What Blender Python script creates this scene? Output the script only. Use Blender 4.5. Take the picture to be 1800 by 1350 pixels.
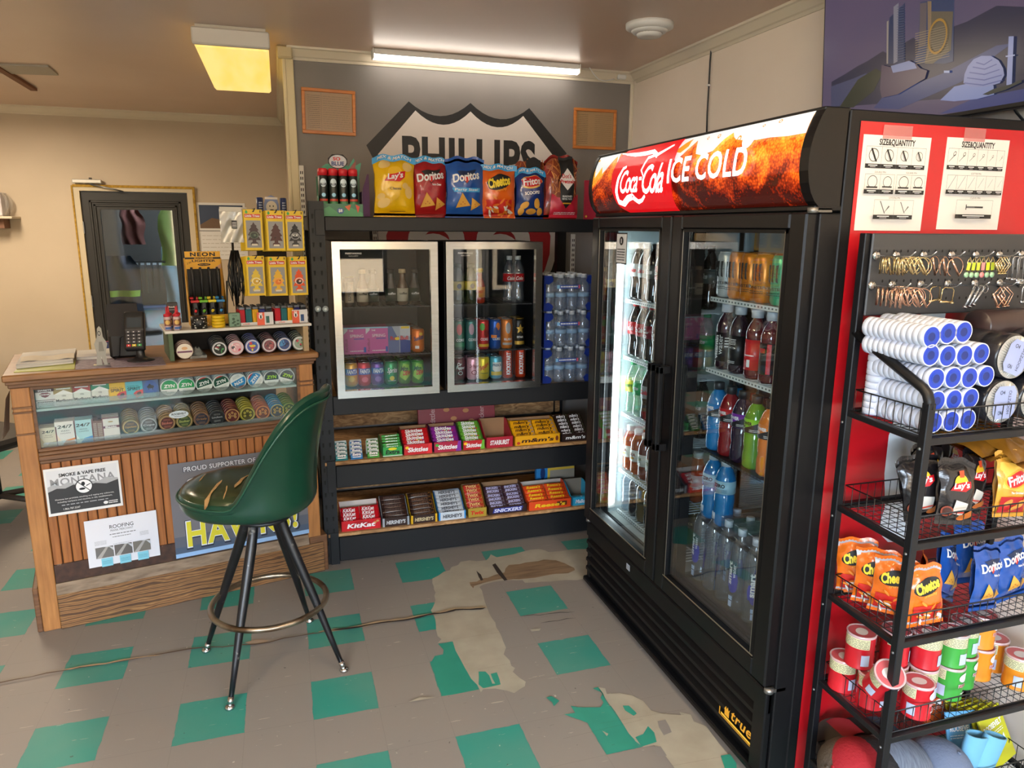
import bpy, math, random
from mathutils import Matrix, Vector, geometry
R = math.radians
random.seed(7)
col = bpy.context.scene.collection
for o in list(bpy.data.objects): bpy.data.objects.remove(o)
# ---------------------------------------------------------------- camera, light, exposure
YAW, PITCH, ROLL, FPX, HC = R(17.476), R(12.144), R(0.444), 1277.8, 1.697
_F = Vector((math.sin(YAW)*math.cos(PITCH), math.cos(YAW)*math.cos(PITCH), -math.sin(PITCH)))
_R = Vector((math.cos(YAW), -math.sin(YAW), 0)); _U = _R.cross(_F)
_r = math.cos(ROLL)*_R + math.sin(ROLL)*_U; _u = -math.sin(ROLL)*_R + math.cos(ROLL)*_U
cam = bpy.data.cameras.new('camera'); camo = bpy.data.objects.new('camera', cam); col.objects.link(camo)
cam.sensor_width = 36; cam.lens = FPX/1800*36; cam.clip_start = 0.05
camo.matrix_world = Matrix(((_r.x, _u.x, -_F.x, 0), (_r.y, _u.y, -_F.y, 0), (_r.z, _u.z, -_F.z, HC), (0, 0, 0, 1)))
sc = bpy.context.scene; sc.camera = camo
sc.view_settings.view_transform = 'Standard'; sc.view_settings.look = 'None'
sc.view_settings.gamma = 1; sc.view_settings.use_curve_mapping = False
sc.view_settings.exposure = 0.6
sc.cycles.use_denoising = True
sc.cycles.max_bounces = 8; sc.cycles.diffuse_bounces = 3; sc.cycles.glossy_bounces = 4
sc.cycles.transmission_bounces = 6; sc.cycles.transparent_max_bounces = 16
sc.cycles.caustics_reflective = False; sc.cycles.caustics_refractive = False
sc.cycles.sample_clamp_indirect = 4
w = bpy.data.worlds.new('sky'); sc.world = w; w.use_nodes = True
bg = w.node_tree.nodes['Background']; bg.inputs[0].default_value = (0.70, 0.84, 1.0, 1); bg.inputs[1].default_value = 24
def lamp(name, kind, loc, e, colr, size=None, sy=None, rot=None, portal=False):
    l = bpy.data.lights.new(name, kind); l.energy = e; l.color = colr
    if size:
        l.shape = 'RECTANGLE'; l.size = size; l.size_y = sy or size
    if portal: l.cycles.is_portal = True
    o = bpy.data.objects.new(name, l); col.objects.link(o); o.location = loc
    if rot: o.rotation_euler = rot
    return o
FRONT_Y = -2.4
lamp('window_daylight_portal', 'AREA', (-0.9, FRONT_Y+0.02, 1.56), 1, (1, 1, 1), 4.4, 1.5, (R(90), 0, 0), True)
_s = lamp('sun', 'SUN', (0, 12, 20), 13, (1.0, 0.93, 0.84)); _s.data.angle = R(.6); _s.rotation_euler = Vector((.25, -1, -.95)).to_track_quat('-Z', 'Y').to_euler()
lamp('back_room_glow', 'AREA', (-2.0, 5.4, 2.5), 48, (1.0, 0.82, 0.6), 0.3, 1.2, (0, 0, 0))

# ---------------------------------------------------------------- helpers
def ray(px, py): return (px-900)/FPX*_r - (py-675)/FPX*_u + _F
def at(px, py, X=None, Y=None, Z=None):
    d = ray(px, py)
    t = X/d.x if X is not None else (Y/d.y if Y is not None else (Z-HC)/d.z)
    return Vector((0, 0, HC)) + d*t
def hit(px, py, M):
    """point of the picture on the local y=0 plane of frame M, in M's own coordinates (x, z)"""
    d = ray(px, py); n = M.col[1].to_3d(); p0 = M.col[3].to_3d()
    P = Vector((0, 0, HC)) + d*((p0-Vector((0, 0, HC))).dot(n)/d.dot(n))
    q = M.inverted() @ P
    return (q.x, q.z)
T = lambda x, y, z: Matrix.Translation((x, y, z))
RX = lambda a: Matrix.Rotation(R(a), 4, 'X'); RY = lambda a: Matrix.Rotation(R(a), 4, 'Y'); RZ = lambda a: Matrix.Rotation(R(a), 4, 'Z')
SC = lambda x, y, z: Matrix.Diagonal((x, y, z, 1))
def lin(h):
    h = h.lstrip('#'); c = [int(h[i:i+2], 16)/255 for i in (0, 2, 4)]
    return tuple(x/12.92 if x <= .04045 else ((x+.055)/1.055)**2.4 for x in c)
_mats = {}
def C(h, rough=.5, metal=0, em=0, coat=0, spec=.5, bump=0, bscale=40):
    h = h or '#808080'; k = (h, rough, metal, em, coat, spec, bump, bscale)
    if k in _mats: return _mats[k]
    m = bpy.data.materials.new('paint_'+h.lstrip('#')); m.use_nodes = True
    nt = m.node_tree; b = nt.nodes['Principled BSDF']; c = (*lin(h), 1); m.diffuse_color = c
    b.inputs['Base Color'].default_value = c; b.inputs['Roughness'].default_value = rough
    b.inputs['Metallic'].default_value = metal; b.inputs['Coat Weight'].default_value = coat
    b.inputs['Coat Roughness'].default_value = .08; b.inputs['Specular IOR Level'].default_value = spec
    if em: b.inputs['Emission Color'].default_value = c; b.inputs['Emission Strength'].default_value = em
    if bump:
        tc = nt.nodes.new('ShaderNodeTexCoord'); n = nt.nodes.new('ShaderNodeTexNoise'); bp = nt.nodes.new('ShaderNodeBump')
        n.inputs['Scale'].default_value = bscale; n.inputs['Detail'].default_value = 3
        bp.inputs['Strength'].default_value = bump; bp.inputs['Distance'].default_value = .01
        nt.links.new(tc.outputs['Object'], n.inputs['Vector']); nt.links.new(n.outputs['Fac'], bp.inputs['Height']); nt.links.new(bp.outputs['Normal'], b.inputs['Normal'])
    _mats[k] = m; return m
def glass(name, tint=(1, 1, 1), mix=.0, rough=.02, refl=1.0, ior=1.5):
    """thin clear sheet: lets light through, reflects by angle; mix adds body colour"""
    k = ('g', name)
    if k in _mats: return _mats[k]
    m = bpy.data.materials.new(name); m.use_nodes = True; nt = m.node_tree; nt.nodes.clear()
    N = nt.nodes.new; L = nt.links.new
    out = N('ShaderNodeOutputMaterial'); tr = N('ShaderNodeBsdfTransparent'); tr.inputs[0].default_value = (*tint, 1)
    gl = N('ShaderNodeBsdfGlossy'); gl.inputs['Roughness'].default_value = rough; gl.inputs[0].default_value = (refl, refl, refl, 1)
    lw = N('ShaderNodeLayerWeight'); lw.inputs[0].default_value = .5; mx = N('ShaderNodeMixShader')
    pw = N('ShaderNodeMath'); pw.operation = 'POWER'; pw.inputs[1].default_value = 3.5; fr = N('ShaderNodeMath'); fr.operation = 'MULTIPLY_ADD'
    L(lw.outputs['Facing'], pw.inputs[0]); L(pw.outputs[0], fr.inputs[0]); r0 = ((ior-1)/(ior+1))**2*2; fr.inputs[1].default_value = 1-r0; fr.inputs[2].default_value = r0
    base = tr
    if mix:
        df = N('ShaderNodeBsdfPrincipled'); df.inputs['Base Color'].default_value = (*tint, 1); df.inputs['Roughness'].default_value = .2
        m0 = N('ShaderNodeMixShader'); m0.inputs[0].default_value = mix; L(tr.outputs[0], m0.inputs[1]); L(df.outputs[0], m0.inputs[2]); base = m0
    L(fr.outputs[0], mx.inputs[0]); L(base.outputs[0], mx.inputs[1]); L(gl.outputs[0], mx.inputs[2]); L(mx.outputs[0], out.inputs[0])
    _mats[k] = m; return m
def ramp_mat(name, stops, scale=(1, 1, 1), nscale=5, detail=6, rough=.5, em=0, bump=0, dist=0, wave=None, coat=0, spec=.5):
    """noise (or wave) -> colour ramp"""
    k = ('r', name)
    if k in _mats: return _mats[k]
    m = bpy.data.materials.new(name); m.use_nodes = True; nt = m.node_tree; b = nt.nodes['Principled BSDF']; N = nt.nodes.new; L = nt.links.new
    tc = N('ShaderNodeTexCoord'); mp = N('ShaderNodeMapping'); mp.inputs['Scale'].default_value = scale
    L(tc.outputs['Object'], mp.inputs[0])
    if wave:
        t = N('ShaderNodeTexWave'); t.bands_direction = wave; t.inputs['Scale'].default_value = nscale; t.inputs['Distortion'].default_value = dist
        t.inputs['Detail'].default_value = detail; t.inputs['Detail Scale'].default_value = 1.5
    else:
        t = N('ShaderNodeTexNoise'); t.inputs['Scale'].default_value = nscale; t.inputs['Detail'].default_value = detail; t.inputs['Distortion'].default_value = dist
    L(mp.outputs[0], t.inputs['Vector']); rp = N('ShaderNodeValToRGB')
    el = rp.color_ramp.elements
    while len(el) < len(stops): el.new(.5)
    for e, (p, c) in zip(el, stops): e.position = p; e.color = (*lin(c), 1)
    L(t.outputs['Fac'], rp.inputs[0]); L(rp.outputs[0], b.inputs['Base Color'])
    b.inputs['Roughness'].default_value = rough; b.inputs['Coat Weight'].default_value = coat; b.inputs['Specular IOR Level'].default_value = spec
    if em: L(rp.outputs[0], b.inputs['Emission Color']); b.inputs['Emission Strength'].default_value = em
    if bump:
        bp = N('ShaderNodeBump'); bp.inputs['Strength'].default_value = bump; bp.inputs['Distance'].default_value = .01
        L(t.outputs['Fac'], bp.inputs['Height']); L(bp.outputs[0], b.inputs['Normal'])
    _mats[k] = m; return m

_txt = {}
def text2d(s, bold=0, shear=0, space=1.0):
    k = (s, bold, shear, space)
    if k in _txt: return _txt[k]
    c = bpy.data.curves.new('t', 'FONT'); c.body = s; c.resolution_u = 3; c.offset = bold; c.shear = shear; c.space_character = space
    o = bpy.data.objects.new('t', c); me = bpy.data.meshes.new_from_object(o)
    vs = [(v.co.x, v.co.y) for v in me.vertices]; fs = [tuple(p.vertices) for p in me.polygons]
    bpy.data.objects.remove(o); bpy.data.curves.remove(c); bpy.data.meshes.remove(me)
    if not vs: vs = [(0, 0), (1, 0), (0, 1)]; fs = []
    x0 = min(v[0] for v in vs); x1 = max(v[0] for v in vs); y0 = min(v[1] for v in vs); y1 = max(v[1] for v in vs)
    vs = [((x-x0)/(x1-x0), (y-y0)/(y1-y0)) for x, y in vs]
    _txt[k] = (vs, fs); return _txt[k]

class D2:
    """flat artwork: shapes in (u, v), each with a material and a layer"""
    def __init__(s): s.it = []; s.n = 0
    def add(s, v, f, m):
        s.n += 1; s.it.append((v, f, m, s.n)); return s
    def rect(s, x0, y0, x1, y1, m, nx=None, ny=None, sub=None):
        if sub: nx = max(1, int((x1-x0)/sub)+1); ny = max(1, int((y1-y0)/sub)+1)
        nx = nx or 1; ny = ny or 1
        v = [(x0+(x1-x0)*i/nx, y0+(y1-y0)*j/ny) for j in range(ny+1) for i in range(nx+1)]
        f = [(j*(nx+1)+i, j*(nx+1)+i+1, (j+1)*(nx+1)+i+1, (j+1)*(nx+1)+i) for j in range(ny) for i in range(nx)]
        return s.add(v, f, m)
    def poly(s, pts, m): return s.add(list(pts), [tuple(range(len(pts)))], m)
    def ell(s, cx, cy, rx, ry, m, n=20, rot=0, hole=0):
        a = [2*math.pi*i/n for i in range(n)]; cr, sr = math.cos(rot), math.sin(rot)
        def pt(k, t): x, y = rx*k*math.cos(t), ry*k*math.sin(t); return (cx+x*cr-y*sr, cy+x*sr+y*cr)
        v = [pt(1, t) for t in a]+[pt(hole or .5, t) for t in a]
        f = [(i, (i+1) % n, n+(i+1) % n, n+i) for i in range(n)]
        if not hole: v.append((cx, cy)); f += [(n+i, n+(i+1) % n, 2*n) for i in range(n)]
        return s.add(v, f, m)
    def text(s, t, cx, cy, wd, ht, m, bold=0, shear=0, rot=0, space=1.0, arc=0):
        vs, fs = text2d(t, bold, shear, space); cr, sr = math.cos(rot), math.sin(rot)
        o = []
        for x, y in vs:
            X, Y = (x-.5)*wd, (y-.5)*ht - arc*(2*(x-.5))**2
            o.append((cx+X*cr-Y*sr, cy+X*sr+Y*cr))
        return s.add(o, fs, m)
    def lines(s, x0, y0, x1, y1, n, m, fill=.45, seed=1):
        """rows of tiny unreadable print"""
        rd = random.Random(seed); h = (y1-y0)/n; v = []; f = []
        for j in range(n):
            x = x0; yy = y0+h*(j+.25)
            while x < x1-.02*(x1-x0):
                L = (x1-x0)*rd.uniform(.05, .16); e = min(x+L, x1)
                b = len(v); v += [(x, yy), (e, yy), (e, yy+h*fill), (x, yy+h*fill)]; f.append((b, b+1, b+2, b+3)); x = e+(x1-x0)*.025
        return s.add(v, f, m)
    def warp(s, fn): s.it = [([fn(*p) for p in v], f, m, n) for v, f, m, n in s.it]; return s
    def shift(s, dx, dy, k=1.0):
        return s.warp(lambda x, y: (x*k+dx, y*k+dy))

def fine(v, f, lim, vs):
    v = list(v); st = []
    for q in f:
        if len(q) == 3: st.append(tuple(q))
        else:
            for t in geometry.tessellate_polygon([[Vector((v[i][0], v[i][1], 0)) for i in q]]): st.append(tuple(q[i] for i in t))
    out = []; mid = {}; L2 = lim*lim
    while st:
        a, b, c = st.pop(); best = 0; e = None
        for i, j, k in ((a, b, c), (b, c, a), (c, a, b)):
            d = (v[i][0]-v[j][0])**2+((v[i][1]-v[j][1])*vs)**2
            if d > best: best = d; e = (i, j, k)
        if best <= L2 or len(out) > 20000: out.append((a, b, c)); continue
        i, j, k = e; key = (min(i, j), max(i, j))
        if key not in mid: mid[key] = len(v); v.append(((v[i][0]+v[j][0])/2, (v[i][1]+v[j][1])/2))
        m_ = mid[key]; st += [(i, m_, k), (m_, j, k)]
    return v, out
class MB:
    """collects shapes into one mesh"""
    def __init__(s): s.v = []; s.f = []; s.mi = []; s.mats = []; s.sm = []
    def add(s, v, f, m, smooth=False, M=None):
        b = len(s.v)
        if m not in s.mats: s.mats.append(m)
        k = s.mats.index(m)
        s.v += [tuple(M @ Vector(p)) for p in v] if M else [tuple(p) for p in v]
        for q in f: s.f.append(tuple(i+b for i in q)); s.mi.append(k); s.sm.append(smooth)
        return s
    def box(s, x0, x1, y0, y1, z0, z1, m, bev=0, M=None):
        if not bev:
            v = [(x, y, z) for x in (x0, x1) for y in (y0, y1) for z in (z0, z1)]
            f = [(0, 1, 3, 2), (4, 6, 7, 5), (0, 4, 5, 1), (2, 3, 7, 6), (0, 2, 6, 4), (1, 5, 7, 3)]
            return s.add(v, f, m, False, M)
        v = []; ix = {}
        for a, x in enumerate((x0, x1)):
            for b, y in enumerate((y0, y1)):
                for c, z in enumerate((z0, z1)):
                    dx, dy, dz = bev*(1-2*a), bev*(1-2*b), bev*(1-2*c)
                    for k, p in enumerate(((x, y+dy, z+dz), (x+dx, y, z+dz), (x+dx, y+dy, z))):
                        ix[a, b, c, k] = len(v); v.append(p)
        g = lambda a, b, c, k: ix[a, b, c, k]
        f = []
        for a in (0, 1): f.append([g(a, 0, 0, 0), g(a, 0, 1, 0), g(a, 1, 1, 0), g(a, 1, 0, 0)]); f.append([g(0, a, 0, 1), g(0, a, 1, 1), g(1, a, 1, 1), g(1, a, 0, 1)]); f.append([g(0, 0, a, 2), g(0, 1, a, 2), g(1, 1, a, 2), g(1, 0, a, 2)])
        for a in (0, 1):
            for b in (0, 1):
                f.append([g(a, b, 0, 0), g(a, b, 1, 0), g(a, b, 1, 1), g(a, b, 0, 1)])
                f.append([g(a, 0, b, 0), g(a, 1, b, 0), g(a, 1, b, 2), g(a, 0, b, 2)])
                f.append([g(0, a, b, 1), g(1, a, b, 1), g(1, a, b, 2), g(0, a, b, 2)])
                for c in (0, 1): f.append([g(a, b, c, 0), g(a, b, c, 1), g(a, b, c, 2)])
        cx = Vector(((x0+x1)/2, (y0+y1)/2, (z0+z1)/2)); out = []
        for q in f:
            P = [Vector(v[i]) for i in q]; n = (P[1]-P[0]).cross(P[2]-P[0]); mid = sum(P, Vector())/len(P)
            out.append(q if n.dot(mid-cx) > 0 else q[::-1])
        return s.add(v, out, m, False, M)
    def lathe(s, prof, m, n=20, M=None, smooth=True, caps=True):
        v = []; f = []
        for r, z in prof:
            for i in range(n): a = 2*math.pi*i/n; v.append((r*math.cos(a), r*math.sin(a), z))
        for j in range(len(prof)-1):
            for i in range(n): f.append((j*n+i, j*n+(i+1) % n, (j+1)*n+(i+1) % n, (j+1)*n+i))
        if caps and prof[0][0] > 1e-5: f.append(tuple(range(n))[::-1])
        if caps and prof[-1][0] > 1e-5: f.append(tuple((len(prof)-1)*n+i for i in range(n)))
        return s.add(v, f, m, smooth, M)
    def cyl(s, p0, p1, r0, m, r1=None, n=12, smooth=True):
        r1 = r0 if r1 is None else r1; p0 = Vector(p0); p1 = Vector(p1); d = p1-p0
        M = Matrix.Translation(p0) @ d.to_track_quat('Z', 'Y').to_matrix().to_4x4()
        return s.lathe([(r0, 0), (r1, d.length)], m, n, M, smooth)
    def tube(s, pts, r, m, n=6, closed=False, rr=None):
        pts = [Vector(p) for p in pts]; N = len(pts); v = []; f = []; up = None
        for i, p in enumerate(pts):
            a = pts[(i-1) % N] if (closed or i > 0) else p; b = pts[(i+1) % N] if (closed or i < N-1) else p
            t = (b-a).normalized() if (b-a).length else Vector((0, 0, 1))
            if up is None: up = t.orthogonal().normalized()
            up = (up-t*up.dot(t)); up = up.normalized() if up.length > 1e-6 else t.orthogonal().normalized()
            sd = t.cross(up); q = rr[i] if rr else r
            for k in range(n): an = 2*math.pi*k/n; v.append(p+up*math.cos(an)*q+sd*math.sin(an)*q)
        for i in range(N if closed else N-1):
            j = (i+1) % N
            for k in range(n): f.append((i*n+k, i*n+(k+1) % n, j*n+(k+1) % n, j*n+k))
        if not closed: f += [tuple(range(n))[::-1], tuple((N-1)*n+k for k in range(n))]
        return s.add(v, f, m, True)
    def prism(s, pts, y0, y1, m, M=None):
        """outline in (x, z), pushed from y0 to y1"""
        n = len(pts); ar = sum(pts[i][0]*pts[(i+1) % n][1]-pts[(i+1) % n][0]*pts[i][1] for i in range(n))
        if ar < 0: pts = pts[::-1]
        v = [(x, y0, z) for x, z in pts]+[(x, y1, z) for x, z in pts]
        f = [tuple(range(n)), tuple(range(n, 2*n))[::-1]]+[((i+1) % n, i, n+i, n+(i+1) % n) for i in range(n)]
        return s.add(v, f, m, False, M)
    def grid(s, fn, nu, nv, m, smooth=True, M=None, closed=False):
        v = [fn(i/nu, j/nv) for j in range(nv+1) for i in range(nu+1)]
        f = [(j*(nu+1)+i, j*(nu+1)+i+1, (j+1)*(nu+1)+i+1, (j+1)*(nu+1)+i) for j in range(nv) for i in range(nu)]
        return s.add(v, f, m, smooth, M)
    def decal(s, D, fn, eps=.0004, M=None, lim=0, vs=1.0):
        """fn(u, v, lift) -> point; lim splits faces so artwork follows a curved surface"""
        for v, f, m, n in D.it:
            if lim: v, f = fine(v, f, lim, vs)
            s.add([fn(x, y, eps*n) for x, y in v], f, m, False, M)
        return s
    def front(s, D, y=0, M=None, eps=.0004): return s.decal(D, lambda u, v, e: (u, y-e, v), eps, M)
    def build(s, name, parent=None, M=None):
        me = bpy.data.meshes.new(name); me.from_pydata(s.v, [], s.f)
        for m in s.mats: me.materials.append(m)
        me.polygons.foreach_set('material_index', s.mi); me.polygons.foreach_set('use_smooth', s.sm); me.update()
        o = bpy.data.objects.new(name, me); col.objects.link(o)
        if parent: o.parent = parent
        if M: o.matrix_basis = M
        return o
def tag(o, label, cat, group=None, kind=None):
    if label: o['label'] = label
    if cat: o['category'] = cat
    if group: o['group'] = group
    if kind: o['kind'] = kind
    return o
def thing(name, label, cat, M=None, group=None):
    o = bpy.data.objects.new(name, None); o.empty_display_size = .05; col.objects.link(o)
    if M: o.matrix_basis = M
    return tag(o, label, cat, group)
def struct(mb, name, M=None, label=None): return tag(mb.build(name, None, M), label, None, None, 'structure')
_kids = {}
def copy_tree(o, M=None, label=None, group=None, parent=None):
    c = o.copy(); col.objects.link(c)
    if parent: c.parent = parent
    if M: c.matrix_basis = M
    if label: c['label'] = label
    if group: c['group'] = group
    if o not in _kids: _kids[o] = [k for k in bpy.data.objects if k.parent == o]
    for ch in _kids[o]: copy_tree(ch, parent=c)
    return c
_proto = {}
def spawn(key, fn, M, label, group=None):
    """build the first of a kind, copy it afterwards"""
    if key not in _proto:
        o = fn(); _proto[key] = o; o.matrix_basis = M; o['label'] = label
        if group: o['group'] = group
        for k in [k for k in bpy.data.objects if k.parent == o]: pass
        _kids[o] = [k for k in bpy.data.objects if k.parent == o]
        return o
    return copy_tree(_proto[key], M, label, group)
ORD = ['first', 'second', 'third', 'fourth', 'fifth', 'sixth', 'seventh', 'eighth', 'ninth', 'tenth', 'eleventh', 'twelfth', 'thirteenth', 'fourteenth']
# shared finishes
BLK = C('#17171a', .42); RACKB = C('#131519', .5, spec=.35); GALV = C('#8c8f92', .35, .8); CHROME = C('#c8c8c8', .15, 1); WHT = C('#e6e4e0', .45); PAPER = C('#e4e3e2', .7)
INK = C('#141416', .6); GREYI = C('#77777a', .6); RED = C('#c8141e', .4); WIRE = C('#0f0f11', .4)
DARKBOX = C('#0c0c0e', .5)
# ================================================================ the room
BY, RXW, CZ, PX = 4.3, 2.115, 2.62, 0.088      # grey wall, right wall, ceiling height, end of the grey wall
TS = .2286
def floor_mat():
    m = bpy.data.materials.new('worn_tiles'); m.use_nodes = True; nt = m.node_tree; b = nt.nodes['Principled BSDF']; N = nt.nodes.new; L = nt.links.new
    def mth(op, a, b_=None, c=None):
        n = N('ShaderNodeMath'); n.operation = op
        for i, x in enumerate((a, b_, c)):
            if x is None: continue
            if isinstance(x, (int, float)): n.inputs[i].default_value = x
            else: L(x, n.inputs[i])
        return n.outputs[0]
    def mix(f, a, c):
        n = N('ShaderNodeMix'); n.data_type = 'RGBA'
        if isinstance(f, (int, float)): n.inputs[0].default_value = f
        else: L(f, n.inputs[0])
        for i, x in ((6, a), (7, c)):
            if isinstance(x, tuple): n.inputs[i].default_value = (*x, 1)
            else: L(x, n.inputs[i])
        return n.outputs[2]
    tc = N('ShaderNodeTexCoord'); sp = N('ShaderNodeSeparateXYZ'); L(tc.outputs['Object'], sp.inputs[0])
    n1 = N('ShaderNodeTexNoise'); n1.inputs['Scale'].default_value = 22; n1.inputs['Detail'].default_value = 4; L(tc.outputs['Object'], n1.inputs['Vector'])
    n2 = N('ShaderNodeTexNoise'); n2.inputs['Scale'].default_value = 2.3; n2.inputs['Detail'].default_value = 6; L(tc.outputs['Object'], n2.inputs['Vector'])
    j = mth('MULTIPLY', mth('SUBTRACT', n1.outputs['Fac'], .5), .012)
    x = mth('ADD', sp.outputs[0], j); y = mth('ADD', sp.outputs[1], j)
    u = mth('FRACT', mth('DIVIDE', mth('ADD', x, 20*TS-.0186), 2*TS)); v = mth('FRACT', mth('DIVIDE', mth('ADD', y, 40*TS-2.351), 2*TS))
    g = mth('MULTIPLY', mth('LESS_THAN', u, .5), mth('LESS_THAN', v, .5))
    su = mth('ABSOLUTE', mth('SUBTRACT', mth('FRACT', mth('DIVIDE', mth('ADD', sp.outputs[0], 20*TS-.0186), TS)), .5))
    sv = mth('ABSOLUTE', mth('SUBTRACT', mth('FRACT', mth('DIVIDE', mth('ADD', sp.outputs[1], 40*TS-2.351), TS)), .5))
    seam = mth('GREATER_THAN', mth('MAXIMUM', su, sv), .4965)
    c = mix(g, lin('#857e78'), lin('#29877a'))
    c = mix(mth('MULTIPLY', mth('SUBTRACT', n2.outputs['Fac'], .3), .5), c, lin('#a08d7c'))
    c = mix(mth('MULTIPLY', seam, .16), c, lin('#2c2622'))
    mp = N('ShaderNodeMapping'); mp.inputs['Scale'].default_value = (3, 26, 1); mp.inputs['Rotation'].default_value = (0, 0, .1); L(tc.outputs['Object'], mp.inputs[0])
    n3 = N('ShaderNodeTexNoise'); n3.inputs['Scale'].default_value = 3.2; n3.inputs['Detail'].default_value = 5; L(mp.outputs[0], n3.inputs['Vector'])
    c = mix(mth('MULTIPLY', mth('GREATER_THAN', n3.outputs['Fac'], .70), .6), c, lin('#b9ab98'))
    n4 = N('ShaderNodeTexNoise'); n4.inputs['Scale'].default_value = 45; n4.inputs['Detail'].default_value = 2; L(tc.outputs['Object'], n4.inputs['Vector'])
    c = mix(mth('MULTIPLY', mth('GREATER_THAN', n4.outputs['Fac'], .755), .7), c, lin('#c5b9a7'))
    c = mix(mth('MULTIPLY', mth('LESS_THAN', n4.outputs['Fac'], .245), .6), c, lin('#3b322c'))
    L(c, b.inputs['Base Color']); b.inputs['Roughness'].default_value = .5; b.inputs['Specular IOR Level'].default_value = .3
    bp = N('ShaderNodeBump'); bp.inputs['Strength'].default_value = .25; bp.inputs['Distance'].default_value = .004; L(n2.outputs['Fac'], bp.inputs['Height']); L(bp.outputs[0], b.inputs['Normal'])
    return m
def zone(pts, ox, oy, s): return [tuple(at(ox+x/s, oy+y/s, Z=0)[:2]) for x, y in pts]
def jag(p, amp=.006, k=3):
    out = []
    for i, a in enumerate(p):
        b = p[(i+1) % len(p)]; d = math.hypot(b[0]-a[0], b[1]-a[1]); n = max(1, min(k, int(d/.03)))
        for q in range(n):
            t = q/n; out.append((a[0]+(b[0]-a[0])*t+random.uniform(-amp, amp)*(q > 0), a[1]+(b[1]-a[1])*t+random.uniform(-amp, amp)*(q > 0)))
    return out
mb = MB(); mb.add([(-5, -2.6, 0), (2.6, -2.6, 0), (2.6, 7.3, 0), (-5, 7.3, 0)], [(0, 1, 2, 3)], floor_mat())
CREAM = ramp_mat('bare_cream_tile', [(.3, '#9c9280'), (.7, '#aca391')], nscale=9, rough=.6)
GREEN = ramp_mat('green_tile', [(.3, '#2a826f'), (.7, '#33907b')], nscale=6, rough=.5)
GREYT = C('#857e78', .55); WOODH = ramp_mat('subfloor_wood', [(.2, '#5d4632'), (.6, '#8a7054')], scale=(1, 9, 1), nscale=5, rough=.8)
cream1 = [(410, 180), (470, 170), (520, 175), (580, 170), (610, 130), (650, 150), (700, 140), (760, 130), (810, 115), (870, 100), (930, 95), (970, 105), (990, 115), (1060, 110), (1200, 95), (1290, 97), (1290, 285), (1180, 300), (1100, 300), (1040, 305), (1000, 310), (900, 315), (835, 318), (820, 300), (730, 300), (640, 310), (560, 330), (535, 345), (560, 400), (570, 440), (585, 480), (600, 520), (640, 580), (665, 640), (690, 700), (710, 745), (695, 790), (735, 830), (745, 865), (770, 880), (755, 905), (800, 945), (840, 970), (835, 1000), (800, 1020), (765, 1045), (720, 1030), (640, 1015), (560, 1020), (545, 1040), (520, 990), (480, 950), (455, 905), (440, 880), (360, 705), (260, 715), (285, 690), (260, 670), (250, 630), (245, 560), (215, 500), (245, 430), (235, 360), (225, 320), (225, 290), (265, 270), (300, 245), (340, 235), (350, 215), (395, 200)]
hole = [(470, 315), (520, 310), (550, 290), (590, 285), (640, 265), (700, 250), (730, 200), (800, 195), (880, 180), (960, 165), (1040, 170), (1100, 190), (1160, 220), (1165, 235), (1120, 255), (1000, 265), (900, 285), (800, 295), (715, 300), (690, 290), (640, 300), (560, 320), (500, 340), (495, 355)]
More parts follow.
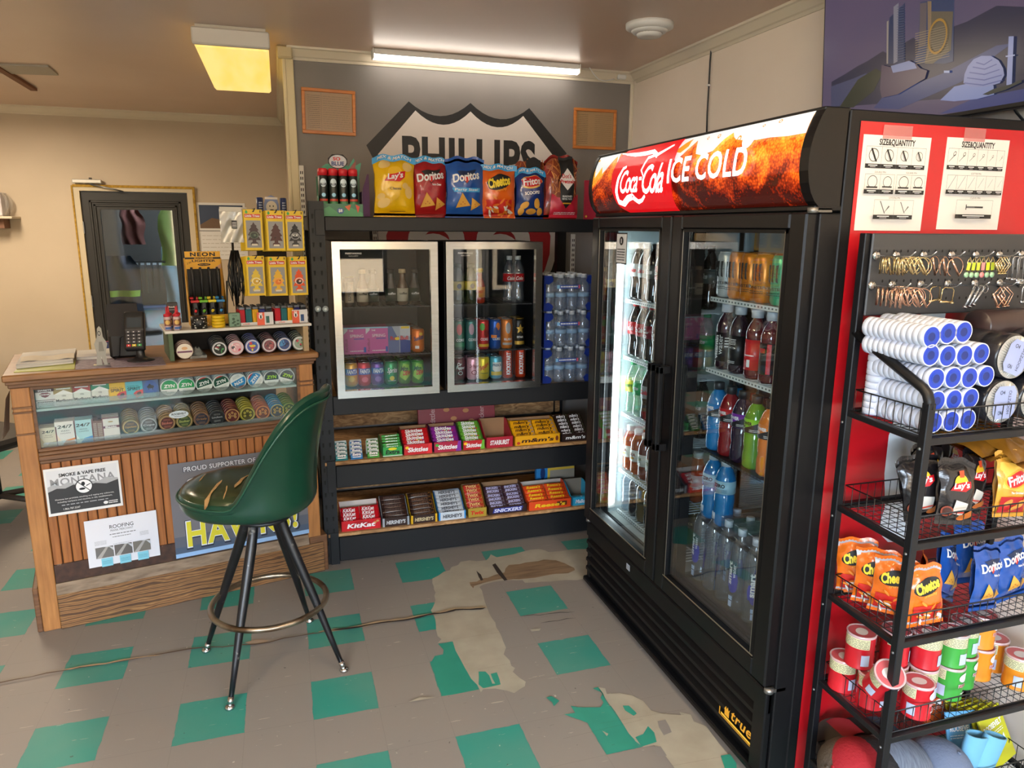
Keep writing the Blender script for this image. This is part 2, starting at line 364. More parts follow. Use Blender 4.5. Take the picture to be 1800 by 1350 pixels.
lay = [(jag(zone([(262, 720), (358, 703), (440, 880), (455, 905), (520, 990), (526, 1022), (290, 1065), (215, 845), (240, 800), (295, 790), (300, 760)], 700, 940, 3.75), .003), GREEN),
 (jag(zone(cream1, 700, 940, 3.75)), CREAM), (jag(zone(hole, 700, 940, 3.75)), WOODH),
 (zone([(620, 200), (640, 190), (670, 230), (720, 300), (700, 305), (650, 250)], 700, 940, 3.75), C('#2b2018', .8)), (zone([(515, 240), (545, 265), (560, 300), (545, 305), (530, 280)], 700, 940, 3.75), C('#2b2018', .8)),
 (jag(zone([(530, 905), (575, 905), (600, 930), (620, 985), (640, 985), (610, 920), (650, 910), (675, 990), (560, 1015), (530, 990)], 700, 940, 3.75), .003), GREEN),
 (jag(zone([(545, 572), (590, 580), (600, 615), (680, 610), (760, 625), (830, 660), (880, 720), (950, 740), (1070, 750), (1060, 730), (1130, 745), (1150, 790), (1230, 820), (1310, 930), (1370, 1000), (1345, 1100), (1040, 1100), (1010, 1060), (980, 1020), (940, 970), (900, 940), (830, 950), (760, 900), (710, 818)], 900, 1050, 3.6)), CREAM),
 (jag(zone([(510, 580), (545, 572), (710, 818), (800, 950), (600, 1000), (480, 800), (430, 780), (330, 745), (400, 735), (370, 690), (420, 700), (500, 700), (560, 700), (580, 670), (560, 640), (575, 610)], 900, 1050, 3.6), .004), GREEN),
 (jag(zone([(780, 890), (830, 870), (860, 820), (900, 860), (915, 920), (820, 950)], 900, 1050, 3.6), .004), GREEN), (jag(zone([(700, 690), (740, 690), (790, 740), (770, 755), (715, 720)], 900, 1050, 3.6), .004), GREEN),
 (jag(zone([(215, 640), (250, 630), (300, 660), (265, 695), (255, 670)], 900, 1050, 3.6), .003), GREEN), (zone([(590, 860), (570, 850), (600, 885), (610, 870)], 900, 1050, 3.6), CREAM),
 (jag(zone([(920, 790), (970, 780), (1010, 860), (960, 880), (930, 830)], 900, 1050, 3.6), .004), GREYT), (jag(zone([(885, 950), (940, 950), (980, 1010), (920, 1010)], 900, 1050, 3.6), .004), GREYT),
 (zone([(1320, 1010), (1380, 1000), (1420, 1060), (1420, 1100), (1350, 1100)], 900, 1050, 3.6), GREEN),
 (zone([(65, 1112), (140, 1080), (250, 1080), (150, 1098)], 700, 940, 3.75), CREAM), (zone([(870, 632), (940, 625), (930, 640), (880, 645)], 700, 940, 3.75), CREAM),
 (zone([(1290, 395), (1350, 380), (1420, 382), (1400, 395), (1320, 405)], 0, 1000, 3), C('#9a8672', .7))]
for i, (p, m_) in enumerate(lay): mb.add([(x, y, .0008+.0003*i) for x, y in p], [tuple(range(len(p)))], m_)
def streak(pts, wd, m_, z=.0075, var=.5):
    P = [at(x, y, Z=0) for x, y in pts]; a = []; b = []
    for i, p in enumerate(P):
        k = wd*(1-var*random.random())*(0.15 if i in (0, len(P)-1) else 1); a.append((p.x, p.y+k, z)); b.append((p.x, p.y-k, z))
    n = len(P); mb.add(a+b, [(i, i+1, n+i+1, n+i) for i in range(n-1)], m_)
def dense(pts, k=4, amp=1.2):
    o = []
    for a, b in zip(pts, pts[1:]):
        for q in range(k): t = q/k; o.append((a[0]+(b[0]-a[0])*t, a[1]+(b[1]-a[1])*t+random.uniform(-amp, amp)*(q > 0)))
    return o+[pts[-1]]
streak(dense([(-60, 1214), (0, 1203), (110, 1182), (240, 1160), (335, 1143), (450, 1135), (550, 1116), (588, 1110)]), .0045, C('#5e4a3a', .8))
streak(dense([(110, 1180), (170, 1171), (235, 1160), (285, 1155)]), .006, C('#a3896a', .8), .0078)
streak(dense([(560, 1113), (588, 1110), (631, 1104), (670, 1096), (710, 1092), (752, 1083), (801, 1073.6), (839, 1072), (856, 1070)], 3, 1), .012, C('#a08a6c', .8))
streak(dense([(580, 1111), (631, 1105), (670, 1097.5), (710, 1093), (752, 1083.5), (785, 1079), (801, 1074.6), (839, 1073), (853, 1071)], 3, .8), .0075, C('#291d15', .9), .0082)
streak(dense([(950, 1098), (1012, 1089)]), .003, C('#332b26', .8)); streak(dense([(915, 1086), (960, 1082), (1010, 1078)]), .0025, C('#332b26', .8)); streak([(1048, 1134), (1115, 1124)], .004, C('#a69b88', .8))
for (a, b) in (((1055, 1275), (1205, 1250)), ((990, 1302), (1130, 1268)), ((1052, 1210), (1200, 1430)), ((1198, 1256), (1330, 1395)), ((1180, 1350), (1290, 1330)), ((770, 1065), (795, 1130)), ((795, 1127), (885, 1113)), ((840, 1180), (905, 1168))): streak([a, b], .0013, C('#4b4138', .8), .0080, 0)
rr = random.Random(4)
for k in range(46):
    px = rr.uniform(950, 1110); py = rr.uniform(1060, 1150); s_ = rr.uniform(8, 34)*(1 if rr.random() < .6 else -.4)
    if s_ > 0: streak([(px, py), (px+s_, py-.17*s_)], rr.uniform(.0008, .002), C(rr.choice(['#a0958a', '#5a4f47', '#94897d']), .8), .0079, .3)
    else: streak([(px, py), (px-s_*.6, py-s_*1.1)], rr.uniform(.0008, .002), C('#a79c8d', .8), .0079, .3)
for k in range(150):
    px = rr.uniform(0, 1250); py = rr.uniform(1010, 1350); s_ = rr.uniform(2, 7)
    streak([(px, py), (px+s_, py-rr.uniform(-1, 2.5))], rr.uniform(.001, .0035), C(rr.choice(['#bdb3a4', '#c2b8a8', '#4a4038', '#a79b8b']), .8), .0079, .4)
struct(mb, 'floor', label='grey tile floor with green squares, peeling cream patches and a long crack')

WALLG = ramp_mat('grey_wall_paint', [(.35, '#787370'), (.65, '#7e7976')], nscale=3, rough=.55, bump=.05)
WALLC = ramp_mat('cream_wall_paint', [(.35, '#c0b09a'), (.65, '#c6b6a0')], nscale=2, rough=.6)
WALLR = ramp_mat('pale_wall_paint', [(.35, '#e6d8c8'), (.65, '#ecdece')], nscale=2, rough=.6)
CEILM = ramp_mat('ceiling_paint', [(.35, '#dcc0ae'), (.65, '#e2c8b8')], nscale=1.5, rough=.34, spec=.6)
TRIM = C('#d8cdb8', .45)
mb = MB(); mb.box(-4.6, 2.5, -2.6, 7.3, CZ, CZ+.1, CEILM); struct(mb, 'ceiling')
mb = MB(); mb.box(PX, 2.5, BY, BY+.12, 0, CZ, WALLG)
# painted shield on the grey wall
W = T(0, BY, 0); D = D2(); dk = C('#17181a', .5); wh = C('#dcd5d0', .5); rd = C('#b02028', .5)
wz = lambda L: [hit(x, y, W) for x, y in L]
def arcs(a, c, b, sag, n=10): return [((1-t)*a[0]+t*b[0], (1-t)*a[1]+t*b[1]-sag*4*t*(1-t)) for t in [i/n for i in range(n)]]
def shield(cx, k, zoff, m_):
    p1, p2, p3 = (cx-.357*k, 2.385), (cx, 2.396), (cx+.357*k, 2.387)
    up = arcs(p1, None, p2, .075, 10)+arcs(p2, None, p3, .075, 10)+[p3, (cx+.60*k, 2.14), (cx+.56*k, 2.06), (cx+.49*k, 1.93)]
    return up+[(cx-.49*k, 1.93), (cx-.56*k, 2.06), (cx-.60*k, 2.14)]
D.poly(shield(1.09, 1, 0, dk), dk)
def inner(p, d):
    cx = 1.09; return [(cx+(x-cx)*(1-d/.6), z-d*.75 if z > 2.1 else z) for x, z in p]
D.poly(inner(shield(1.09, 1, 0, dk), .062), wh)
D.text('PHILLIPS', 1.09, 2.085, .80, .235, dk, bold=.035, space=1.06)
low = [(1.09+x, z) for x, z in [(-.49, 1.93), (.49, 1.93), (.55, 1.80), (.60, 1.68), (.595, 1.55), (.56, 1.44), (.47, 1.31), (.32, 1.17), (.14, 1.06), (0, 1.0), (-.14, 1.06), (-.32, 1.17), (-.47, 1.31), (-.56, 1.44), (-.595, 1.55), (-.60, 1.68), (-.55, 1.80)]]
D.poly(low, dk); D.poly([(1.09+(x-1.09)*.92, 1.45+(z-1.45)*.93) for x, z in low], wh); D.poly([(1.09+(x-1.09)*.84, 1.45+(z-1.45)*.86) for x, z in low], rd)
for cx in (.86, 1.27): D.ell(cx, 1.45, .17, .21, wh, 28, hole=.5); D.rect(cx-.17, 1.47, cx-.08, 1.62, wh); D.ell(cx+.02, 1.62, .17, .14, wh, 24, hole=.45)
mb.front(D, BY, eps=.0008); struct(mb, 'wall_back', label='grey painted wall with black and white shield emblem')
mb = MB(); mb.box(PX, PX+.10, BY+.12, 7.05, 0, CZ, WALLC); struct(mb, 'wall_side')
mb = MB(); mb.box(RXW, RXW+.1, -2.6, BY, 0, CZ, WALLR); struct(mb, 'wall_right')
mb = MB(); DX0, DX1, DZ1 = -1.615, -.70, 2.0
mb.box(-4.6, DX0, 7.05, 7.17, 0, CZ, WALLC); mb.box(DX1, .3, 7.05, 7.17, 0, CZ, WALLC); mb.box(DX0, DX1, 7.05, 7.17, DZ1, CZ, WALLC); struct(mb, 'wall_rear')
mb = MB(); mb.box(-4.6, -4.5, -2.6, 7.05, 0, CZ, WALLC); struct(mb, 'wall_left')
mb = MB(); y0, y1 = FRONT_Y-.12, FRONT_Y
for a in ((-4.5, RXW, 0, .82), (-4.5, RXW, 2.3, CZ), (-4.5, -3.1, .82, 2.3), (1.3, RXW, .82, 2.3), (-1.0, -.88, .82, 2.3)): mb.box(a[0], a[1], y0, y1, a[2], a[3], WALLC)
struct(mb, 'wall_front')
for i, (a, b) in enumerate(((-3.1, -1.0), (-.88, 1.3))):
    mb = MB(); f = C('#2c2d2f', .4)
    for q in ((a, a+.05, .82, 2.3), (b-.05, b, .82, 2.3), (a+.05, b-.05, .82, .87), (a+.05, b-.05, 2.25, 2.3)): mb.box(q[0], q[1], y0+.03, y1-.03, q[2], q[3], f)
    struct(mb, 'window_%d' % (i+1))
# forecourt outside the shop windows: seen only as reflections
mb = MB(); mb.box(-14, 14, -22, -2.9, -.25, -.15, C('#5e5a55', .9)); struct(mb, 'ground')
mb = MB(); tan = C('#c9ab86', .9); mb.box(-9, 7, -17, -14, -.15, 3.6, tan); mb.box(-6, -3.5, -14.03, -14, .0, 2.6, C('#3d4a58', .3)); mb.box(-1, 3.4, -14.03, -14, .8, 2.4, C('#4a5a68', .3)); mb.box(-9.2, 7.2, -17.2, -13.6, 3.6, 3.8, C('#6a5648', .8))
o = mb.build('building'); tag(o, 'tan building across the forecourt seen through the shop windows', 'building')

def crown(name, pts, sgn):
    """cove moulding along a wall line; pts = two (x, y); sgn = unit vector into the room"""
    prof = [(0, -.062), (.006, -.062), (.012, -.05), (.02, -.045), (.036, -.022), (.042, -.014), (.05, -.01), (.052, 0)]
    (ax, ay), (bx, by) = pts; mb = MB(); v = []
    for x, y, e in ((ax, ay, 0), (bx, by, 1)):
        for d, z in prof: v.append((x+sgn[0]*d, y+sgn[1]*d, CZ+z))
    n = len(prof); mb.add(v, [(i, i+1, n+i+1, n+i) for i in range(n-1)]+[tuple(range(n)), tuple(range(n, 2*n))[::-1]], TRIM); struct(mb, name)
crown('trim_1', ((PX, BY), (RXW, BY)), (0, -1)); crown('trim_2', ((RXW, BY-.05), (RXW, -2.4)), (-1, 0)); crown('trim_3', ((-4.5, 7.05), (PX, 7.05)), (0, -1)); crown('trim_4', ((PX, BY), (PX, 7.0)), (-1, 0))
mb = MB(); cas = C('#d9cba6', .45); mb.box(PX-.022, PX+.032, BY-.018, BY+.10, 0, CZ-.01, cas, .004); mb.box(PX-.026, PX-.008, BY-.024, BY+.02, 0, CZ-.06, cas, .003); mb.box(PX-.052, PX+.03, BY-.05, BY+.0, CZ-.062, CZ-.001, cas, .008); struct(mb, 'trim_5')
mb = MB(); mb.box(RXW-.02, RXW, BY-.02, BY, 0, CZ-.06, TRIM, .003); struct(mb, 'trim_6')

# rear door with a glazed panel
W = T(0, 7.05, 0); FO = ramp_mat('foam_edge', [(.3, '#8d6a1e'), (.7, '#c19a3c')], nscale=40, rough=.9); DB = C('#222120', .55); FRM = C('#c9bb9f', .5)
mb = MB()
for a in ((DX0, DX0+.045, 0, DZ1), (DX1-.045, DX1, 0, DZ1), (DX0+.045, DX1-.045, DZ1-.03, DZ1)): mb.box(a[0], a[1], 7.03, 7.12, a[2], a[3], FRM)
for a in ((DX0-.012, DX0, 0, DZ1+.012), (DX1, DX1+.018, 0, DZ1+.02), (DX0, DX1, DZ1, DZ1+.02)): mb.box(a[0], a[1], 7.022, 7.05, a[2], a[3], FO)
struct(mb, 'trim_7', label='cream door frame edged with yellow foam')
dr = bpy.data.objects.new('door_1', None); col.objects.link(dr); tag(dr, 'black door with tall glass panel in rear wall', None, None, 'structure')
mb = MB(); gx0, gx1, gz0, gz1 = -1.437, -.878, .62, 1.82; xa, xb = DX0+.047, DX1-.047
for a in ((xa, gx0, .01, DZ1-.035), (gx1, xb, .01, DZ1-.035), (gx0, gx1, .01, gz0), (gx0, gx1, gz1, DZ1-.035)): mb.box(a[0], a[1], 7.055, 7.10, a[2], a[3], DB)
for k, q in ((.0, .052), (.02, .044)):
    e = .075-k*1.6
    for a in ((gx0-e, gx0-e+.02, gz0-e, gz1+e), (gx1+e-.02, gx1+e, gz0-e, gz1+e), (gx0-e, gx1+e, gz0-e, gz0-e+.02), (gx0-e, gx1+e, gz1+e-.02, gz1+e)): mb.box(a[0], a[1], 7.045, 7.06, a[2], a[3], DB, .004)
mb.build('door_panel', dr)
MIR = glass('dim_glass', (.85, .9, .92), .0, .04, 1, 1.7); mb = MB(); mb.box(gx0, gx1, 7.07, 7.076, gz0, gz1, MIR); mb.build('pane', dr)
mb = MB()
for z in (.42, 1.0, 1.62): mb.box(xa-.03, xa+.004, 7.035, 7.052, z, z+.1, GALV)
mb.build('hinge', dr)
mb = MB(); mb.box(-1.605, -1.39, 6.985, 7.028, 2.03, 2.06, C('#b9b6ae', .4, .3), .004); mb.cyl((-1.47, 7.0, 2.02), (-1.47, 7.0, 2.075), .012, GALV); mb.tube([(-1.47, 6.99, 2.02), (-1.3, 6.985, 1.985), (-1.24, 7.03, 1.97)], .006, GALV)
tag(mb.build('door_closer'), 'silver door closer above the black rear door', 'door closer')
D = D2(); D.rect(-.155, 0, .155, .16, C('#26335e', .5)); D.rect(-.155, .155, .155, .162, C('#a04a50', .5)); D.text('MONTANA', -.0, .115, .14, .026, PAPER, .02); D.text('LABOR LAW POSTER', 0, .075, .27, .026, PAPER, .02); D.rect(-.15, .0, .15, .03, C('#6a6f86', .6))
mb = MB(); mb.box(-.155, .155, -.004, 0, 0, .16, C('#26335e', .6)); mb.front(D, -.004); q = hit(222, 622, W)
tag(mb.build('wall_sign', None, T(q[0], 7.044, q[1]-.04)), 'blue labor law sign on the lower part of black door', 'sign')
# storeroom behind the door glass
mb = MB(); mb.box(-2.6, .6, 9.2, 9.3, 0, CZ, C('#4a4540', .8)); mb.box(-2.6, -2.5, 7.17, 9.2, 0, CZ, C('#4a4540', .8)); mb.box(.5, .6, 7.17, 9.2, 0, CZ, C('#4a4540', .8)); mb.box(-2.6, .6, 7.17, 9.3, 0-.05, 0, C('#3a3530', .8)); mb.box(-2.6, .6, 7.17, 9.3, CZ, CZ+.05, C('#4a4540', .8)); struct(mb, 'wall_storeroom')
lamp('storeroom_glow', 'AREA', (-1.1, 8.2, 2.5), 24, (.8, .9, 1), .4, .8)
def vest(x, y, z, c, w_=.26, h_=.55, band=None, lab=''):
    mb = MB()
    def fn(u, v): a = (u-.5)*w_*(1-.35*max(0, v-.8)/.2); return (x+a+.012*math.sin(v*9+x*7), y+.03*math.sin(u*12+v*4), z+v*h_)
    mb.grid(fn, 14, 10, C(c, .8)); mb.grid(lambda u, v: (fn(u, v)[0], fn(u, v)[1]+.09, fn(u, v)[2]), 14, 10, C(c, .8))
    if band:
        mb.grid(lambda u, v: (fn(u, .35+v*.1)[0], fn(u, .35+v*.1)[1]-.006, fn(u, .35+v*.1)[2]), 12, 1, C(band, .4))
    tag(mb.build('hanging_jacket'), lab, 'jacket')
vest(-.98, 8.0, 1.3, '#93b35a', .3, .6, None, 'pale green garment hanging behind the door glass'); vest(-1.02, 8.25, .75, '#a9c6d6', .28, .9, None, 'pale blue garment hanging behind the door glass')
vest(-1.5, 7.9, .8, '#24364e', .34, .6, '#b8f03a', 'dark jacket with yellow green band behind the door glass'); vest(-1.42, 8.3, 1.5, '#6b3b34', .2, .35, None, 'brown garment hanging behind the door glass')
for k in range(9):
    mb = MB(); x = -1.62+.055*k; mb.box(x, x+.018, 8.0, 8.03, 1.05+.03*math.sin(k*2), 1.33, C('#2a2826' if k % 3 else '#6a6258', .5), .003); tag(mb.build('hanging_tool'), 'dark tool hanging from the storeroom rail behind door glass', 'tool', 'tools on the storeroom rail')
mb = MB(); mb.box(-1.7, -1.1, 8.01, 8.03, 1.33, 1.35, C('#4a4a4c', .4)); tag(mb.build('tool_rail'), 'metal rail with hanging tools behind the door glass', 'rail')
mb = MB(); mb.box(-1.9, -.9, 8.6, 8.9, 1.28, 1.31, C('#d7dde2', .5)); mb.box(-1.9, -.9, 8.6, 8.9, .8, .83, C('#6a86b4', .5))
tag(mb.build('storeroom_shelf'), 'white shelf board behind the door glass', 'shelf')

# calendar behind the hanging bag
D = D2(); D.rect(-.2, .0, .2, .49, PAPER); D.rect(-.18, .27, .18, .47, C('#2c3c58', .5)); D.poly([(-.18, .27), (.18, .27), (.18, .33), (.1, .38), (.02, .34), (-.08, .36), (-.18, .3)], C('#6b5340', .6)); D.rect(-.19, .245, .19, .252, GREYI); D.lines(-.17, .03, .17, .23, 6, C('#b8b2a8', .7), .12)
mb = MB(); mb.box(-.2, .2, -.003, 0, 0, .49, PAPER); mb.front(D, -.003)
tag(mb.build('wall_calendar', None, T(-.48, 7.045, 1.40)), 'wall calendar with a night city photo beside the black door', 'calendar')
# shelf at far left with bagged papers
mb = MB(); mb.box(-2.9, -2.02, 6.83, 7.05, 1.735, 1.755, C('#c9beaa', .5), .003); mb.box(-2.85, -2.10, 6.9, 7.04, 1.66, 1.735, C('#7a5642', .7)); tag(mb.build('wall_shelf'), 'cream shelf with wooden bracket on the rear wall', 'shelf')
mb = MB(); mb.box(-2.32, -2.09, 6.86, 7.02, 1.756, 1.94, C('#cfc9cc', .5), .006); D = D2(); D.rect(-2.31, 1.86, -2.10, 1.868, C('#5a4660', .6)); D.lines(-2.3, 1.78, -2.12, 1.85, 5, C('#8a8390', .6), .2); D.rect(-2.31, 1.77, -2.24, 1.83, C('#7a6a80', .5)); mb.front(D, 6.86)
b = mb.build('paper_stack'); tag(b, 'stack of printed paper in clear plastic on the wall shelf', 'paper stack')
mb = MB(); mb.grid(lambda u, v: (-2.09+.05*math.sin(v*3)*(.5+.5*math.sin(u*9)), 6.87+.14*u, 1.757+.18*v), 8, 8, glass('wrap', (.9, .9, .9), .15)); mb.build('wrap', b)
# loose ceiling patch and slat at the far left
mb = MB(); p = [at(-40, 113, Z=CZ-.012), at(85, 118, Z=CZ-.012), at(103, 133, Z=CZ-.012), at(-40, 128, Z=CZ-.012)]; mb.add([tuple(q) for q in p]+[(q.x, q.y, CZ-.001) for q in p], [(0, 1, 2, 3), (7, 6, 5, 4), (0, 4, 5, 1), (1, 5, 6, 2), (2, 6, 7, 3), (3, 7, 4, 0)], C('#a8a094', .5)); tag(mb.build('ceiling_patch'), 'thin pale patch panel screwed to the ceiling', 'ceiling panel')
mb = MB(); a, b2 = at(-30, 105, Z=CZ-.02), at(60, 160, Z=CZ-.02); d = (b2-a).normalized(); n = Vector((-d.y, d.x, 0))*.02; mb.add([tuple(q) for q in (a-n, a+n, b2+n, b2-n)]+[(q.x, q.y, CZ-.001) for q in (a-n, a+n, b2+n, b2-n)], [(0, 1, 2, 3), (7, 6, 5, 4), (0, 4, 5, 1), (1, 5, 6, 2), (2, 6, 7, 3), (3, 7, 4, 0)], C('#7d4f34', .7)); tag(mb.build('wood_slat'), 'brown wooden slat fixed under the ceiling', 'wood strip')

# ---------------------------------------------------------------- lights on the ceiling
t = thing('tube_light', 'long white tube light on ceiling edge above shield emblem', 'light', T(.53, 4.17, 0))
mb = MB(); mb.box(0, 1.17, -.02, .09, CZ-.03, CZ-.001, WHT, .005); mb.box(-.008, .0, -.024, .045, CZ-.052, CZ-.001, WHT, .003); mb.box(1.17, 1.178, -.024, .045, CZ-.052, CZ-.001, WHT, .003); mb.build('housing', t)
mb = MB(); mb.lathe([(.021, 0), (.021, 1.17)], C('#fff4e6', .4, em=8), 14, T(0, .012, CZ-.034) @ RY(90)); mb.build('diffuser', t)
mb = MB(); mb.tube([(.52, 0, CZ-.05), (.52, 0, CZ-.075)], .0012, WHT, 4); mb.lathe([(.003, 0), (.003, .006)], WHT, 6, T(.52, 0, CZ-.08)); mb.build('pull_chain', t)
mb = MB(); W = T(0, BY-.03, 0); pts = [hit(x, y, W) for x, y in ((1016, 113), (1028, 118), (1040, 133), (1050, 141), (1062, 143), (1085, 138))]
sm = []
for i in range(len(pts)-1):
    for q in range(4): t_ = q/4; sm.append((pts[i][0]*(1-t_)+pts[i+1][0]*t_, BY-.03-.06*(1-(i+t_)/5), pts[i][1]*(1-t_)+pts[i+1][1]*t_))
mb.tube(sm, .0035, WHT, 6); q = pts[-1]; mb.box(q[0], q[0]+.055, BY-.045, BY-.012, q[1]-.004, q[1]+.024, WHT, .006)
tag(mb.build('power_cable'), 'white cable and plug hanging from the tube light', 'cable')
t = thing('ceiling_light', 'yellowed square ceiling light over the counter', 'light')
mb = MB(); x0, x1, ya, yb = -.335, .0, 3.93, 5.15; mb.box(x0+.01, x1-.01, ya+.02, yb, CZ-.04, CZ-.001, C('#cfc8bc', .5)); mb.box(x0-.006, x1+.006, ya-.012, ya+.02, CZ-.095, CZ-.02, C('#d2ccc4', .5), .006); mb.build('housing', t)
YL = ramp_mat('yellow_lens', [(.25, '#ffcf5c'), (.6, '#ffdc84')], scale=(6, 1, 1), nscale=2, rough=.4, em=.62)
mb = MB(); mb.box(x0, x1, ya+.02, yb, CZ-.10, CZ-.04, YL, .012); mb.build('diffuser', t)
mb = MB(); q = at(1142, 42, Z=CZ)
M = T(q.x, q.y, CZ)
mb.lathe([(.11, 0), (.108, -.02), (.085, -.03)], WHT, 28, M); mb.lathe([(.09, -.022), (.075, -.04), (.06, -.042)], WHT, 28, M); mb.lathe([(.06, -.036), (.055, -.055), (.03, -.058), (.0, -.058)], WHT, 28, M)
mb.lathe([(.075, -.030), (.05, -.05)], C('#8d867c', .6), 24, M); tag(mb.build('ceiling_vent'), 'round white stepped vent on the ceiling', 'vent')
# bare tube fittings behind the viewer, over the shop floor
for x, y, e_ in ((1.05, .55, 125), (-1.1, .9, 125)):
    t = thing('tube_light', 'bare warm tube light on the shop ceiling behind the viewer, %s' % ('window wall side' if x < 0 else 'cooler side'), 'light', T(x, y, 0)); mb = MB(); mb.box(-.05, .05, -.62, .62, CZ-.05, CZ-.001, WHT, .004); mb.build('housing', t)
    mb = MB(); mb.lathe([(.016, 0), (.016, 1.2)], C('#ffe6bc', .4, em=e_), 10, T(0, .6, CZ-.075) @ RX(90)); mb.build('tube', t)
# black cord on the right wall
mb = MB(); W = T(RXW-.008, 0, 0) @ RZ(-90)
pts = [hit(x, y, W) for x, y in ((1242, 55), (1251, 68), (1251, 75), (1248, 110), (1246, 150), (1243, 200), (1242, 242))]
P3 = [tuple(W @ Vector((a, 0, b))) for a, b in pts]; mb.tube(P3, .0042, BLK, 6)
o = mb.build('black_cable'); tag(o, 'black cord clipped down the right wall above the cooler', 'cord')
for k in (2, 4): mb = MB(); p = Vector(P3[k]); mb.box(p.x-.008, p.x+.004, p.y-.008, p.y+.008, p.z-.004, p.z+.004, WHT); mb.build('clip', o)
# wall standards (slotted strips) and the two framed papers
for i, (px, z0, z1, lab) in enumerate(((525, .9, 2.02, 'white slotted wall strip left of the framed paper, beside rack post'), (655, .9, 1.70, 'white slotted wall strip behind the left glass door fridge'), (1003, .9, 1.66, 'white slotted wall strip behind the bottled water packs'))):
    x = hit(px, 420 if i else 291, T(0, BY, 0))[0]; mb = MB(); mb.box(x, x+.026, BY-.016, BY, z0, z1, WHT, .002)
    z = z1-.03
    while z > z0+.05:
        for k in (.005, .015): mb.box(x+k, x+k+.005, BY-.0168, BY-.016, z-.016, z, INK)
        z -= .03
    tag(mb.build('wall_strip'), lab, 'shelf strip')
for i, (c, w_, h_, lab) in enumerate((((578, 197.5), .285, .235, 'larger orange framed handwritten sheet left of the shield emblem'), ((1044.5, 227.5), .28, .235, 'orange framed handwritten sheet right of the shield emblem'))):
    x, z = hit(*c, T(0, BY, 0)); f = ramp_mat('orange_wood', [(.3, '#b5682a'), (.7, '#cf8238')], scale=(1, 1, 8), nscale=8, rough=.35, coat=.3); t = thing('picture_frame', lab, 'picture frame', T(x, BY, z) @ RY(1.0 if i == 0 else 0))
    mb = MB(); a, b = w_/2, h_/2; e = .018
    for q in ((-a, a, b-e, b), (-a, a, -b, -b+e), (-a, -a+e, -b+e, b-e), (a-e, a, -b+e, b-e)): mb.box(q[0], q[1], -.018, 0, q[2], q[3], f, .003)
    mb.build('frame', t)
    mb = MB(); D = D2(); D.rect(-a+e, -b+e, a-e, b-e, C('#c09a68', .6)); br = C('#5d4a34', .7)
    D.rect(-a*.28, -b+e, -a*.27, b-e, C('#8a6d48', .7)) if i == 0 else None
    D.lines(-a+.03, -b+.03, -a*.32, b-.03, 17, br, .22, 3); D.lines(-a*.22 if i == 0 else 0, -b+.03, a-.03, b-.03, 15, C('#8d7350', .7), .16, 5)
    mb.box(-a+e, a-e, -.006, -.001, -b+e, b-e, C('#c8a678', .6)); mb.front(D, -.006); mb.build('sheet', t)
    mb = MB(); mb.box(-a+e, a-e, -.010, -.0095, -b+e, b-e, glass('frame_glass', (1, 1, 1), 0, .05, .35)); mb.build('pane', t)
# ================================================================ the display counter (own frame: x along the front, y into depth)
CM = T(-1.05, 3.262, 0) @ RZ(12.2)
OAK = ramp_mat('light_oak', [(.2, '#8a5a30'), (.55, '#a9733f'), (.8, '#b98249')], scale=(14, 14, 1.2), nscale=5, rough=.5, detail=8)
OAKD = ramp_mat('dark_oak', [(.2, '#4a3020'), (.5, '#6d4a30'), (.8, '#85603f')], scale=(1.2, 14, 14), nscale=5, rough=.5, detail=8)
PLK = ramp_mat('plinth_grain', [(0, '#4a3220'), (.45, '#8a6238'), (.7, '#9a7348'), (1, '#6a4628')], scale=(1.3, 1, 7), nscale=2.2, rough=.55, wave='Z', dist=7, detail=3)
BEAD = ramp_mat('bead_board', [(.25, '#7d4a22'), (.5, '#9a5e2e'), (.8, '#ad6f3a')], scale=(26, 1, 1.2), nscale=3, rough=.45, detail=6)
GRW = ramp_mat('weathered_ledge', [(.3, '#6a5642'), (.7, '#94806a')], scale=(2, 10, 10), nscale=6, rough=.7)
DKB = ramp_mat('dark_stained_rail', [(.3, '#2c1a12'), (.68, '#4a2e20'), (.74, '#9a8a7a')], nscale=30, rough=.6)
t = thing('display_counter', 'antique oak shop counter with glass display front and beadboard panel', 'counter', CM)
for x0, x1 in ((.0, .064), (1.128, 1.19)):
    mb = MB(); mb.box(x0, x1, 0, .05, 0, 1.063, OAK, .003)
    for z in (.865, .955, .975): mb.box(x0-.003, x1+.003, -.004, .052, z, z+.008, OAKD, .002)
    mb.build('corner_post', t)
mb = MB()
mb.box(-.02, 1.215, -.032, .53, 1.090, 1.118, OAK if 0 else ramp_mat('counter_top_oak', [(.2, '#6a4528'), (.5, '#8d623a'), (.8, '#a57a4c')], scale=(1.2, 14, 14), nscale=5, rough=.4, detail=8), .005)
mb.box(-.012, 1.205, -.022, .52, 1.076, 1.091, OAKD, .003); mb.box(-.006, 1.198, -.010, .51, 1.060, 1.078, OAKD, .004); mb.build('top', t)
mb = MB()
for i, (z0, z1, y) in enumerate(((.735, .75, .004), (.75, .77, -.004), (.77, .785, .0), (.785, .80, .006))): mb.box(.064, 1.128, y, .03, z0, z1, OAKD, .003)
mb.box(.064, 1.128, .006, .03, 1.046, 1.062, OAKD, .002); mb.box(.064, .076, .006, .03, .80, 1.048, OAKD); mb.box(1.116, 1.128, .006, .03, .80, 1.048, OAKD); mb.build('rail', t)
mb = MB(); n = 29; wd = 1.064/n
for i in range(n):
    a = .064+wd*i; mb.box(a+.001, a+wd-.0025, .012, .024, .285, .738, BEAD, .003)
mb.box(.064, 1.128, .02, .028, .28, .74, C('#2a170c', .8)); mb.build('bead_panel', t)
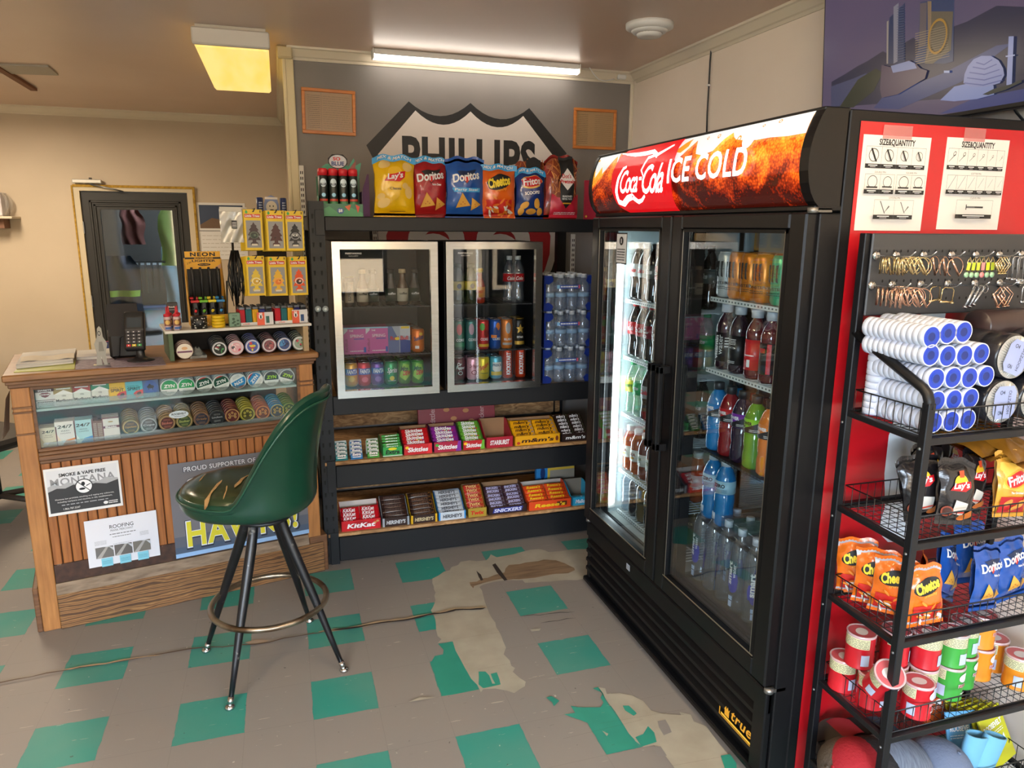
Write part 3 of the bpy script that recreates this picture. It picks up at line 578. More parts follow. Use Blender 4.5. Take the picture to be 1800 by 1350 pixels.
mb = MB(); mb.box(.064, 1.128, .006, .03, .205, .288, DKB, .002); mb.build('lower_rail', t)
mb = MB(); mb.prism([(.03, 0), (.03, 0)], 0, 0, GRW) if 0 else None
mb.add([(x, y, z) for x in (.064, 1.128) for y, z in ((.03, .205), (.0, .205), (-.006, .19), (-.012, .163), (-.012, .158), (.03, .158))], [tuple(range(6)), tuple(range(6, 12))[::-1]]+[(i, 6+i, 6+(i+1) % 6, (i+1) % 6) for i in range(6)], GRW); mb.build('ledge', t)
mb = MB(); mb.box(.064, 1.20, -.012, .03, 0, .158, PLK, .003); mb.box(1.13, 1.22, -.005, .5, 0, .19, OAKD, .004); mb.box(-.022, .0, .004, .5, 0, .20, OAKD, .004); mb.build('plinth', t)
mb = MB(); mb.box(0, .02, .05, .5, 0, 1.062, OAKD); mb.box(1.17, 1.19, .05, .5, 0, 1.062, OAKD); mb.box(.02, 1.17, .03, .5, .78, .795, C('#8d9290', .5)); mb.box(.02, 1.17, .488, .5, 0, .78, OAKD); mb.build('carcass', t)
mb = MB(); mb.box(.076, 1.116, .02, .30, .952, .962, C('#a8bcbc', .35), .001); mb.build('glass_shelf', t)
mb = MB(); mb.box(.076, 1.116, .010, .013, .80, 1.048, glass('counter_glass', (.97, .99, .98), 0, .03, .8, 1.33)); mb.build('pane', t)
mb = MB(); mb.box(.03, 1.1, .42, .43, .80, 1.04, C('#3c3027', .8)); mb.build('back_panel', t)
def poster(name, D, px, wd, hd, lab, cat='poster', base=PAPER, y=-.0005, rot=0, frame=CM):
    """flat sheet: px = its top-left corner in the picture, taped to the plane y of a frame"""
    mb = MB(); mb.box(0, wd, -.0012, 0, -hd, 0, base); mb.decal(D, lambda u, v, e: (u, -.0012-e, v), .0002)
    q = hit(*px, frame); return tag(mb.build(name, None, frame @ T(q[0], y, q[1]) @ RY(rot)), lab, cat)
# smoke and vape free poster
D = D2(); w_, h_ = .273, .205; g1 = C('#a7a8ac', .6); g2 = C('#8b8c90', .6); g3 = C('#55565a', .6); g4 = C('#2e2f32', .6)
D.rect(.008, -h_+.012, w_-.008, -.010, C('#d9dade', .6)); D.text('MONTANA', .137, -.062, .235, .032, g2, .02, space=1.1)
D.poly([(.008, -.078), (.03, -.07), (.055, -.078), (.08, -.066), (.11, -.078), (.15, -.07), (.19, -.08), (.22, -.066), (.265, -.075), (.265, -.12), (.008, -.12)], g1)
D.poly([(.008, -.10), (.04, -.088), (.07, -.092), (.10, -.08), (.14, -.092), (.18, -.086), (.22, -.095), (.265, -.082), (.265, -.193), (.008, -.193)], g4)
D.text('SMOKE & VAPE FREE', .137, -.033, .17, .015, INK, .03)
D.ell(.137, -.093, .033, .033, C('#f0f0f2', .6), 24); D.ell(.137, -.093, .033, .033, INK, 24, hole=.88); D.ell(.13, -.103, .012, .005, INK, 10); D.ell(.135, -.081, .007, .009, INK, 10); D.poly([(.145, -.09), (.162, -.082), (.162, -.085), (.146, -.094)], INK)
D.poly([(.113, -.070), (.115, -.0675), (.161, -.116), (.159, -.1185)], INK)
D.text('Montana law prohibits smoking and vaping any substance,', .137, -.137, .215, .008, PAPER); D.text('including marijuana and nicotine, in this establishment.', .137, -.149, .2, .008, PAPER)
D.lines(.05, -.166, .22, -.16, 1, g1, .6, 4); D.text('1.866.787.5247', .085, -.180, .06, .008, PAPER); D.ell(.21, -.178, .009, .007, PAPER, 12); D.lines(.221, -.186, .255, -.17, 2, PAPER, .5, 2)
poster('poster', D, (75, 826), w_, h_, 'black and white smoke and vape free poster on beadboard')
D = D2(); w_, h_ = .277, .215; ph = [C('#6a6866', .6), C('#5e5a58', .6), C('#6e6a62', .6)]
D.text('ROOFING', .138, -.043, .092, .017, INK, .005); D.text('FRANK MERCHANT', .138, -.060, .088, .010, C('#55565a', .6), .0); D.lines(.09, -.082, .19, -.072, 1, GREYI, .4); D.lines(.1, -.094, .17, -.086, 1, GREYI, .4)
D.lines(.03, -.118, .075, -.098, 4, g1, .4, 2); D.lines(.205, -.105, .24, -.085, 4, g1, .4, 3); D.lines(.1, -.125, .17, -.12, 1, g1, .4)
for i in range(3):
    a = .030+.072*i; D.rect(a, -.178, a+.068, -.128, ph[i]); D.poly([(a, -.178), (a+.02, -.178), (a+.05, -.13), (a+.04, -.13)], C('#a3a09c', .6)); D.poly([(a+.03, -.128), (a+.05, -.128), (a+.068, -.15), (a+.068, -.135)], C('#c5c8cc', .6))
for i in range(3):
    a = .048+.070*i; D.rect(a, -.218, a+.043, -.18, C('#7fc3d6', .6)); D.lines(a+.004, -.208, a+.039, -.19, 3, C('#4a8aa0', .6), .3, i)
poster('flyer', D, (147, 917), w_, h_, 'white roofing flyer with three photos and blue tear tabs', 'flyer', C('#dddde4', .6))
D = D2(); w_, h_ = .60, .447; gs = C('#6b6a70', .45); ye = C('#d3c832', .45); wsh = C('#dfe3ea', .45); nv = C('#1c2536', .5)
D.rect(0, -h_, w_, -.0, gs); D.rect(0, -h_, w_, -h_+.02, C('#8fb3dc', .4)); D.rect(0, -h_+.02, w_, -h_+.05, C('#47566c', .4)); D.rect(0, -h_+.05, w_, -h_+.10, C('#565b68', .45))
D.text('PROUD SUPPORTER OF CJI SCHOOLS', .31, -.036, .50, .033, nv, .045, space=1.05); D.text('PROUD SUPPORTER OF CJI SCHOOLS', .31, -.036, .494, .029, wsh, .012, space=1.05)
for s_, z_, hh in (('GO', -.14, .135), ('HAWKS!', -.34, .135)):
    ww = .22 if s_ == 'GO' else .50; cx = .05+ww/2
    D.text(s_, cx+.003, z_-.003, ww+.012, hh+.012, nv, .06, space=1.1); D.text(s_, cx, z_, ww, hh, wsh, .045, space=1.1); D.text(s_, cx, z_, ww-.008, hh-.01, ye, .03, space=1.12)
poster('yard_sign', D, (294, 817), w_, h_, 'grey and yellow school supporter sign behind the stool', 'sign', gs, y=-.001)
mb = MB(); mb.grid(lambda u, v: (-.024-.03*v*(1-u*.3), .06+.18*u, .84+.17*(1-v)-.0), 3, 5, PAPER); o = mb.build('hanging_paper', None, CM); tag(o, 'white paper sheet taped on the left end of the counter', 'paper')

# ---------------------------------------------------------------- black storage rack
OSB = ramp_mat('strand_board', [(.25, '#6b4a2c'), (.5, '#a67c50'), (.62, '#c09868'), (.75, '#8a6238')], scale=(1, 3, 3), nscale=14, rough=.75, detail=4, dist=1.2)
t = thing('storage_rack', 'black boltless steel rack with strand board shelves', 'rack'); RY0, RY1, RXa, RXb = 3.57, 4.20, .130, 1.66
def rpost(x0, y0, fy, h, fx):
    mb = MB(); mb.box(x0, x0+.072, y0, y0+.003, 0, h, RACKB); mb.box(x0 if fx else x0+.069, x0+.003 if fx else x0+.072, y0, y0+.045*fy, 0, h, RACKB) if fy > 0 else mb.box(x0, x0+.003, y0-.045, y0, 0, h, RACKB)
    z = .04
    while z < h-.03 and fy > 0:
        for k in (.018, .050): mb.prism([(x0+k-.005, z+.022), (x0+k+.005, z+.022), (x0+k+.003, z), (x0+k-.003, z)], y0-.0006, y0+.001, C('#050506', .9))
        z += .065
    return mb
for x0, y0, fy, h, fx in ((RXa, RY0, 1, 1.81, 1), (RXb-.072, RY0, 1, 1.75, 0), (RXa, RY1, -1, 1.75, 1), (RXb-.072, RY1, -1, 1.75, 0)): rpost(x0, y0, fy, h, fx).build('post', t)
for z0, z1 in ((1.675, 1.742), (.785, .881), (.408, .523), (.013, .141)):
    for y in (RY0-.006, RY1-.02):
        mb = MB(); mb.box(RXa+.072 if y < 4 else RXa, RXb-.072, y, y+.02, z0, z1, RACKB, .004)
        if y < 4: mb.box(RXa+.03, RXa+.072, y-.003, y+.0, z0-.02, z1+.03, RACKB, .001)
        mb.build('beam', t)
    for x in (RXa, RXb-.02): mb = MB(); mb.box(x, x+.02, RY0+.02, RY1-.02, z0, z1, RACKB, .003); mb.build('side_beam', t)
    mb = MB(); zt = z1-.004; zt = {1.742: 1.738, .881: .873, .523: .545, .141: .163}[z1]; mb.box(RXa+.022, RXb-.022, RY0+.012 if z1 > .6 else RY0-.004, RY1-.03, zt-.016, zt, OSB); mb.build('shelf_board', t)
mb = MB(); mb.tube([(RXa+.07, RY0+.3, .765), (RXb-.07, RY0+.3, .765)], .012, RACKB); mb.build('shelf_support', t)
for z0, z1 in ((.18, .405), (.56, .782)): mb = MB(); mb.box(RXa+.03, RXb-.03, RY1-.028, RY1-.022, z0, z1, OSB); mb.build('back_board', t)
SH = dict(top=1.738, fridge=.873, mid=.545, low=.163)
for i, px in enumerate((559, 572)):
    mb = MB(); q = at(px, 543, Y=RY0-.006); mb.lathe([(.015, 0), (.015, .006), (.010, .012), (.006, .012)], glass('suction', (.75, .85, .9), .35), 18, T(q.x, q.y, q.z) @ RX(90)); mb.lathe([(.006, .011), (.005, .016), (0, .017)], C('#d7e4ea', .2), 10, T(q.x, q.y, q.z) @ RX(90))
    tag(mb.build('suction_hook'), ('left' if i == 0 else 'right')+' of two clear round suction hooks on black rack post', 'hook')

# ---------------------------------------------------------------- two countertop glass door fridges
STEEL = ramp_mat('brushed_steel', [(.3, '#bdbab5'), (.7, '#cfccc7')], scale=(1, 1, 40), nscale=3, rough=.22); STEEL.node_tree.nodes['Principled BSDF'].inputs['Metallic'].default_value = 1
FG = glass('fridge_glass', (.88, .90, .92), 0, .015, .9, 1.36)
def fridge():
    t = thing('mini_fridge', 'x', 'fridge'); wd, z1, dp = .502, .752, .46
    mb = MB(); e = .03
    for a in ((0, e, .05, dp, 0, z1), (wd-e, wd, .05, dp, 0, z1), (e, wd-e, .05, dp, 0, .035), (e, wd-e, .05, dp, z1-e, z1), (e, wd-e, dp-e, dp, .035, z1-e)): mb.box(*a, DARKBOX)
    mb.box(.08, .14, .1, .16, -.006, 0, DARKBOX); mb.build('cabinet', t)
    f = thing('door', None, None); f.parent = t
    f.name = 'door'; mb = MB(); b = .036
    P = [((0, 0), (wd, 0), (wd-b, b), (b, b)), ((wd, 0), (wd, z1), (wd-b, z1-b), (wd-b, b)), ((wd, z1), (0, z1), (b, z1-b), (wd-b, z1-b)), ((0, z1), (0, 0), (b, b), (b, z1-b))]
    for q in P: mb.prism(list(q), 0, .035, STEEL)
    mb.build('door_frame', f)
    mb = MB(); mb.box(b, wd-b, .012, .016, b, z1-b, FG); mb.build('pane', f)
    mb = MB(); D = D2(); D.text('FREESTANDING', .10, z1-.055, .075, .008, PAPER, .02); D.text('GALLERY', .10, z1-.067, .045, .005, PAPER); mb.front(D, .0118); mb.build('lettering', f)
    for z in (.19, .43): mb = MB(); mb.box(.03, wd-.03, .07, .42, z, z+.006, C('#26282b', .4)); [mb.cyl((.04+.03*i, .07, z+.006), (.04+.03*i, .42, z+.006), .002, C('#3c3f42', .3, .6), n=5) for i in range(15)]; mb.build('shelf', t)
    return t
F1M, F2M = T(.227, 3.535, .875), T(.770, 3.535, .875)
fr1 = spawn('fridge', fridge, F1M, 'steel framed glass door fridge nearest the black rack post')
fr2 = spawn('fridge', fridge, F2M, 'steel framed glass door fridge beside the bottled water packs')

# ---------------------------------------------------------------- tall two-door cooler
X0, YA, YB, XB = 1.34, 1.612, 3.012, 2.10
BK = C('#0a0a0c', .38, spec=.32); BKM = C('#070709', .5, spec=.25); LIN = C('#cfd8da', .45); LIND = C('#2a2725', .5)
t = thing('drinks_cooler', 'tall black two door drinks cooler with lit cola sign', 'cooler')
mb = MB(); SP = C('#0e0e10', .45, spec=.28)
mb.box(X0+.07, XB, YA, YA+.035, .05, 2.0, SP, .003); mb.box(X0+.07, XB, YB-.035, YB, .05, 2.0, SP, .003); mb.box(X0+.07, XB, YA+.035, YB-.035, 1.73, 2.0, SP); mb.box(XB-.04, XB, YA+.035, YB-.035, .05, 1.73, LIN); mb.box(X0+.07, XB-.04, YA+.035, YB-.035, .03, .375, SP)
mb.box(X0+.005, X0+.07, YA, YA+.03, .05, 1.74, SP, .003); mb.box(X0+.005, X0+.07, YB-.02, YB, .05, 1.74, SP, .003); mb.box(X0+.03, X0+.09, 2.285, 2.345, .36, 1.73, BKM); mb.build('cabinet', t)
mb = MB(); mb.box(X0+.08, XB-.045, YB-.042, YB-.036, .376, 1.728, C('#dfeef0', .4)); mb.box(X0+.08, XB-.045, 2.31, YB-.042, .3755, .378, C('#9aa09e', .5)); mb.box(X0+.08, XB-.045, YA+.036, 2.31, .3755, .379, LIND); mb.box(X0+.08, XB-.045, YA+.036, YA+.04, .379, 1.728, C('#3a3c3f', .5)); mb.box(X0+.08, XB-.045, YA+.04, YB-.042, 1.72, 1.728, LIN); mb.build('liner', t)
mb = MB()
for y in (2.95, 2.36, 2.27): 
    for x in (1.62, 2.04): mb.box(x, x+.02, y-.004 if y > 2.9 else y, y, .39, 1.70, WHT)
mb.build('shelf_rail', t)
mb = MB(); mb.lathe([(.012, 0), (.012, 1.20)], C('#eefcff', .4, em=16), 12, T(1.425, 2.950, .43)); mb.build('interior_light', t)
mb = MB(); mb.lathe([(.008, 0), (.008, 1.20)], C('#f4faff', .4, em=9), 10, T(1.425, 1.662, .44)); mb.build('interior_light', t)  # added second tube, hidden behind the door frame to brighten the near side
mb = MB(); mb.box(1.415, 1.45, YB-.05, YB-.042, .40, 1.66, WHT); mb.build('light_housing', t)
# louvred grille
mb = MB(); G2 = C('#0b0b0d', .42, spec=.28); mb.box(X0+.005, X0+.03, YA+.01, YB-.005, .03, .335, BKM)
for i, z in enumerate((.075, .12, .165, .21)): mb.add([(X0+x, y, z+dz) for y in (YA+.015, YB-.01) for x, dz in ((.005, .0), (-.012, .008), (-.012, .022), (.005, .034))], [(0, 1, 2, 3), (7, 6, 5, 4), (0, 4, 5, 1), (1, 5, 6, 2), (2, 6, 7, 3)], G2)
mb.box(X0-.012, X0+.006, YA+.01, YB-.005, .255, .33, G2, .005); mb.box(X0-.022, X0+.02, YA+.005, YB, .022, .045, G2, .005); mb.box(X0-.018, X0+.006, YA+.01, YA+.07, .04, .335, G2, .004); mb.box(X0-.004, X0+.006, YB-.03, YB-.005, .04, .335, G2, .003); mb.build('grille', t)
SIDE = lambda x, y, z: T(x, y, z) @ RZ(-90)           # frame whose x runs towards the camera and whose front looks into the shop
mb = MB(); D = D2(); gd = C('#d99a26', .4, em=.15); gd2 = C('#e8b83c', .4, em=.15)
q0 = hit(1268, 1240, SIDE(X0-.014, 0, 0)); q1 = hit(1336, 1306, SIDE(X0-.014, 0, 0)); ww = q1[0]-q0[0]; D.text('true', ww*.53, .022, ww*.52, .034, gd, .02, shear=.25, space=1.1); D.rect(.0, -.012, ww*.98, -.004, gd2); D.rect(ww*.1, .0, ww*.22, .018, gd); D.poly([(ww*.09, .02), (ww*.13, .034), (ww*.155, .024), (ww*.18, .036), (ww*.205, .024), (ww*.24, .034), (ww*.22, .018), (ww*.1, .018)], gd)
D.rect(-.008, -.016, ww, -.013, gd); D.poly([(-.008, -.016), (-.004, -.016), (-.002, .012), (-.008, .012)], gd); D.rect(ww-.003, -.016, ww, .014, gd)
mb.front(D, 0); mb.build('badge', t, SIDE(X0-.0135, 0, 0) @ T(q0[0], 0, .118))
mb = MB(); D = D2(); D.rect(0, 0, .032, .026, C('#aab0bd', .5)); D.lines(.004, .004, .028, .022, 3, GREYI, .4); mb.front(D, 0); q = hit(1104, 997, SIDE(X0-.014, 0, 0)); mb.build('sticker', t, SIDE(X0-.0135, 0, 0) @ T(q[0]-.016, 0, q[1]-.013))
def door(ya, yb, name):
    d = thing(name, None, None); d.parent = t; mb = MB(); z0, z1 = .352, 1.742; b = .066; x0, x1 = X0-.03, X0+.028
    for a in ((ya, ya+b, z0, z1), (yb-b, yb, z0, z1), (ya+b, yb-b, z0, z0+.06), (ya+b, yb-b, z1-.045, z1)): mb.box(x0, x1, a[0], a[1], a[2], a[3], BK, .005)
    for a in ((ya+b-.004, ya+b+.012, z0+.06, z1-.045), (yb-b-.012, yb-b+.004, z0+.06, z1-.045), (ya+b, yb-b, z0+.06, z0+.07), (ya+b, yb-b, z1-.055, z1-.045)): mb.box(x0-.0, x0+.03, a[0], a[1], a[2], a[3], BKM)
    mb.box(x0-.001, x0+.001, ya+b+.0, yb-b, z0+.066, z0+.070, C('#b5a790', .3, .8)); mb.box(x0-.001, x0+.001, ya+b+.012, ya+b+.014, z0+.07, z1-.05, C('#8a8478', .3, .8)); mb.box(x0-.001, x0+.001, yb-b-.014, yb-b-.012, z0+.07, z1-.05, C('#8a8478', .3, .8))
    mb.build('door_frame', d)
    mb = MB(); mb.box(x0+.012, x0+.016, ya+b, yb-b, z0+.06, z1-.045, glass('cooler_glass', (.90, .94, .95), 0, .012, .8, 1.42)); mb.build('pane', d)
    return d
d1 = door(2.320, 3.004, 'door'); d2 = door(YA+.01, 2.312, 'door')
for d, y in ((d1, 2.345), (d2, 2.285)):
    mb = MB(); mb.box(X0-.075, X0-.055, y-.013, y+.013, .90, 1.215, BKM, .004)
    for z in (.90, 1.19): mb.box(X0-.075, X0-.028, y-.013, y+.013, z, z+.025, BKM)
    mb.build('handle', d)
for z, y in ((1.748, YA+.01), (.343, YA+.01), (.343, YB-.03)):
    mb = MB(); mb.lathe([(.0, 0), (.014, 0), (.014, .014), (.0, .014)], C('#8c8a86', .35, .8), 14, T(X0-.012, y, z-.008)); mb.box(X0-.012, X0+.04, y-.01, y+.01, z-.006, z+.004, C('#6e6c68', .4, .8)); mb.build('hinge', t)
mb = MB(); D = D2(); D.rect(0, 0, .075, .10, PAPER); D.rect(.0, .0, .075, .004, INK); D.rect(0, .096, .075, .1, INK); D.rect(0, 0, .003, .1, INK); D.rect(.072, 0, .075, .1, INK); D.ell(.037, .074, .014, .014, INK, 16); D.rect(.034, .067, .04, .081, PAPER); D.lines(.01, .01, .065, .052, 5, INK, .4, 8)
D.warp(lambda x, z: (x*1.3, z*1.25)); mb.front(D, 0); q = hit(1085, 409, SIDE(X0-.018, 0, 0)); mb.build('door_sticker', t, SIDE(X0-.0185, 0, 0) @ T(q[0], 0, q[1]-.125))
# curved lit sign: profile in (x, z); u runs from the far end (0) to the near end
PR = [(1.339, 1.757), (1.325, 1.77), (1.312, 1.790), (1.303, 1.815), (1.298, 1.845), (1.297, 1.872), (1.300, 1.902), (1.306, 1.93), (1.315, 1.955), (1.326, 1.98), (1.336, 1.995)]
def arc(v):
    k = max(0, min(v, 1))*(len(PR)-1); i = min(int(k), len(PR)-2); f = k-i
    return (PR[i][0]*(1-f)+PR[i+1][0]*f, PR[i][1]*(1-f)+PR[i+1][1]*f)
SL = YB-YA-.05
def sfn(u, v, e): x, z = arc(v); return (x-e, YB-.02-u, z)
def cola():
    m = bpy.data.materials.new('iced_drink_print'); m.use_nodes = True; nt = m.node_tree; b = nt.nodes['Principled BSDF']; N = nt.nodes.new; L = nt.links.new
    tc = N('ShaderNodeTexCoord'); n1 = N('ShaderNodeTexNoise'); n1.inputs['Scale'].default_value = 5.5; n1.inputs['Detail'].default_value = 8; n1.inputs['Distortion'].default_value = 1.6; L(tc.outputs['Object'], n1.inputs['Vector'])
    sp = N('ShaderNodeSeparateXYZ'); L(tc.outputs['Object'], sp.inputs[0]); mr = N('ShaderNodeMapRange'); mr.inputs[1].default_value = 1.76; mr.inputs[2].default_value = 1.98; mr.inputs[3].default_value = -.30; mr.inputs[4].default_value = .25; L(sp.outputs[2], mr.inputs[0])
    n2 = N('ShaderNodeTexVoronoi'); n2.inputs['Scale'].default_value = 130; L(tc.outputs['Object'], n2.inputs['Vector']); m2 = N('ShaderNodeMath'); m2.operation = 'MULTIPLY_ADD'; m2.inputs[1].default_value = -.22; L(n2.outputs['Distance'], m2.inputs[0]); L(n1.outputs['Fac'], m2.inputs[2])
    ad = N('ShaderNodeMath'); ad.operation = 'ADD'; L(m2.outputs[0], ad.inputs[0]); L(mr.outputs[0], ad.inputs[1]); rp = N('ShaderNodeValToRGB'); el = rp.color_ramp.elements
    st = [(.18, '#3a0c06'), (.30, '#8a2408'), (.40, '#cc4a10'), (.50, '#e87a1c'), (.60, '#f0a030'), (.74, '#f4c04a')]
    while len(el) < len(st): el.new(.5)
    for e, (p, c) in zip(el, st): e.position = p; e.color = (*lin(c), 1)
    L(ad.outputs[0], rp.inputs[0]); L(rp.outputs[0], b.inputs['Base Color']); L(rp.outputs[0], b.inputs['Emission Color']); b.inputs['Emission Strength'].default_value = .5; b.inputs['Roughness'].default_value = .25
    return m
SGE = .52; D = D2(); S = cola(); sw = C('#d3dade', .25, em=SGE); sr = C('#cc1018', .25, em=SGE); ww_ = C('#ffffff', .25, em=.9)
D.rect(0, 0, SL, 1, S, 60, 20)
tops = [(0, .8), (.02, .62), (.05, .70), (.07, .78), (.09, .66), (.12, .72), (.16, .84), (.19, .92), (.21, .8)]
tops2 = [(.44, .93), (.47, .86), (.52, .80), (.56, .84), (.62, .93), (.66, .78), (.70, .73), (.74, .82), (.80, .96), (.82, .78), (.86, .75), (.92, .78), (.96, .90), (1.0, .97), (1.02, .88), (1.08, .84), (1.14, .82), (1.20, .82), (1.28, .80), (SL, .80)]
tops2 = [(a, v-.06) for a, v in tops2]
for tp in (tops, tops2):
    for (a, va), (b, vb) in zip(tp, tp[1:]): D.add([(a, va), (b, vb), (b, 1), (a, 1), ((a+b)/2, (va+vb)/2)], [(0, 1, 4), (1, 2, 4), (2, 3, 4), (3, 0, 4)], sw)
amb = C('#d98a20', .25, em=SGE)
D.poly([(.67, .80), (.70, .84), (.77, .95), (.76, .84), (.72, .77)], amb)
for cx, cv, r_ in ((1.10, .80, .03), (1.02, .79, .012), (1.05, .81, .010), (.93, .90, .008), (1.15, .92, .006), (1.22, .94, .008), (.5, .88, .006), (.87, .9, .006)): D.ell(cx, cv, r_, r_*4.0, sw, 16, hole=None or 0) if r_ > .02 else D.ell(cx, cv, r_, r_*4, amb, 10, hole=.6)
rp_ = [(.285, 1), (.235, .85), (.215, .65), (.22, .45), (.25, .22), (.32, 0)]
n = len(rp_); V = rp_+[(.70-.03*(1-v), v) for _, v in rp_]
D.add([(a, v) for a, v in rp_]+[(.715 if v == 1 else .70-.0*v, v) for a, v in rp_], [(i, i+1, n+i+1, n+i) for i in range(n-1)], sr)
def ribbon(pts, wd, m_):
    v = []; k = len(pts)
    for i, (x, y) in enumerate(pts):
        a = pts[max(i-1, 0)]; b = pts[min(i+1, k-1)]; dx, dy = b[0]-a[0], (b[1]-a[1])*.25; l = math.hypot(dx, dy) or 1; q = wd*(math.sin(math.pi*min(max(i/(k-1), .06), .94)))**.6
        v += [(x-dy/l*q, y+dx/l*q*4), (x+dy/l*q, y-dx/l*q*4)]
    D.add(v, [(2*i, 2*i+1, 2*i+3, 2*i+2) for i in range(k-1)], m_)
ribbon([(.24, .95), (.30, .90), (.38, .865), (.46, .855), (.52, .86), (.56, .80), (.60, .84), (.66, .90)], .008, ww_)
ribbon([(.335, .70), (.31, .68), (.28, .55), (.265, .38), (.275, .24), (.31, .20), (.36, .28), (.40, .30), (.44, .22), (.47, .24), (.50, .30)], .012, ww_)
D.text('Coca', .375, .50, .15, .30, ww_, .012, shear=.45, space=.86); D.text('Cola', .565, .50, .16, .36, ww_, .012, shear=.45, space=.86); D.rect(.462, .5, .482, .54, ww_)
ribbon([(.50, .52), (.47, .62), (.50, .78), (.55, .80), (.565, .76)], .006, ww_)
q = [hit(x, y, SIDE(1.30, YB-.02, 0))[0] for x, y in ((1180, 305), (1320, 290))]
D.text('ICE COLD', (q[0]+q[1])/2, .56, q[1]-q[0], .29, ww_, .022, space=1.08)
mb = MB(); mb.decal(D, sfn, .0003, lim=.022, vs=.26); lens = mb.build('lit_sign', t)
mb = MB()
for y0_, y1_ in ((YB-.022, YB+.004), (YA-.003, YA+.032)):
    pts = PR+[(1.40, 1.998), (1.40, 1.757)]; v = [(x-.006 if x < 1.39 else x, y, z) for y in (y0_, y1_) for x, z in pts]; n = len(pts); mb.add(v, [tuple(range(n)), tuple(range(n, 2*n))[::-1]]+[(i, n+i, n+(i+1) % n, (i+1) % n) for i in range(n)], BK)
mb.box(1.33, 1.41, YA, YB, 1.992, 2.003, BK, .003); mb.box(1.325, 1.41, YA, YB, 1.745, 1.760, BK, .003); mb.build('sign_housing', t)
# red side panel with its white ribbon
SD = T(0, YA, 0); D = D2(); rdp = C('#b5121d', .33, coat=.2); whp = C('#dfe4e8', .35); xa, xb = 1.442, XB-.003
D.rect(xa, .04, xb, 1.972, rdp, 4, 12)
sw_ = [(1.715, 1.972-.42), (1.715, 1.462), (1.708, 1.35), (1.685, 1.22), (1.654, 1.115), (1.655, 1.0), (1.672, .892), (1.664, .86), (1.662, .83), (1.675, .80), (1.70, .778), (1.747, .772), (1.80, .80), (1.83, .88), (1.863, 1.009), (1.85, 1.15), (1.80, 1.32), (1.806, 1.462), (1.81, 1.55)]
D.poly(sw_, whp); mb = MB(); mb.front(D, 0, eps=.0006); mb.build('side_panel', t, T(0, YA-.001, 0))

def shelf_wire(ya, yb, z, x0=1.455, x1=2.03, m_=None, solid=False, lip=.016):
    m_ = m_ or C('#dfe6e6', .4); mb = MB(); mb.box(x0, x0+.004, ya, yb, z-lip, z, m_)
    y = ya+.012
    while y < yb-.01: mb.box(x0-.0006, x0, y, y+.008, z-lip*.68, z-lip*.32, C('#5e6a6c', .6)); y += .018
    if solid: mb.box(x0+.004, x1, ya, yb, z-.006, z-.002, m_)
    else:
        n = int((yb-ya)/.022)
        for i in range(n+1): y = ya+(yb-ya)*i/n; mb.box(x0, x1, y-.0015, y+.0015, z-.004, z-.001, m_)
        for x in (x0+.1, x0+.3, x0+.5): mb.box(x, x+.004, ya, yb, z-.008, z-.004, m_)
    mb.build('wire_shelf', t)
CZ1 = [1.391, 1.136, .873, .602, .400]; CZ2 = [1.462, 1.206, .900, .632]
for z in CZ1: shelf_wire(2.36, 2.945, z)
for z in CZ2[:2]: shelf_wire(1.67, 2.27, z, solid=(z > 1.4))
shelf_wire(1.67, 2.27, CZ2[2], m_=C('#1b1c1e', .4), solid=True, lip=.01); shelf_wire(1.67, 2.27, CZ2[3], m_=C('#222326', .4), solid=True, lip=.008)

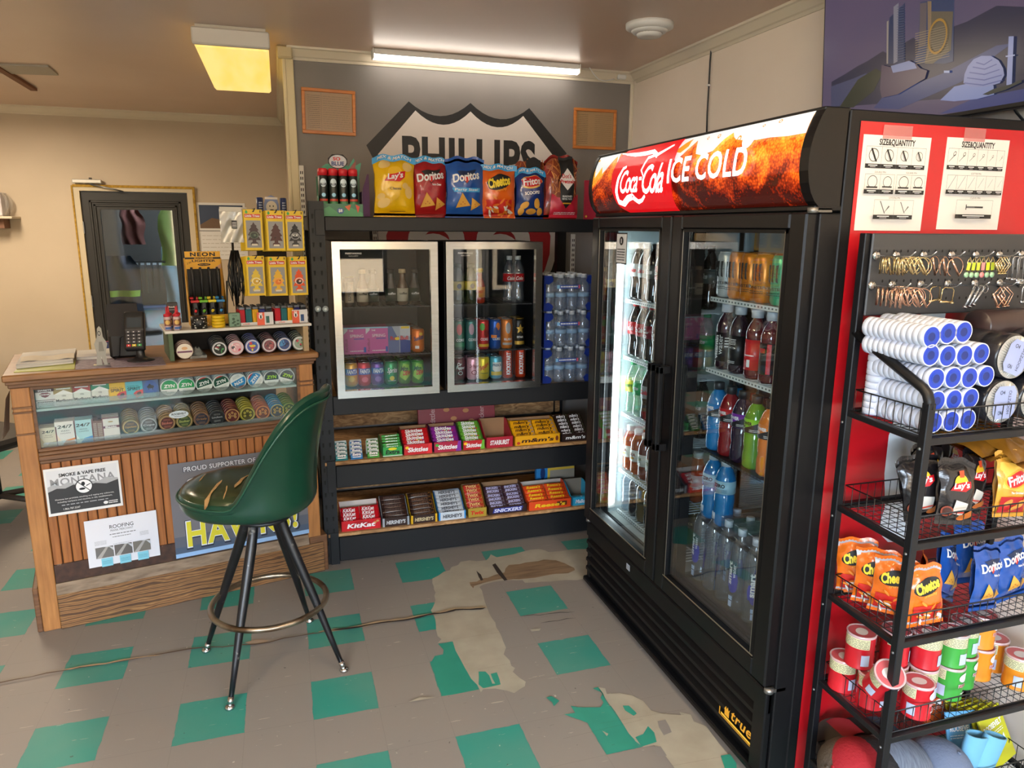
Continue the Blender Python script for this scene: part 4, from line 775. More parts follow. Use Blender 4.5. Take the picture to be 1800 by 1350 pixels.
# papers taped to the red side
TAPE = glass('tape', (1, .75, .75), .12, .3)
def chart(px, rows, lab, tape):
    D = D2(); w_, h_ = .222, .243; D.text('SIZE&QUANTITY', w_/2, -.018, .118, .019, INK, .035)
    for (kind, x0, x1, z0, z1, n, cap) in rows:
        lw = .0007; g = C('#5c5c60', .6)
        D.text(cap, (x0+x1)/2, z1+.005, .036 if len(cap) > 7 else .03, .005, g)
        for a in ((x0, z0, x1, z0+lw), (x0, z1-lw, x1, z1), (x0, z0, x0+lw, z1), (x1-lw, z0, x1, z1)): D.rect(*a, g)
        D.rect(x0, z0, x1, z0+.011, INK); c = (x1-x0)/n
        for i in range(n):
            cx = x0+c*(i+.5); cz = (z0+.011+z1)/2; s_ = (1-.1*i)*min(c*.4, .016)
            if i: D.rect(x0+c*i, z0, x0+c*i+lw, z1, g)
            D.rect(cx-c*.3, z0+.0062, cx+c*.3, z0+.0085, PAPER); D.rect(cx-c*.18, z0+.0025, cx+c*.18, z0+.0042, g1)
            if kind == 'ring': D.ell(cx, cz, s_, s_*1.05, INK, 18, hole=.9); D.poly([(cx-s_*.7, cz+s_*1.0), (cx-s_*.4, cz+s_*1.1), (cx+s_*.75, cz-s_), (cx+s_*.45, cz-s_*1.05)], INK)
            elif kind == 'dome': D.ell(cx, cz, s_, s_, INK, 18, hole=.9) if i < 2 else [D.rect(cx-s_*.9, cz+s_*.8, cx+s_*.9, cz+s_*.9, INK), D.rect(cx-s_*.9, cz-s_*.9, cx-s_*.82, cz+s_*.9, INK), D.rect(cx+s_*.82, cz-s_*.9, cx+s_*.9, cz+s_*.9, INK)]; D.rect(cx-s_*1.1, cz-s_, cx+s_*1.1, cz-s_*.75, INK)
            elif kind == 'lock': D.poly([(cx-s_, cz+s_), (cx-s_*.8, cz+s_), (cx+s_*.3, cz-s_), (cx+s_*.1, cz-s_)], g); D.poly([(cx, cz-s_), (cx+s_*1.1, cz+s_*.1), (cx+s_*.9, cz+s_*.3)], g)
            elif kind == 'pin': D.ell(cx+s_*.4, cz+s_*.6, s_*.35, s_*.5, INK, 12, rot=-.5, hole=.75); D.poly([(cx-s_, cz-s_), (cx-s_*.9, cz-s_), (cx+s_*.6, cz+s_*.4), (cx+s_*.5, cz+s_*.5)], INK)
            elif kind == 'cotter': D.poly([(cx-s_, cz-s_*1.4), (cx-s_*.8, cz-s_*1.4), (cx+s_, cz+s_*1.4), (cx+s_*.8, cz+s_*1.4)], g1)
            else: D.rect(cx-.03, cz-.0025, cx+.03, cz+.0025, g); D.rect(cx-.032, cz-.007, cx-.029, cz+.007, INK); D.rect(cx+.0, cz-.0015, cx+.03, cz+.0015, INK)
    F = SD @ T(0, -.0012, 0); p = poster('size_chart', D, px, w_, h_, lab, 'paper', C('#e3dfda', .65), y=-.0008, frame=F)
    mb = MB(); mb.box(tape[0], tape[1], -.0022, -.0014, -.008, .026, TAPE); mb.build('tape', p)
chart((1518, 236), (('ring', .012, .208, -.083, -.028, 4, 'LYNCH PIN'), ('dome', .012, .108, -.148, -.098, 2, 'DOUBLE PIN'), ('dome', .112, .208, -.148, -.098, 2, 'SQUARE PIN'), ('lock', .045, .175, -.213, -.163, 2, 'LOCKING PIN')), 'white size chart with lynch pin rings, nearer the cola sign', (.06, .155))
chart((1665, 241), (('pin', .008, .208, -.083, -.028, 6, 'HITCH PIN'), ('cotter', .008, .208, -.148, -.098, 6, 'COTTER PIN'), ('clevis', .045, .175, -.213, -.163, 1, 'CLEVIS PIN')), 'white size chart with hitch pins and cotter pins, under the television', (.055, .13))

# ---------------------------------------------------------------- television on the right wall
TVM = T(1.955, 2.385, 2.03) @ RZ(-90) @ RX(4.5)     # x towards the camera, z up, face into the shop and tipped down
t = thing('television', 'large wall television showing a dusk city with a domed mosque', 'television', TVM); TW, TH = 1.15, .66
mb = MB(); mb.box(0, TW, 0, .05, 0, TH, BLK, .004); mb.build('casing', t)
def scr(m):
    b = m.node_tree.nodes['Principled BSDF']
    for l in list(b.inputs['Base Color'].links): m.node_tree.links.remove(l)
    b.inputs['Base Color'].default_value = (.004, .004, .005, 1); return m
D = D2(); E_ = .42; cl = lambda p: (max(.008, min(TW-.006, p[0])), max(.014, min(TH-.008, p[1]))); q = lambda L, m_, ox=1440, oy=0, s=5.: D.poly([cl(hit(ox+x/s, oy+y/s, TVM)) for x, y in L], m_); e = lambda h: scr(C(h, .181, em=E_, spec=.6))
D.rect(.008, .014, TW-.006, TH-.008, scr(ramp_mat('dusk_sky', [(.3, '#5a5570'), (.7, '#6f5a72')], nscale=1.2, rough=.18, em=E_)))
q([(108, 720), (230, 650), (340, 580), (420, 540), (560, 450), (600, 470), (760, 370), (830, 330), (900, 400), (1190, 230), (1300, 190), (1560, 50), (1800, 60), (2600, -200), (2600, 1050), (105, 945)], e('#2c2f48'))
q([(1190, 400), (1400, 380), (1800, 480), (2300, 400), (2300, 600), (1500, 700), (1190, 600)], e('#242a44'))
q([(105, 760), (300, 690), (420, 640), (380, 780), (200, 930), (105, 940)], e('#4a4e6c')); q([(340, 700), (500, 600), (560, 640), (480, 800), (300, 945), (180, 940)], e('#33392e'))
q([(480, 950), (560, 850), (1100, 640), (1560, 400), (1700, 380), (1560, 480), (1250, 720), (1000, 830), (700, 960)], e('#3b4878')); q([(1060, 1000), (1350, 870), (1800, 780), (2300, 700), (2300, 800), (1800, 900), (1250, 1020)], e('#3a4680'))
q([(620, 155), (755, 25), (755, 560), (600, 560)], e('#2f3c5c')); q([(655, 60), (700, 25), (690, 540), (655, 560)], e('#8a8590')); q([(596, 190), (612, 180), (608, 560), (594, 560)], e('#a0948a'))
q([(890, 20), (1190, -40), (1180, 540), (1110, 560), (830, 550), (870, 450)], e('#3a4768')); q([(990, 100), (1180, 100), (1160, 440), (1000, 560), (930, 560)], e('#6e6250')); q([(890, 30), (950, 20), (940, 400), (880, 420)], e('#6b5f60')); q([(955, 10), (990, 10), (985, 420), (940, 540), (960, 400)], e('#93795c'))
for i in range(14): q([(850, 560-34*i*.6), (1150-i*2, 490-34*i*.6), (1150-i*2, 494-34*i*.6), (850, 566-34*i*.6)], e('#a08c70'))
for i in range(22): q([(690, 60+22*i), (752, 50+22*i), (752, 55+22*i), (690, 65+22*i)], e('#5a6078'))
c0 = hit(1440+1050/5., 320/5., TVM); D.ell(c0[0], c0[1], .035, .05, e('#b5863a'), 24, hole=.86)
q([(560, 570), (640, 590), (800, 530), (860, 560), (900, 600), (960, 620), (940, 690), (700, 830), (560, 860), (545, 780)], e('#5a4a5c')); q([(640, 580), (800, 535), (850, 555), (870, 600), (660, 640)], e('#8e94b8'))
q([(1075, 880), (1200, 760), (1290, 740), (1545, 750), (1550, 830), (1400, 870), (1200, 890)], e('#8c98c8'))
dm = [(1280, 730), (1290, 650), (1320, 580), (1370, 520), (1440, 490), (1520, 490), (1590, 530), (1630, 600), (1640, 660), (1600, 730), (1480, 765), (1350, 765)]; q(dm, e('#8f96c2'))
for k, (a, b, z) in enumerate(((1395, 1530, 545), (1365, 1570, 585), (1335, 1595, 632), (1315, 1615, 680), (1290, 1620, 725))): q([(a, z), ((a+b)/2, z+18), (b, z-24), (b+6, z-18), ((a+b)/2, z+28), (a-4, z+8)], e('#5a64a0'))
q([(1680, 320), (1725, 318), (1708, 745), (1660, 748)], e('#9aa2cc')); q([(1652, 490), (1735, 478), (1735, 490), (1655, 502)], e('#b0b6d8'))
q([(1110, 640), (1160, 640), (1160, 620), (1110, 620)], e('#aab4d8')); q([(1450, 830), (1550, 780), (1700, 740), (1780, 700), (1800, 720), (1650, 790), (1500, 835)], e('#2a3432'))
mb = MB(); mb.front(D, 0, eps=.0001); mb.build('screen', t)
mb = MB(); mb.box(.3, .8, .05, .10, .15, .5, BLK); mb.build('wall_mount', t)
mb = MB(); mb.tube([(1.99, 1.66, 2.06), (2.03, 1.665, 2.03), (2.07, 1.67, 2.008)], .004, BLK); mb.build('cable', t, TVM.inverted())

# ---------------------------------------------------------------- swivel bar stool
SM = T(-.117, 2.766, 0) @ RZ(-22)      # local +x = towards the backrest
t = thing('bar_stool', 'green vinyl bar stool with torn seat and black splayed legs', 'stool', SM)
VIN = ramp_mat('green_vinyl', [(.3, '#0f3328'), (.7, '#14402f')], nscale=3, rough=.28, coat=.15, bump=.08); SEATV = ramp_mat('worn_green_seat', [(.3, '#202c1c'), (.6, '#2f3a22'), (.8, '#3a4428')], nscale=5, rough=.25, bump=.25)
def smooth(x, a, b): x = max(0, min(1, (x-a)/(b-a))); return x*x*(3-2*x)
def shell(phi, s, th=0):
    """s 0..1 from the centre underneath to the rim; the rim climbs towards the back (phi = 0)"""
    k = smooth(math.cos(phi), .10, .98); c = abs(math.sin(phi)); rimz = .725+.385*k**1.15
    rb = .228 if k < .01 else .228+.03*k; a = math.radians(8+ (92-8)*min(1, s*1.45)) if False else 0
    lean = .075*k
    if s < .45: q = s/.45; r_ = q**.85*(rb-.035-th); z = .615+.012*q**3+th*.9; 
    elif s < .62: q = (s-.45)/.17; an = q*math.pi/2; r_ = rb-.035-th+.035*math.sin(an); z = .627+th*.9+(.05)*(1-math.cos(an))
    else: q = (s-.62)/.38; r_ = rb-th+lean*q*q; z = .677+(rimz-.677)*q
    sx = 1.06 if math.cos(phi) < 0 else 1.0
    # the back is narrower than the seat as it climbs
    y = r_*math.sin(phi)*(1-.18*k*max(0, z-.8)/.3); x = r_*math.cos(phi)*sx
    return (x-.06, y, z+(.032 if s < .62 else .032*max(0, 1-(s-.62)*4)))
mb = MB(); NP = 56; NS = 26
mb.grid(lambda u, v: shell(2*math.pi*u, v), NP, NS, VIN); mb.grid(lambda u, v: shell(2*math.pi*u, max(.0, v), .028), NP, NS, VIN)
mb.grid(lambda u, v: tuple(Vector(shell(2*math.pi*u, 1))*(1-v)+Vector(shell(2*math.pi*u, 1, .028))*v+Vector((0, 0, .012*math.sin(math.pi*v)))), NP, 4, VIN)
mb.build('shell', t)
mb = MB(); mb.tube([tuple(Vector(shell(2*math.pi*i/64, .975))+Vector((.004*math.cos(2*math.pi*i/64), .004*math.sin(2*math.pi*i/64), 0))) for i in range(64)], .0045, C('#1b4534', .3), 6, True); mb.build('piping', t)
mb = MB()
def seat(u, v):
    ph = 2*math.pi*u; r_ = v*.226; x = r_*math.cos(ph)*(1.08 if math.cos(ph) < 0 else .98); y = r_*math.sin(ph); z = .741+.030*(1-v**4)+.002*math.sin(x*60+y*25)*(v < .9)-(.03*smooth(v, .92, 1)); return (x-.062, y, z)
mb.grid(seat, 40, 16, SEATV); FOAM = ramp_mat('foam_tear', [(.3, '#a07848'), (.7, '#c9a068')], nscale=30, rough=.9)
sz = lambda x, y: .7435+.030*(1-min(1, math.hypot(x/1.06, y)/.226)**4)
def tear(pts, wd):
    pts = [(a[0]*(1-t)+b[0]*t, a[1]*(1-t)+b[1]*t) for a, b in zip(pts, pts[1:]) for t in (0, .33, .66)]+[pts[-1]]
    v = []; 
    for i, (x, y) in enumerate(pts):
        k = wd*(.15 if i in (0, len(pts)-1) else random.uniform(.5, 1.0)); v += [(x+sx, y+sy, sz(x+sx+.062, y+sy)) for sx, sy in ((k*.6, k), (-k*.6, -k))]
    mb.add(v, [(2*i, 2*i+1, 2*i+3, 2*i+2) for i in range(len(pts)-1)], FOAM)
PT_ = lambda *L: [tuple((SM.inverted() @ at(x, y, Z=.768))[:2]) for x, y in L]
tear(PT_((359, 884), (364, 870), (376, 860), (390, 846)), .010); tear(PT_((413, 858), (428, 842), (448, 832), (466, 820), (480, 815)), .013); tear(PT_((350, 846), (356, 838), (362, 832)), .004); tear(PT_((438, 816), (452, 812), (462, 811)), .005); tear(PT_((392, 872), (398, 862), (399, 855)), .003)
mb.build('seat_pad', t)
LG = ramp_mat('chipped_black_paint', [(.3, '#0c0c0e'), (.66, '#15151a'), (.72, '#6e6a64')], nscale=26, rough=.35)
for i in range(4):
    an = R(82.5+90*i); c, s_ = math.cos(an), math.sin(an); mb = MB()
    pr = [(.292, .03, .009), (.25, .14, .012), (.19, .30, .0165), (.125, .46, .019), (.098, .53, .019), (.085, .565, .018), (.075, .60, .018), (.072, .635, .018)]
    mb.tube([(r_*c, r_*s_, z) for r_, z, w_ in pr], .01, LG, 12, rr=[w_ for *_, w_ in pr]); lg = mb.build('leg', t)
    mb = MB(); mb.cyl((.300*c, .300*s_, .012), (.289*c, .289*s_, .038), .0115, CHROME, n=14); mb.lathe([(.017, 0), (.019, .004), (.015, .011), (.008, .016)], CHROME, 16, T(.302*c, .302*s_, 0)); mb.build('foot_glide', lg)
mb = MB(); mb.tube([(.215*math.cos(2*math.pi*i/56), .215*math.sin(2*math.pi*i/56), .262) for i in range(56)], .0115, ramp_mat('worn_chrome', [(.35, '#6a5540'), (.6, '#a79a88')], nscale=9, rough=.3), 10, True); RG = _mats[('r', 'worn_chrome')]; RG.node_tree.nodes['Principled BSDF'].inputs['Metallic'].default_value = .9; mb.build('foot_ring', t)
mb = MB(); mb.lathe([(.075, .60), (.10, .61), (.10, .622), (.06, .628)], BLK, 20); mb.build('swivel_plate', t)

# ---------------------------------------------------------------- merchandise rack with wire baskets
MX0, MX1, MY0, MY1 = 1.44, 2.03, 1.295, 1.55; MZ = [1.205, .935, .668, .392, .125]
t = thing('merchandise_rack', 'black steel merchandise rack with wire baskets and hook panel', 'rack'); PB = C('#101115', .42, spec=.32)
mb = MB(); w_ = .011
def bar(a, b, r_=w_): 
    a = Vector(a); b = Vector(b); d = b-a; M = Matrix.Translation(a) @ d.to_track_quat('Z', 'Y').to_matrix().to_4x4(); mb.box(-r_, r_, -r_, r_, 0, d.length, PB, .002, M)
for x in (MX0, MX1):
    mb = MB(); bar((x, MY1, 0), (x, MY1, 1.69)); mb.build('back_post', t); mb = MB(); bar((x, MY0, 0), (x, MY0, 1.30)); mb.tube([(x, MY0, 1.285), (x, MY0+.001, 1.303), (x, MY0+.008, 1.319), (x, MY0+.022, 1.331), (x, MY1, 1.432)], .0125, PB, 8); mb.build('front_post', t)
for k, z in enumerate(MZ):
    mb = MB(); bar((MX0, MY0, z), (MX1, MY0, z), .009); bar((MX0, MY1, z+.01), (MX1, MY1, z+.01), .009); bar((MX0, MY0, z), (MX0, MY1, z+.01), .008); bar((MX1, MY0, z), (MX1, MY1, z+.01), .008); mb.build('shelf_bar', t)
    mb = MB(); zb = z+.012; x0, x1, y0, y1 = MX0+.012, MX1-.012, MY0+.006, MY1-.012; hh = .062
    mb.tube([(x0, y0, zb+hh), (x1-.0, y0, zb+hh), (x1, y1, zb+hh), (x0, y1, zb+hh)], .0022, WIRE, 5, True); mb.tube([(x0, y0, zb), (x1, y0, zb), (x1, y1, zb), (x0, y1, zb)], .0022, WIRE, 5, True)
    n = 22
    for i in range(n+1):
        x = x0+(x1-x0)*i/n; mb.tube([(x, y0, zb+hh), (x, y0, zb), (x, y1, zb), (x, y1, zb+hh)], .0013, WIRE, 4)
    for i in range(1, 9):
        y = y0+(y1-y0)*i/9; mb.tube([(x0, y, zb+hh), (x0, y, zb), (x1, y, zb), (x1, y, zb+hh)], .0013, WIRE, 4)
    mb.build('wire_basket', t)
mb = MB(); mb.box(MX0+.005, MX1-.005, MY1-.020, MY1-.012, 1.478, 1.690, C('#34363a', .45), .003); D = D2(); hl = C('#0a0a0c', .9)
for z in (1.645, 1.598, 1.570, 1.523):
    for i in range(25): D.ell(MX0+.03+i*.0225, z, .003, .004, hl, 8)
mb.front(D, MY1-.020); mb.build('peg_panel', t)
for z, y in ((1.20, 0), (.93, 0), (.66, 0), (.385, 0)): 
    for yy in (MY0, MY1): mb = MB(); mb.lathe([(.004, 0), (.003, .003)], GALV, 8, T(MX0-.0115, yy, z-.012) @ RY(-90)); mb.build('bolt', t)
# ================================================================ goods: makers
CLR = glass('clear_plastic', (.80, .86, .92), .07, .06, .9, 1.6); CLR2 = glass('blue_clear_plastic', (.80, .86, .94), .16, .06, .9, 1.6); SIL = C('#b4b6b8', .25, .9)
def wrap(r, z0=0, ph=0): return lambda u, v, e: ((r+e+.0006)*math.sin(u/r+ph), -(r+e+.0006)*math.cos(u/r+ph), v+z0)
def can(body, art=None, r=.033, h=.122, lid=None, cat='can', name='drink_can', foot=None):
    def f():
        mb = MB(); mb.lathe([(.024, 0), (.027, .002), (r, .012), (r, h-.014), (.0275, h-.002)], body if not isinstance(body, str) else C(body, .28, .35), 24)
        if foot: mb.lathe([(r+.0004, .004), (r+.0004, .022)], C(foot, .4), 24)
        if art: D = D2(); art(D); mb.decal(D, wrap(r), .0003, lim=.009)
        o = mb.build(name); o['category'] = cat
        mb = MB(); mb.lathe([(.0275, h-.003), (.0285, h), (.0255, h), (.0245, h-.004), (.0, h-.004)], lid or SIL, 20); mb.box(-.004, .004, -.012, .008, h-.004, h-.002, lid or SIL); mb.build('lid', o); return o
    return f
PROF = {'cola': [(.028, 0), (.034, .012), (.0335, .035), (.030, .065), (.0295, .08), (.0335, .10), (.034, .155), (.030, .178), (.018, .208), (.0125, .219), (.0125, .228)],
 'straight': [(.028, 0), (.034, .008), (.034, .055), (.0325, .06), (.0325, .13), (.034, .135), (.034, .155), (.026, .18), (.016, .195), (.014, .20), (.014, .21)],
 'sport': [(.031, 0), (.037, .01), (.037, .05), (.034, .07), (.037, .09), (.0365, .12), (.034, .125), (.0375, .13), (.0375, .175), (.034, .19), (.024, .215), (.017, .222), (.0165, .232)],
 'tall': [(.028, 0), (.0345, .01), (.0345, .20), (.033, .225), (.024, .255), (.014, .275), (.0125, .285)],
 'tea': [(.028, 0), (.033, .01), (.032, .06), (.030, .085), (.034, .12), (.032, .15), (.020, .178), (.017, .185), (.017, .19)],
 'jar': [(.028, 0), (.033, .01), (.033, .05), (.031, .06), (.033, .075), (.033, .15), (.028, .165), (.022, .17), (.022, .175)],
 'glass': [(.026, 0), (.029, .006), (.029, .09), (.024, .11), (.0155, .13), (.014, .16), (.0155, .165)],
 'water': [(.027, 0), (.031, .01), (.031, .04), (.029, .046), (.031, .052), (.031, .12), (.028, .14), (.014, .165), (.0125, .175)]}
def bottle(shape, body, capc, lab=None, art=None, z0=.1, z1=.155, caph=.014, capr=None, name='drink_bottle', fill=None):
    def f():
        P = PROF[shape]; H = P[-1][1]; mb = MB(); m_ = body if not isinstance(body, str) else C(body, .12, coat=.5, spec=.8)
        if fill:
            fz = H*fill[1]; mb.lathe([(max(r-.0015, .002), z+.001) for r, z in P if z < fz]+[(0, fz)], C(fill[0], .15), 20)
        mb.lathe(P, m_, 22)
        o = mb.build(name); o['category'] = 'bottle'; cr = capr or P[-1][0]+.0025
        mb = MB(); mb.lathe([(cr, H-.006), (cr, H+caph-.001), (cr-.001, H+caph), (0, H+caph)], C(capc, .4) if isinstance(capc, str) else capc, 18); mb.build('cap', o)
        if lab:
            rl = max(r for r, z in P if z0-.03 < z < z1+.03)+.0006; mb = MB(); mb.lathe([(rl, z0), (rl, z1)], C(lab, .35), 24)
            if art: D = D2(); art(D); mb.decal(D, wrap(rl), .0003, lim=.009)
            mb.build('label', o)
        return o
    return f
def bagshape(w_, h_, d_, col_, art=None, mat=None, seed=0, name='snack_bag', cat='snack bag', flop=0, banner=None, back=None):
    def f():
        rd = random.Random(seed*7+3); m_ = mat or C(col_, .25, coat=.3, bump=.35, bscale=22); ph = rd.uniform(0, 6)
        def dep(x, z):
            u = min(abs(x)/(w_/2), 1); v = min(abs(z-h_/2)/(h_/2*.90), 1); k = max(0, 1-u**2.6)**.75*max(0, 1-v**2.4)**.7
            wr = .0045*math.sin(x*95+ph+z*20)*(v**2)+.0038*math.sin(z*75+x*50+ph)*(u**1.5)+.0022*math.sin(z*38-x*62+ph*2)
            return d_/2*k+wr*(k**.3)
        s1, s2 = rd.uniform(.25, 1), rd.uniform(.25, 1); drop = lambda a, v: .028*(h_/.27)*max(0, v-.6)/.4*((2*abs(a))**3*(s1 if a < 0 else s2)+.18*math.sin(a*14+ph)) if v > .6 else 0
        def edge(v):
            v = max(0, min(1, v)); return 1-(.10*math.sin(math.pi*v)**.5+.012*math.sin(v*17+ph))*(1 if d_ > .03 else .4)
        def fr(u, v, sgn=-1):
            z = v*h_; x = (u-.5)*w_*edge(v); return (x+flop*v*v*.3, sgn*dep(x, z)+flop*v*v, z-drop(u-.5, v))
        mb = MB(); nu, nv = 18, 22; mb.grid(lambda u, v: fr(u, v), nu, nv, m_); mb.grid(lambda u, v: fr(u, v, .75), nu, nv, back or m_)
        if art:
            D = D2(); art(D); mb.decal(D, lambda x, z, e: (x*edge(z/h_)+flop*(z/h_)**2*.3, -dep(x, z)-.0022-e*1.6+flop*(z/h_)**2, z-drop(x/w_, z/h_)), .0004, lim=.008)
        o = mb.build(name); o['category'] = cat
        n = 26
        for z0, z1 in ((h_-.002, h_+.012), (-.012, .002)):
            mb = MB(); v = []
            for i in range(n+1):
                x = (i/n-.5)*w_; yy = (.0012 if i % 2 else -.0012)+(flop if z0 > 0 else 0); xx = x+(flop*.3 if z0 > 0 else 0); dz = drop(x/w_, 1) if z0 > 0 else 0; v += [(xx, yy, z0-dz), (xx, yy*1.0+.004*math.sin(x*40+ph)*(z0 > 0), z1-dz)]
            mb.add(v, [(2*i, 2*i+2, 2*i+3, 2*i+1) for i in range(n)], m_, True); mb.build('top_seal' if z0 > 0 else 'bottom_seal', o)
        if banner:
            mb = MB(); D = D2(); D.text('MIX & MATCH', 0, -.011, w_*.8, .014, PAPER, .02, shear=.2); mb.grid(lambda u, v: ((u-.5)*w_*1.02, -.016-.004*math.sin(u*9+ph), h_+.012-.028*v-drop(u-.5, 1)), 12, 3, C(banner, .35)); mb.decal(D, lambda x, z, e: (x, -.0215-e, h_+.01+z-drop(x/w_, 1)), lim=.02); mb.build('banner', o)
        return o
    return f
def put(key, fn, loc, label, group=None, rz=0, M=None):
    return spawn(key, fn, M if M is not None else T(*loc) @ RZ(rz), label, group)

# ---- printed artwork
Wt, Bk_, Ye, Rd, Bl = C('#f0f0f0', .4), INK, C('#f2cf2e', .35), C('#c8141e', .35), C('#1c4fa8', .35)
def tx(*a, **k): return lambda D: D.text(*a, **k)
def A(*ops):
    def f(D):
        for o in ops: o(D)
    return f
def OP(n, *a, **k): return lambda D: getattr(D, n)(*a, **k)
def vtext(s, x, z, L, hgt, m_, b=.02): return OP('text', s, x, z, L, hgt, m_, b, 0, math.pi/2)
def wordcan(word, m_, bg=None, z=.075, wd=.058, ht=.02, sh=.1, extra=()):
    ops = []
    if bg: ops.append(OP('rect', -.036, z-.017, .036, z+.017, C(bg, .35), 10, 1))
    ops.append(OP('text', word, 0, z, wd, ht, m_, .03, sh)); ops += list(extra); ops.append(OP('lines', -.02, .02, .02, .03, 2, m_, .4)); return A(*ops)
# ================================================================ cans and packs inside the two small fridges
def row(keyfn, pts, zb, what, where, grp, depth=1, dy=.07, rz=0):
    """pts: list of (key, maker, px, py, Y, describe)"""
    for key, fn, px, py, Y, desc in pts:
        p = at(px, py, Y=Y)
        for k in range(depth):
            lab = '%s, %s' % (desc, where) if k == 0 else '%s, %s behind the front one, %s' % (desc, ORD[k], where)
            put(key, fn, (p.x, Y+dy*k, zb), lab[:200], grp, rz)
swirl = C('#e8e24a', .35)
K = {}
K['fy'] = can('#e8a818', A(OP('rect', -.034, .060, .034, .092, Bl, 10, 1), tx('FANTA', .004, .077, .056, .022, Wt, .04, .1), OP('ell', .0, .04, .014, .014, C('#f4c648', .3), 12)))
K['fr'] = can('#c81c2c', A(OP('rect', -.034, .060, .034, .092, Bl, 10, 1), tx('FANTA', .004, .077, .056, .022, Wt, .04, .1), OP('ell', .0, .035, .016, .014, C('#e86070', .3), 12)))
K['fp'] = can('#5c2c88', A(OP('rect', -.034, .060, .034, .092, Bl, 10, 1), tx('FANTA', .004, .077, .056, .022, Wt, .04, .1), OP('ell', .0, .035, .016, .014, C('#8a58b4', .3), 12)))
K['sp'] = can('#0c8a48', A(tx('Sprite', .004, .072, .056, .034, Wt, .02, .35), OP('ell', .0, .035, .012, .012, C('#d8d030', .3), 12), OP('lines', -.02, .02, .02, .025, 1, Wt, .4)))
K['md'] = can('#4c9a30', A(OP('poly', [(-.03, .04), (.0, .02), (.03, .05), (.02, .10), (-.01, .108)], C('#96c840', .3)), tx('Mtn', -.004, .080, .040, .026, C('#123c1c', .4), .03, .3), tx('DEW', .010, .058, .042, .024, Rd, .045, .3)))
K['su'] = can('#e0741c', A(tx('Sunkist', .0, .075, .058, .022, C('#14306c', .4), .04, .3, .25), OP('rect', -.02, .02, .0, .035, Wt), OP('ell', .01, .095, .01, .008, C('#f4c648', .3), 12)))
K['dp'] = can('#6a1424', A(tx('Dr', -.005, .088, .025, .018, Wt, .02, .3), tx('Pepper', .002, .068, .05, .022, Wt, .02, .3), OP('ell', .0, .042, .012, .01, Wt, 16, hole=.8)))
K['dpz'] = can('#e4a8b4', A(tx('Dr Pepper', .002, .072, .054, .024, C('#8a2034', .4), .02, .3), OP('ell', .0, .042, .016, .012, C('#8a2034', .4), 16, hole=.7)))
K['sq'] = can('#e0cc24', A(tx('Squirt', .0, .070, .060, .030, C('#c8281c', .4), .03, .3, .5), OP('lines', -.02, .03, .02, .04, 1, C('#3c6c2c', .4), .4)))
K['fc'] = can('#58b4c8', A(OP('poly', [(-.025, .05), (0, .03), (.025, .05), (.025, .09), (-.025, .09)], C('#e4e8e0', .35)), tx('FRESCA', .0, .075, .048, .014, C('#1c4468', .4), .03), OP('rect', -.034, .02, .034, .04, C('#d8c04c', .35), 10, 1)))
K['ks'] = can('#c8401c', A(vtext('KICKSTART', -.004, .080, .12, .022, Wt, .04), OP('rect', .014, .02, .022, .15, Bk_)), .029, .158)
K['cg'] = can('#1c6a50', A(OP('ell', -.005, .11, .014, .03, C('#c83c3c', .35), 12), tx('CORE', 0, .055, .042, .014, Wt, .03), OP('rect', -.03, .02, .03, .04, C('#2c8a5c', .35), 8, 1)), .031, .158)
K['cp'] = can('#3c7c78', A(OP('ell', -.005, .11, .014, .03, C('#c8a8b8', .35), 12), tx('CORE', 0, .055, .042, .014, Wt, .03)), .031, .158)
K['cr'] = can('#c8302c', A(OP('ell', -.012, .12, .014, .02, C('#58a83c', .35), 12), OP('ell', .01, .085, .013, .02, C('#8a1c18', .35), 12), tx('CORE', 0, .055, .042, .014, Wt, .03), OP('rect', -.03, .015, .03, .03, C('#e0b030', .35), 8, 1)), .031, .158)
K['cb'] = can('#1c54a8', A(OP('ell', .008, .12, .012, .02, C('#e08028', .35), 12), OP('ell', -.005, .09, .012, .028, C('#0c3478', .35), 12), tx('CORE', 0, .055, .042, .014, Wt, .03), OP('rect', -.03, .06, .0, .075, C('#e08028', .35), 8, 1)), .031, .158)
K['co'] = can('#d87c28', A(OP('ell', .0, .11, .014, .03, C('#b8b8b8', .3), 12), tx('RUSH', 0, .05, .042, .012, Wt, .03), OP('rect', -.03, .02, .03, .032, C('#a8a8a8', .3), 8, 1)), .031, .158)
K['ck'] = can('#1c1a16', A(OP('poly', [(0, .13), (.006, .112), (.024, .112), (.01, .1), (.015, .08), (0, .092), (-.015, .08), (-.01, .1), (-.024, .112), (-.006, .112)], C('#c8a040', .3, .5)), tx('STAR', 0, .06, .036, .010, Wt, .03), OP('rect', -.03, .02, .03, .038, C('#c8a040', .3, .5), 8, 1)), .031, .158, C('#b89434', .3, .8))
zA, zB, zC = .911, 1.071, 1.311
r_ = [('fy', 618, 'yellow orange soda can'), ('fr', 641, 'red soda can with blue band'), ('fp', 664, 'purple soda can with blue band'), ('sp', 688, 'plain green soda can'), ('md', 711, 'green and red can beside plain green one'), ('md', 734, 'green and red can at row end by hinge')]
for key, px, d in r_:
    p = at(px, 682, Y=3.66)
    for k in range(3): put(key, K[key], (p.x, 3.655+.068*k, zA), '%s, %s' % (d, ('front of bottom fridge shelf', 'second in line', 'third in line')[k]), 'cans on the bottom shelf of the fridge by the post')
